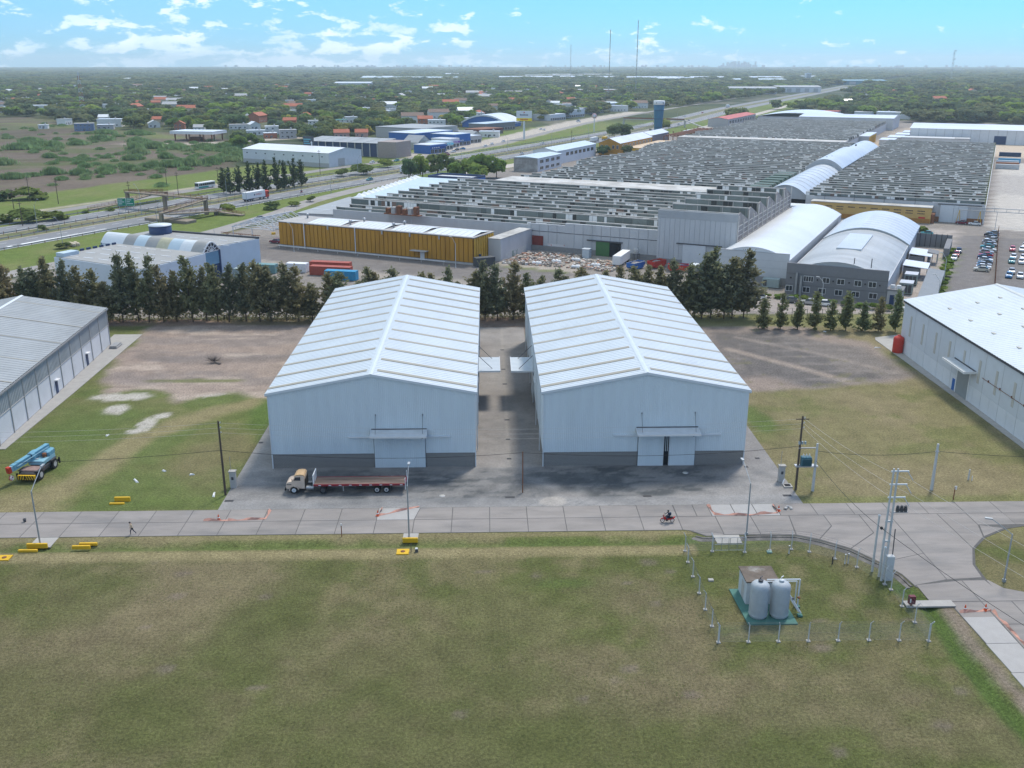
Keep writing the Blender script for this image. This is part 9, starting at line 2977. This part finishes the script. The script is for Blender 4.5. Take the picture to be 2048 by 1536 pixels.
for k, (lab, v, u, L, D, h, wm, rm, fl) in enumerate(shops):
 t = thing('shop' if k < 12 else 'hall', lab, 'building', F(u, v), FA + math.pi / 2 - .15)
 if fl:
  gable_house(t, L, D, h * .6, h * 1.15, wm, rm, 'y')
 else:
  MB().box(0, L, 0, D, 0, h).build('wall', wm, t)
  MB().box(-.3, L + .3, .3, D + .3, h, h + .3).build('roof', rm, t)
 n_ = max(2, int(L / 4))
 for j in range(n_):
  window(t, 'S', .5 + j * (L - .6) / n_, .3, (L - .6) / n_ - .6, 2.4, L, D, M_WHITEP, mull=1, t=.1)
 if k < 6:
  MB().box(.2, L - .2, -.5, .0, 3.2, 4.4).build('sign_band', [mat('sign_navy', (.02, .06, .25)), M_BLUE, mat('sign_cyan', (.15, .55, .70)), M_CONCG, mat('sign_violet', (.20, .08, .35)), M_BLUE][k], t)
  for j in range(4):
   MB().box(1 + j * 2.2, 2.4 + j * 2.2, -.56, -.5, 3.5, 4.1).build('sign_mark', M_TRIM, t) if 2.4 + j * 2.2 < L else None
va = thing('vaulted_hall', 'royal-blue vaulted hall with a thick white roof edge behind the shops', 'building', (-24, 935, 0), rad(-24))
_, pts = vault(va, 46, 0, 40, 4.6, 7.0, M_WROOF, th=1.4)
L_ = len(pts)
MB().face([(x * .96 + .9, .8, z - 1.3) for x, z in pts] + [(45, .8, 0), (1, .8, 0)]).build('front_wall', M_BLUE, va)
MB().box(1, 45, 1.2, 39, 0, 5).build('wall', M_BLUE, va)
py_ = thing('advertising_pylon', 'tall white pole carrying a white and yellow advertising box', 'sign', (29.3, 777, 0), rad(-6))
MB().tube((0, 0, 0), (0, 0, 14), .75, .7, 10).build('pole', M_TRIM, py_)
MB().box(-6, 6, -.6, .6, 16.2, 21.6).build('sign_box', M_TRIM, py_)
MB().box(-6.05, 6.05, -.66, .66, 14, 16.2).build('yellow_band', mat('sign_yellow', (.75, .58, .02), .5), py_)
MB().extr([(-.5, 20), (0, 21.2), (.6, 20.6), (.2, 19.9)], -.7, -.62).build('emblem', M_REDP, py_)
for j, w in enumerate((6.4,)):
 for q in range(9):
  MB().box(-3.2 + q * .72, -2.7 + q * .72, -.68, -.6, 18.1, 18.1 + (1.3 if q in (0, 4) else .9)).build('letter', M_NAVY, py_)
  MB().box(-3.0 + q * .68, -2.5 + q * .68, -.72, -.66, 14.7, 15.6).build('letter', M_REDP, py_)
rs = thing('round_sign', 'white pole with a round pink-and-white sign beside the highway shops', 'sign', (93, 860, 0))
MB().tube((0, 0, 0), (0, 0, 12), .4, .35).build('pole', M_TRIM, rs)
MB().lathe([(2.2, -.3), (2.2, .3)], n=20).build('disc', mat('disc_pink', (.62, .42, .42)), rs, (0, 0, 13.6), (rad(90), 0, 0))
MB().lathe([(1.2, -.4), (1.2, .4)], n=16).build('emblem', M_TRIM, rs, (0, 0, 13.6), (rad(90), 0, 0))
# ------------------------------------------------------------------ masts and far industry
def lattice(label, x, y, h, b0, b1, cols_, seg=12, cat='lattice tower', guy=False):
 t = thing('lattice_tower', label, cat, (x, y, 0), .4)
 for k in range(seg):
  z0, z1 = h * k / seg, h * (k + 1) / seg
  r0, r1 = b0 + (b1 - b0) * k / seg, b0 + (b1 - b0) * (k + 1) / seg
  p0 = [Vector((i * r0, j * r0, z0)) for i, j in ((-1, -1), (1, -1), (1, 1), (-1, 1))]
  p1 = [Vector((i * r1, j * r1, z1)) for i, j in ((-1, -1), (1, -1), (1, 1), (-1, 1))]
  q = MB()
  tk_ = max(.12, b0 * .06)
  for i in range(4):
   q.tube(p0[i], p1[i], tk_, n=4).tube(p0[i], p1[(i + 1) % 4], tk_ * .6, n=3).tube(p0[(i + 1) % 4], p1[i], tk_ * .6, n=3).tube(p1[i], p1[(i + 1) % 4], tk_ * .6, n=3)
  q.build('section', cols_[k % len(cols_)], t)
 return t
M_MRED = mat('mast_red', (.38, .12, .09), .7)
tt = lattice('red and white lattice telecom tower at the town edge', -446, 1120, 48, 3.0, .8, [M_TRIM, M_MRED], 11)
for k in range(6):
 MB().box(-.3, .3, -1.6, -1.2, 38 + k * 1.6, 39.4 + k * 1.6).build('antenna', M_TRIM, tt)
lattice('tall thin radio mast, the highest of the slim pair', 282, 1896, 133, .55, .45, [M_STEEL, M_CONCG], 16, 'radio mast')
lattice('thin radio mast, the lower of the slim pair', 207.8, 1706, 110, .4, .3, [M_STEEL, M_CONCG], 16, 'radio mast')
lattice('faint distant mast west of the slim pair', 300, 3600, 120, 1.2, .8, [M_STEEL], 14, 'radio mast')
q = lattice('telecom tower with drums standing over the east woods', 1440, 3100, 96, 2.6, 1.6, [M_STEEL, M_TRIM], 12)
for k, z in enumerate((56, 68, 86, 92)):
 MB().lathe([(1.4, 0), (1.7, 2), (1.4, 4)], (3.5 if k % 2 else -3.0, -2, z), 8).build('drum', M_TRIM, q)
far = [(-395, 3650, 110, 60, 'white'), (-265, 3450, 330, 70, 'paleblue'), (140, 3600, 190, 60, 'white'), (270, 4050, 230, 70, 'grey'), (370, 3600, 210, 60, 'white'), (500, 3500, 330, 70, 'white'), (640, 3250, 170, 60, 'white'), (760, 3500, 180, 60, 'white'), (820, 3000, 150, 60, 'paleblue'), (980, 3500, 110, 60, 'white'), (1030, 2800, 180, 50, 'teal'), (420, 4400, 260, 80, 'grey'), (-160, 4700, 60, 40, 'white'), (-330, 2500, 90, 30, 'white'), (520, 1950, 90, 30, 'grey'), (640, 2050, 90, 30, 'grey'), (1190, 3700, 60, 40, 'white'), (-1100, 3200, 80, 40, 'white'), (-60, 1850, 90, 20, 'brick'), (60, 1880, 150, 18, 'brick'), (200, 2000, 120, 18, 'brick')]
fm = {'white': M_WROOF, 'paleblue': M_PALEB, 'grey': M_GREYROOF, 'teal': mat('far_teal', (.12, .25, .31), .6), 'brick': HW['brick']}
for k, (x, y, w, d, c) in enumerate(far):
 t = thing('industrial_hall', f'{c if c != "paleblue" else "pale blue"} flat hall far off in the woods, {ordinal(k)} of the scattered belt', 'building', (x, y, 0), rad(-4), 'far industrial halls')
 MB().box(-w / 2, w / 2, 0, d, 0, 11 if c != 'brick' else 7).build('wall', fm[c] if c in ('brick', 'teal') else M_WALLW, t)
 MB().raw([(-w / 2 - 1, -1, 11.02 if c != 'brick' else 7.02), (w / 2 + 1, -1, 11.02 if c != 'brick' else 7.02), (w / 2 + 1, d + 1, 13.5 if c != 'brick' else 8), (-w / 2 - 1, d + 1, 13.5 if c != 'brick' else 8)], [(0, 1, 2, 3)]).build('roof', fm[c] if c != 'brick' else HR['grey'], t)
 for j in range(5):
  MB().box(-w / 2 + w * j / 5 + 3, -w / 2 + w * j / 5 + 3 + w * .1, -.3, 0, 1, 8 if c != 'brick' else 5).build('door', M_FWALL2, t)
tb = thing('tower_block', 'white tower block rising from the woods toward the east horizon', 'tower block', (1075, 3350, 0))
MB().box(-9, 9, 0, 18, 0, 27).build('wall', M_TRIM, tb)
for k in range(5):
 MB().box(-7, 7, -.3, 0, 3 + k * 4.2, 5 + k * 4.2).build('window_band', M_GLASS, tb)
rr = random.Random(4)
sk = MB()
for k in range(210):
 c = rr.choice(((3300, 90), (3300, 700), (-2600, 500), (-1200, 500), (6200, 900), (700, 1500), (-800, 250)))
 x = rr.gauss(*c)
 w, h = rr.uniform(6, 17), rr.uniform(14, 40) * (2.2 if abs(x - 3300) < 130 else 1)
 y = 13200 + rr.uniform(-500, 500)
 sk.box(x - w, x + w, y, y + 40, 0, h)
tag(sk.build('skyline', mat('skyline_grey', (.30, .30, .31), .9)), kind='stuff')
# ------------------------------------------------------------------ air: the far country fades in pale haze
hz = MB().box(-16400, 16400, -1200, 17600, -3, 172).build('haze', [])
hz['kind'] = 'stuff'
hm_ = bpy.data.materials.new('haze')
hm_.use_nodes = True
hm_.node_tree.nodes.clear()
ho = hm_.node_tree.nodes.new('ShaderNodeOutputMaterial')
pv = hm_.node_tree.nodes.new('ShaderNodeVolumePrincipled')
pv.inputs['Color'].default_value = (.80, .93, 1.0, 1)
pv.inputs['Density'].default_value = .000085
pv.inputs['Anisotropy'].default_value = .35
hm_.node_tree.links.new(pv.outputs[0], ho.inputs['Volume'])
hz.data.materials.append(hm_)
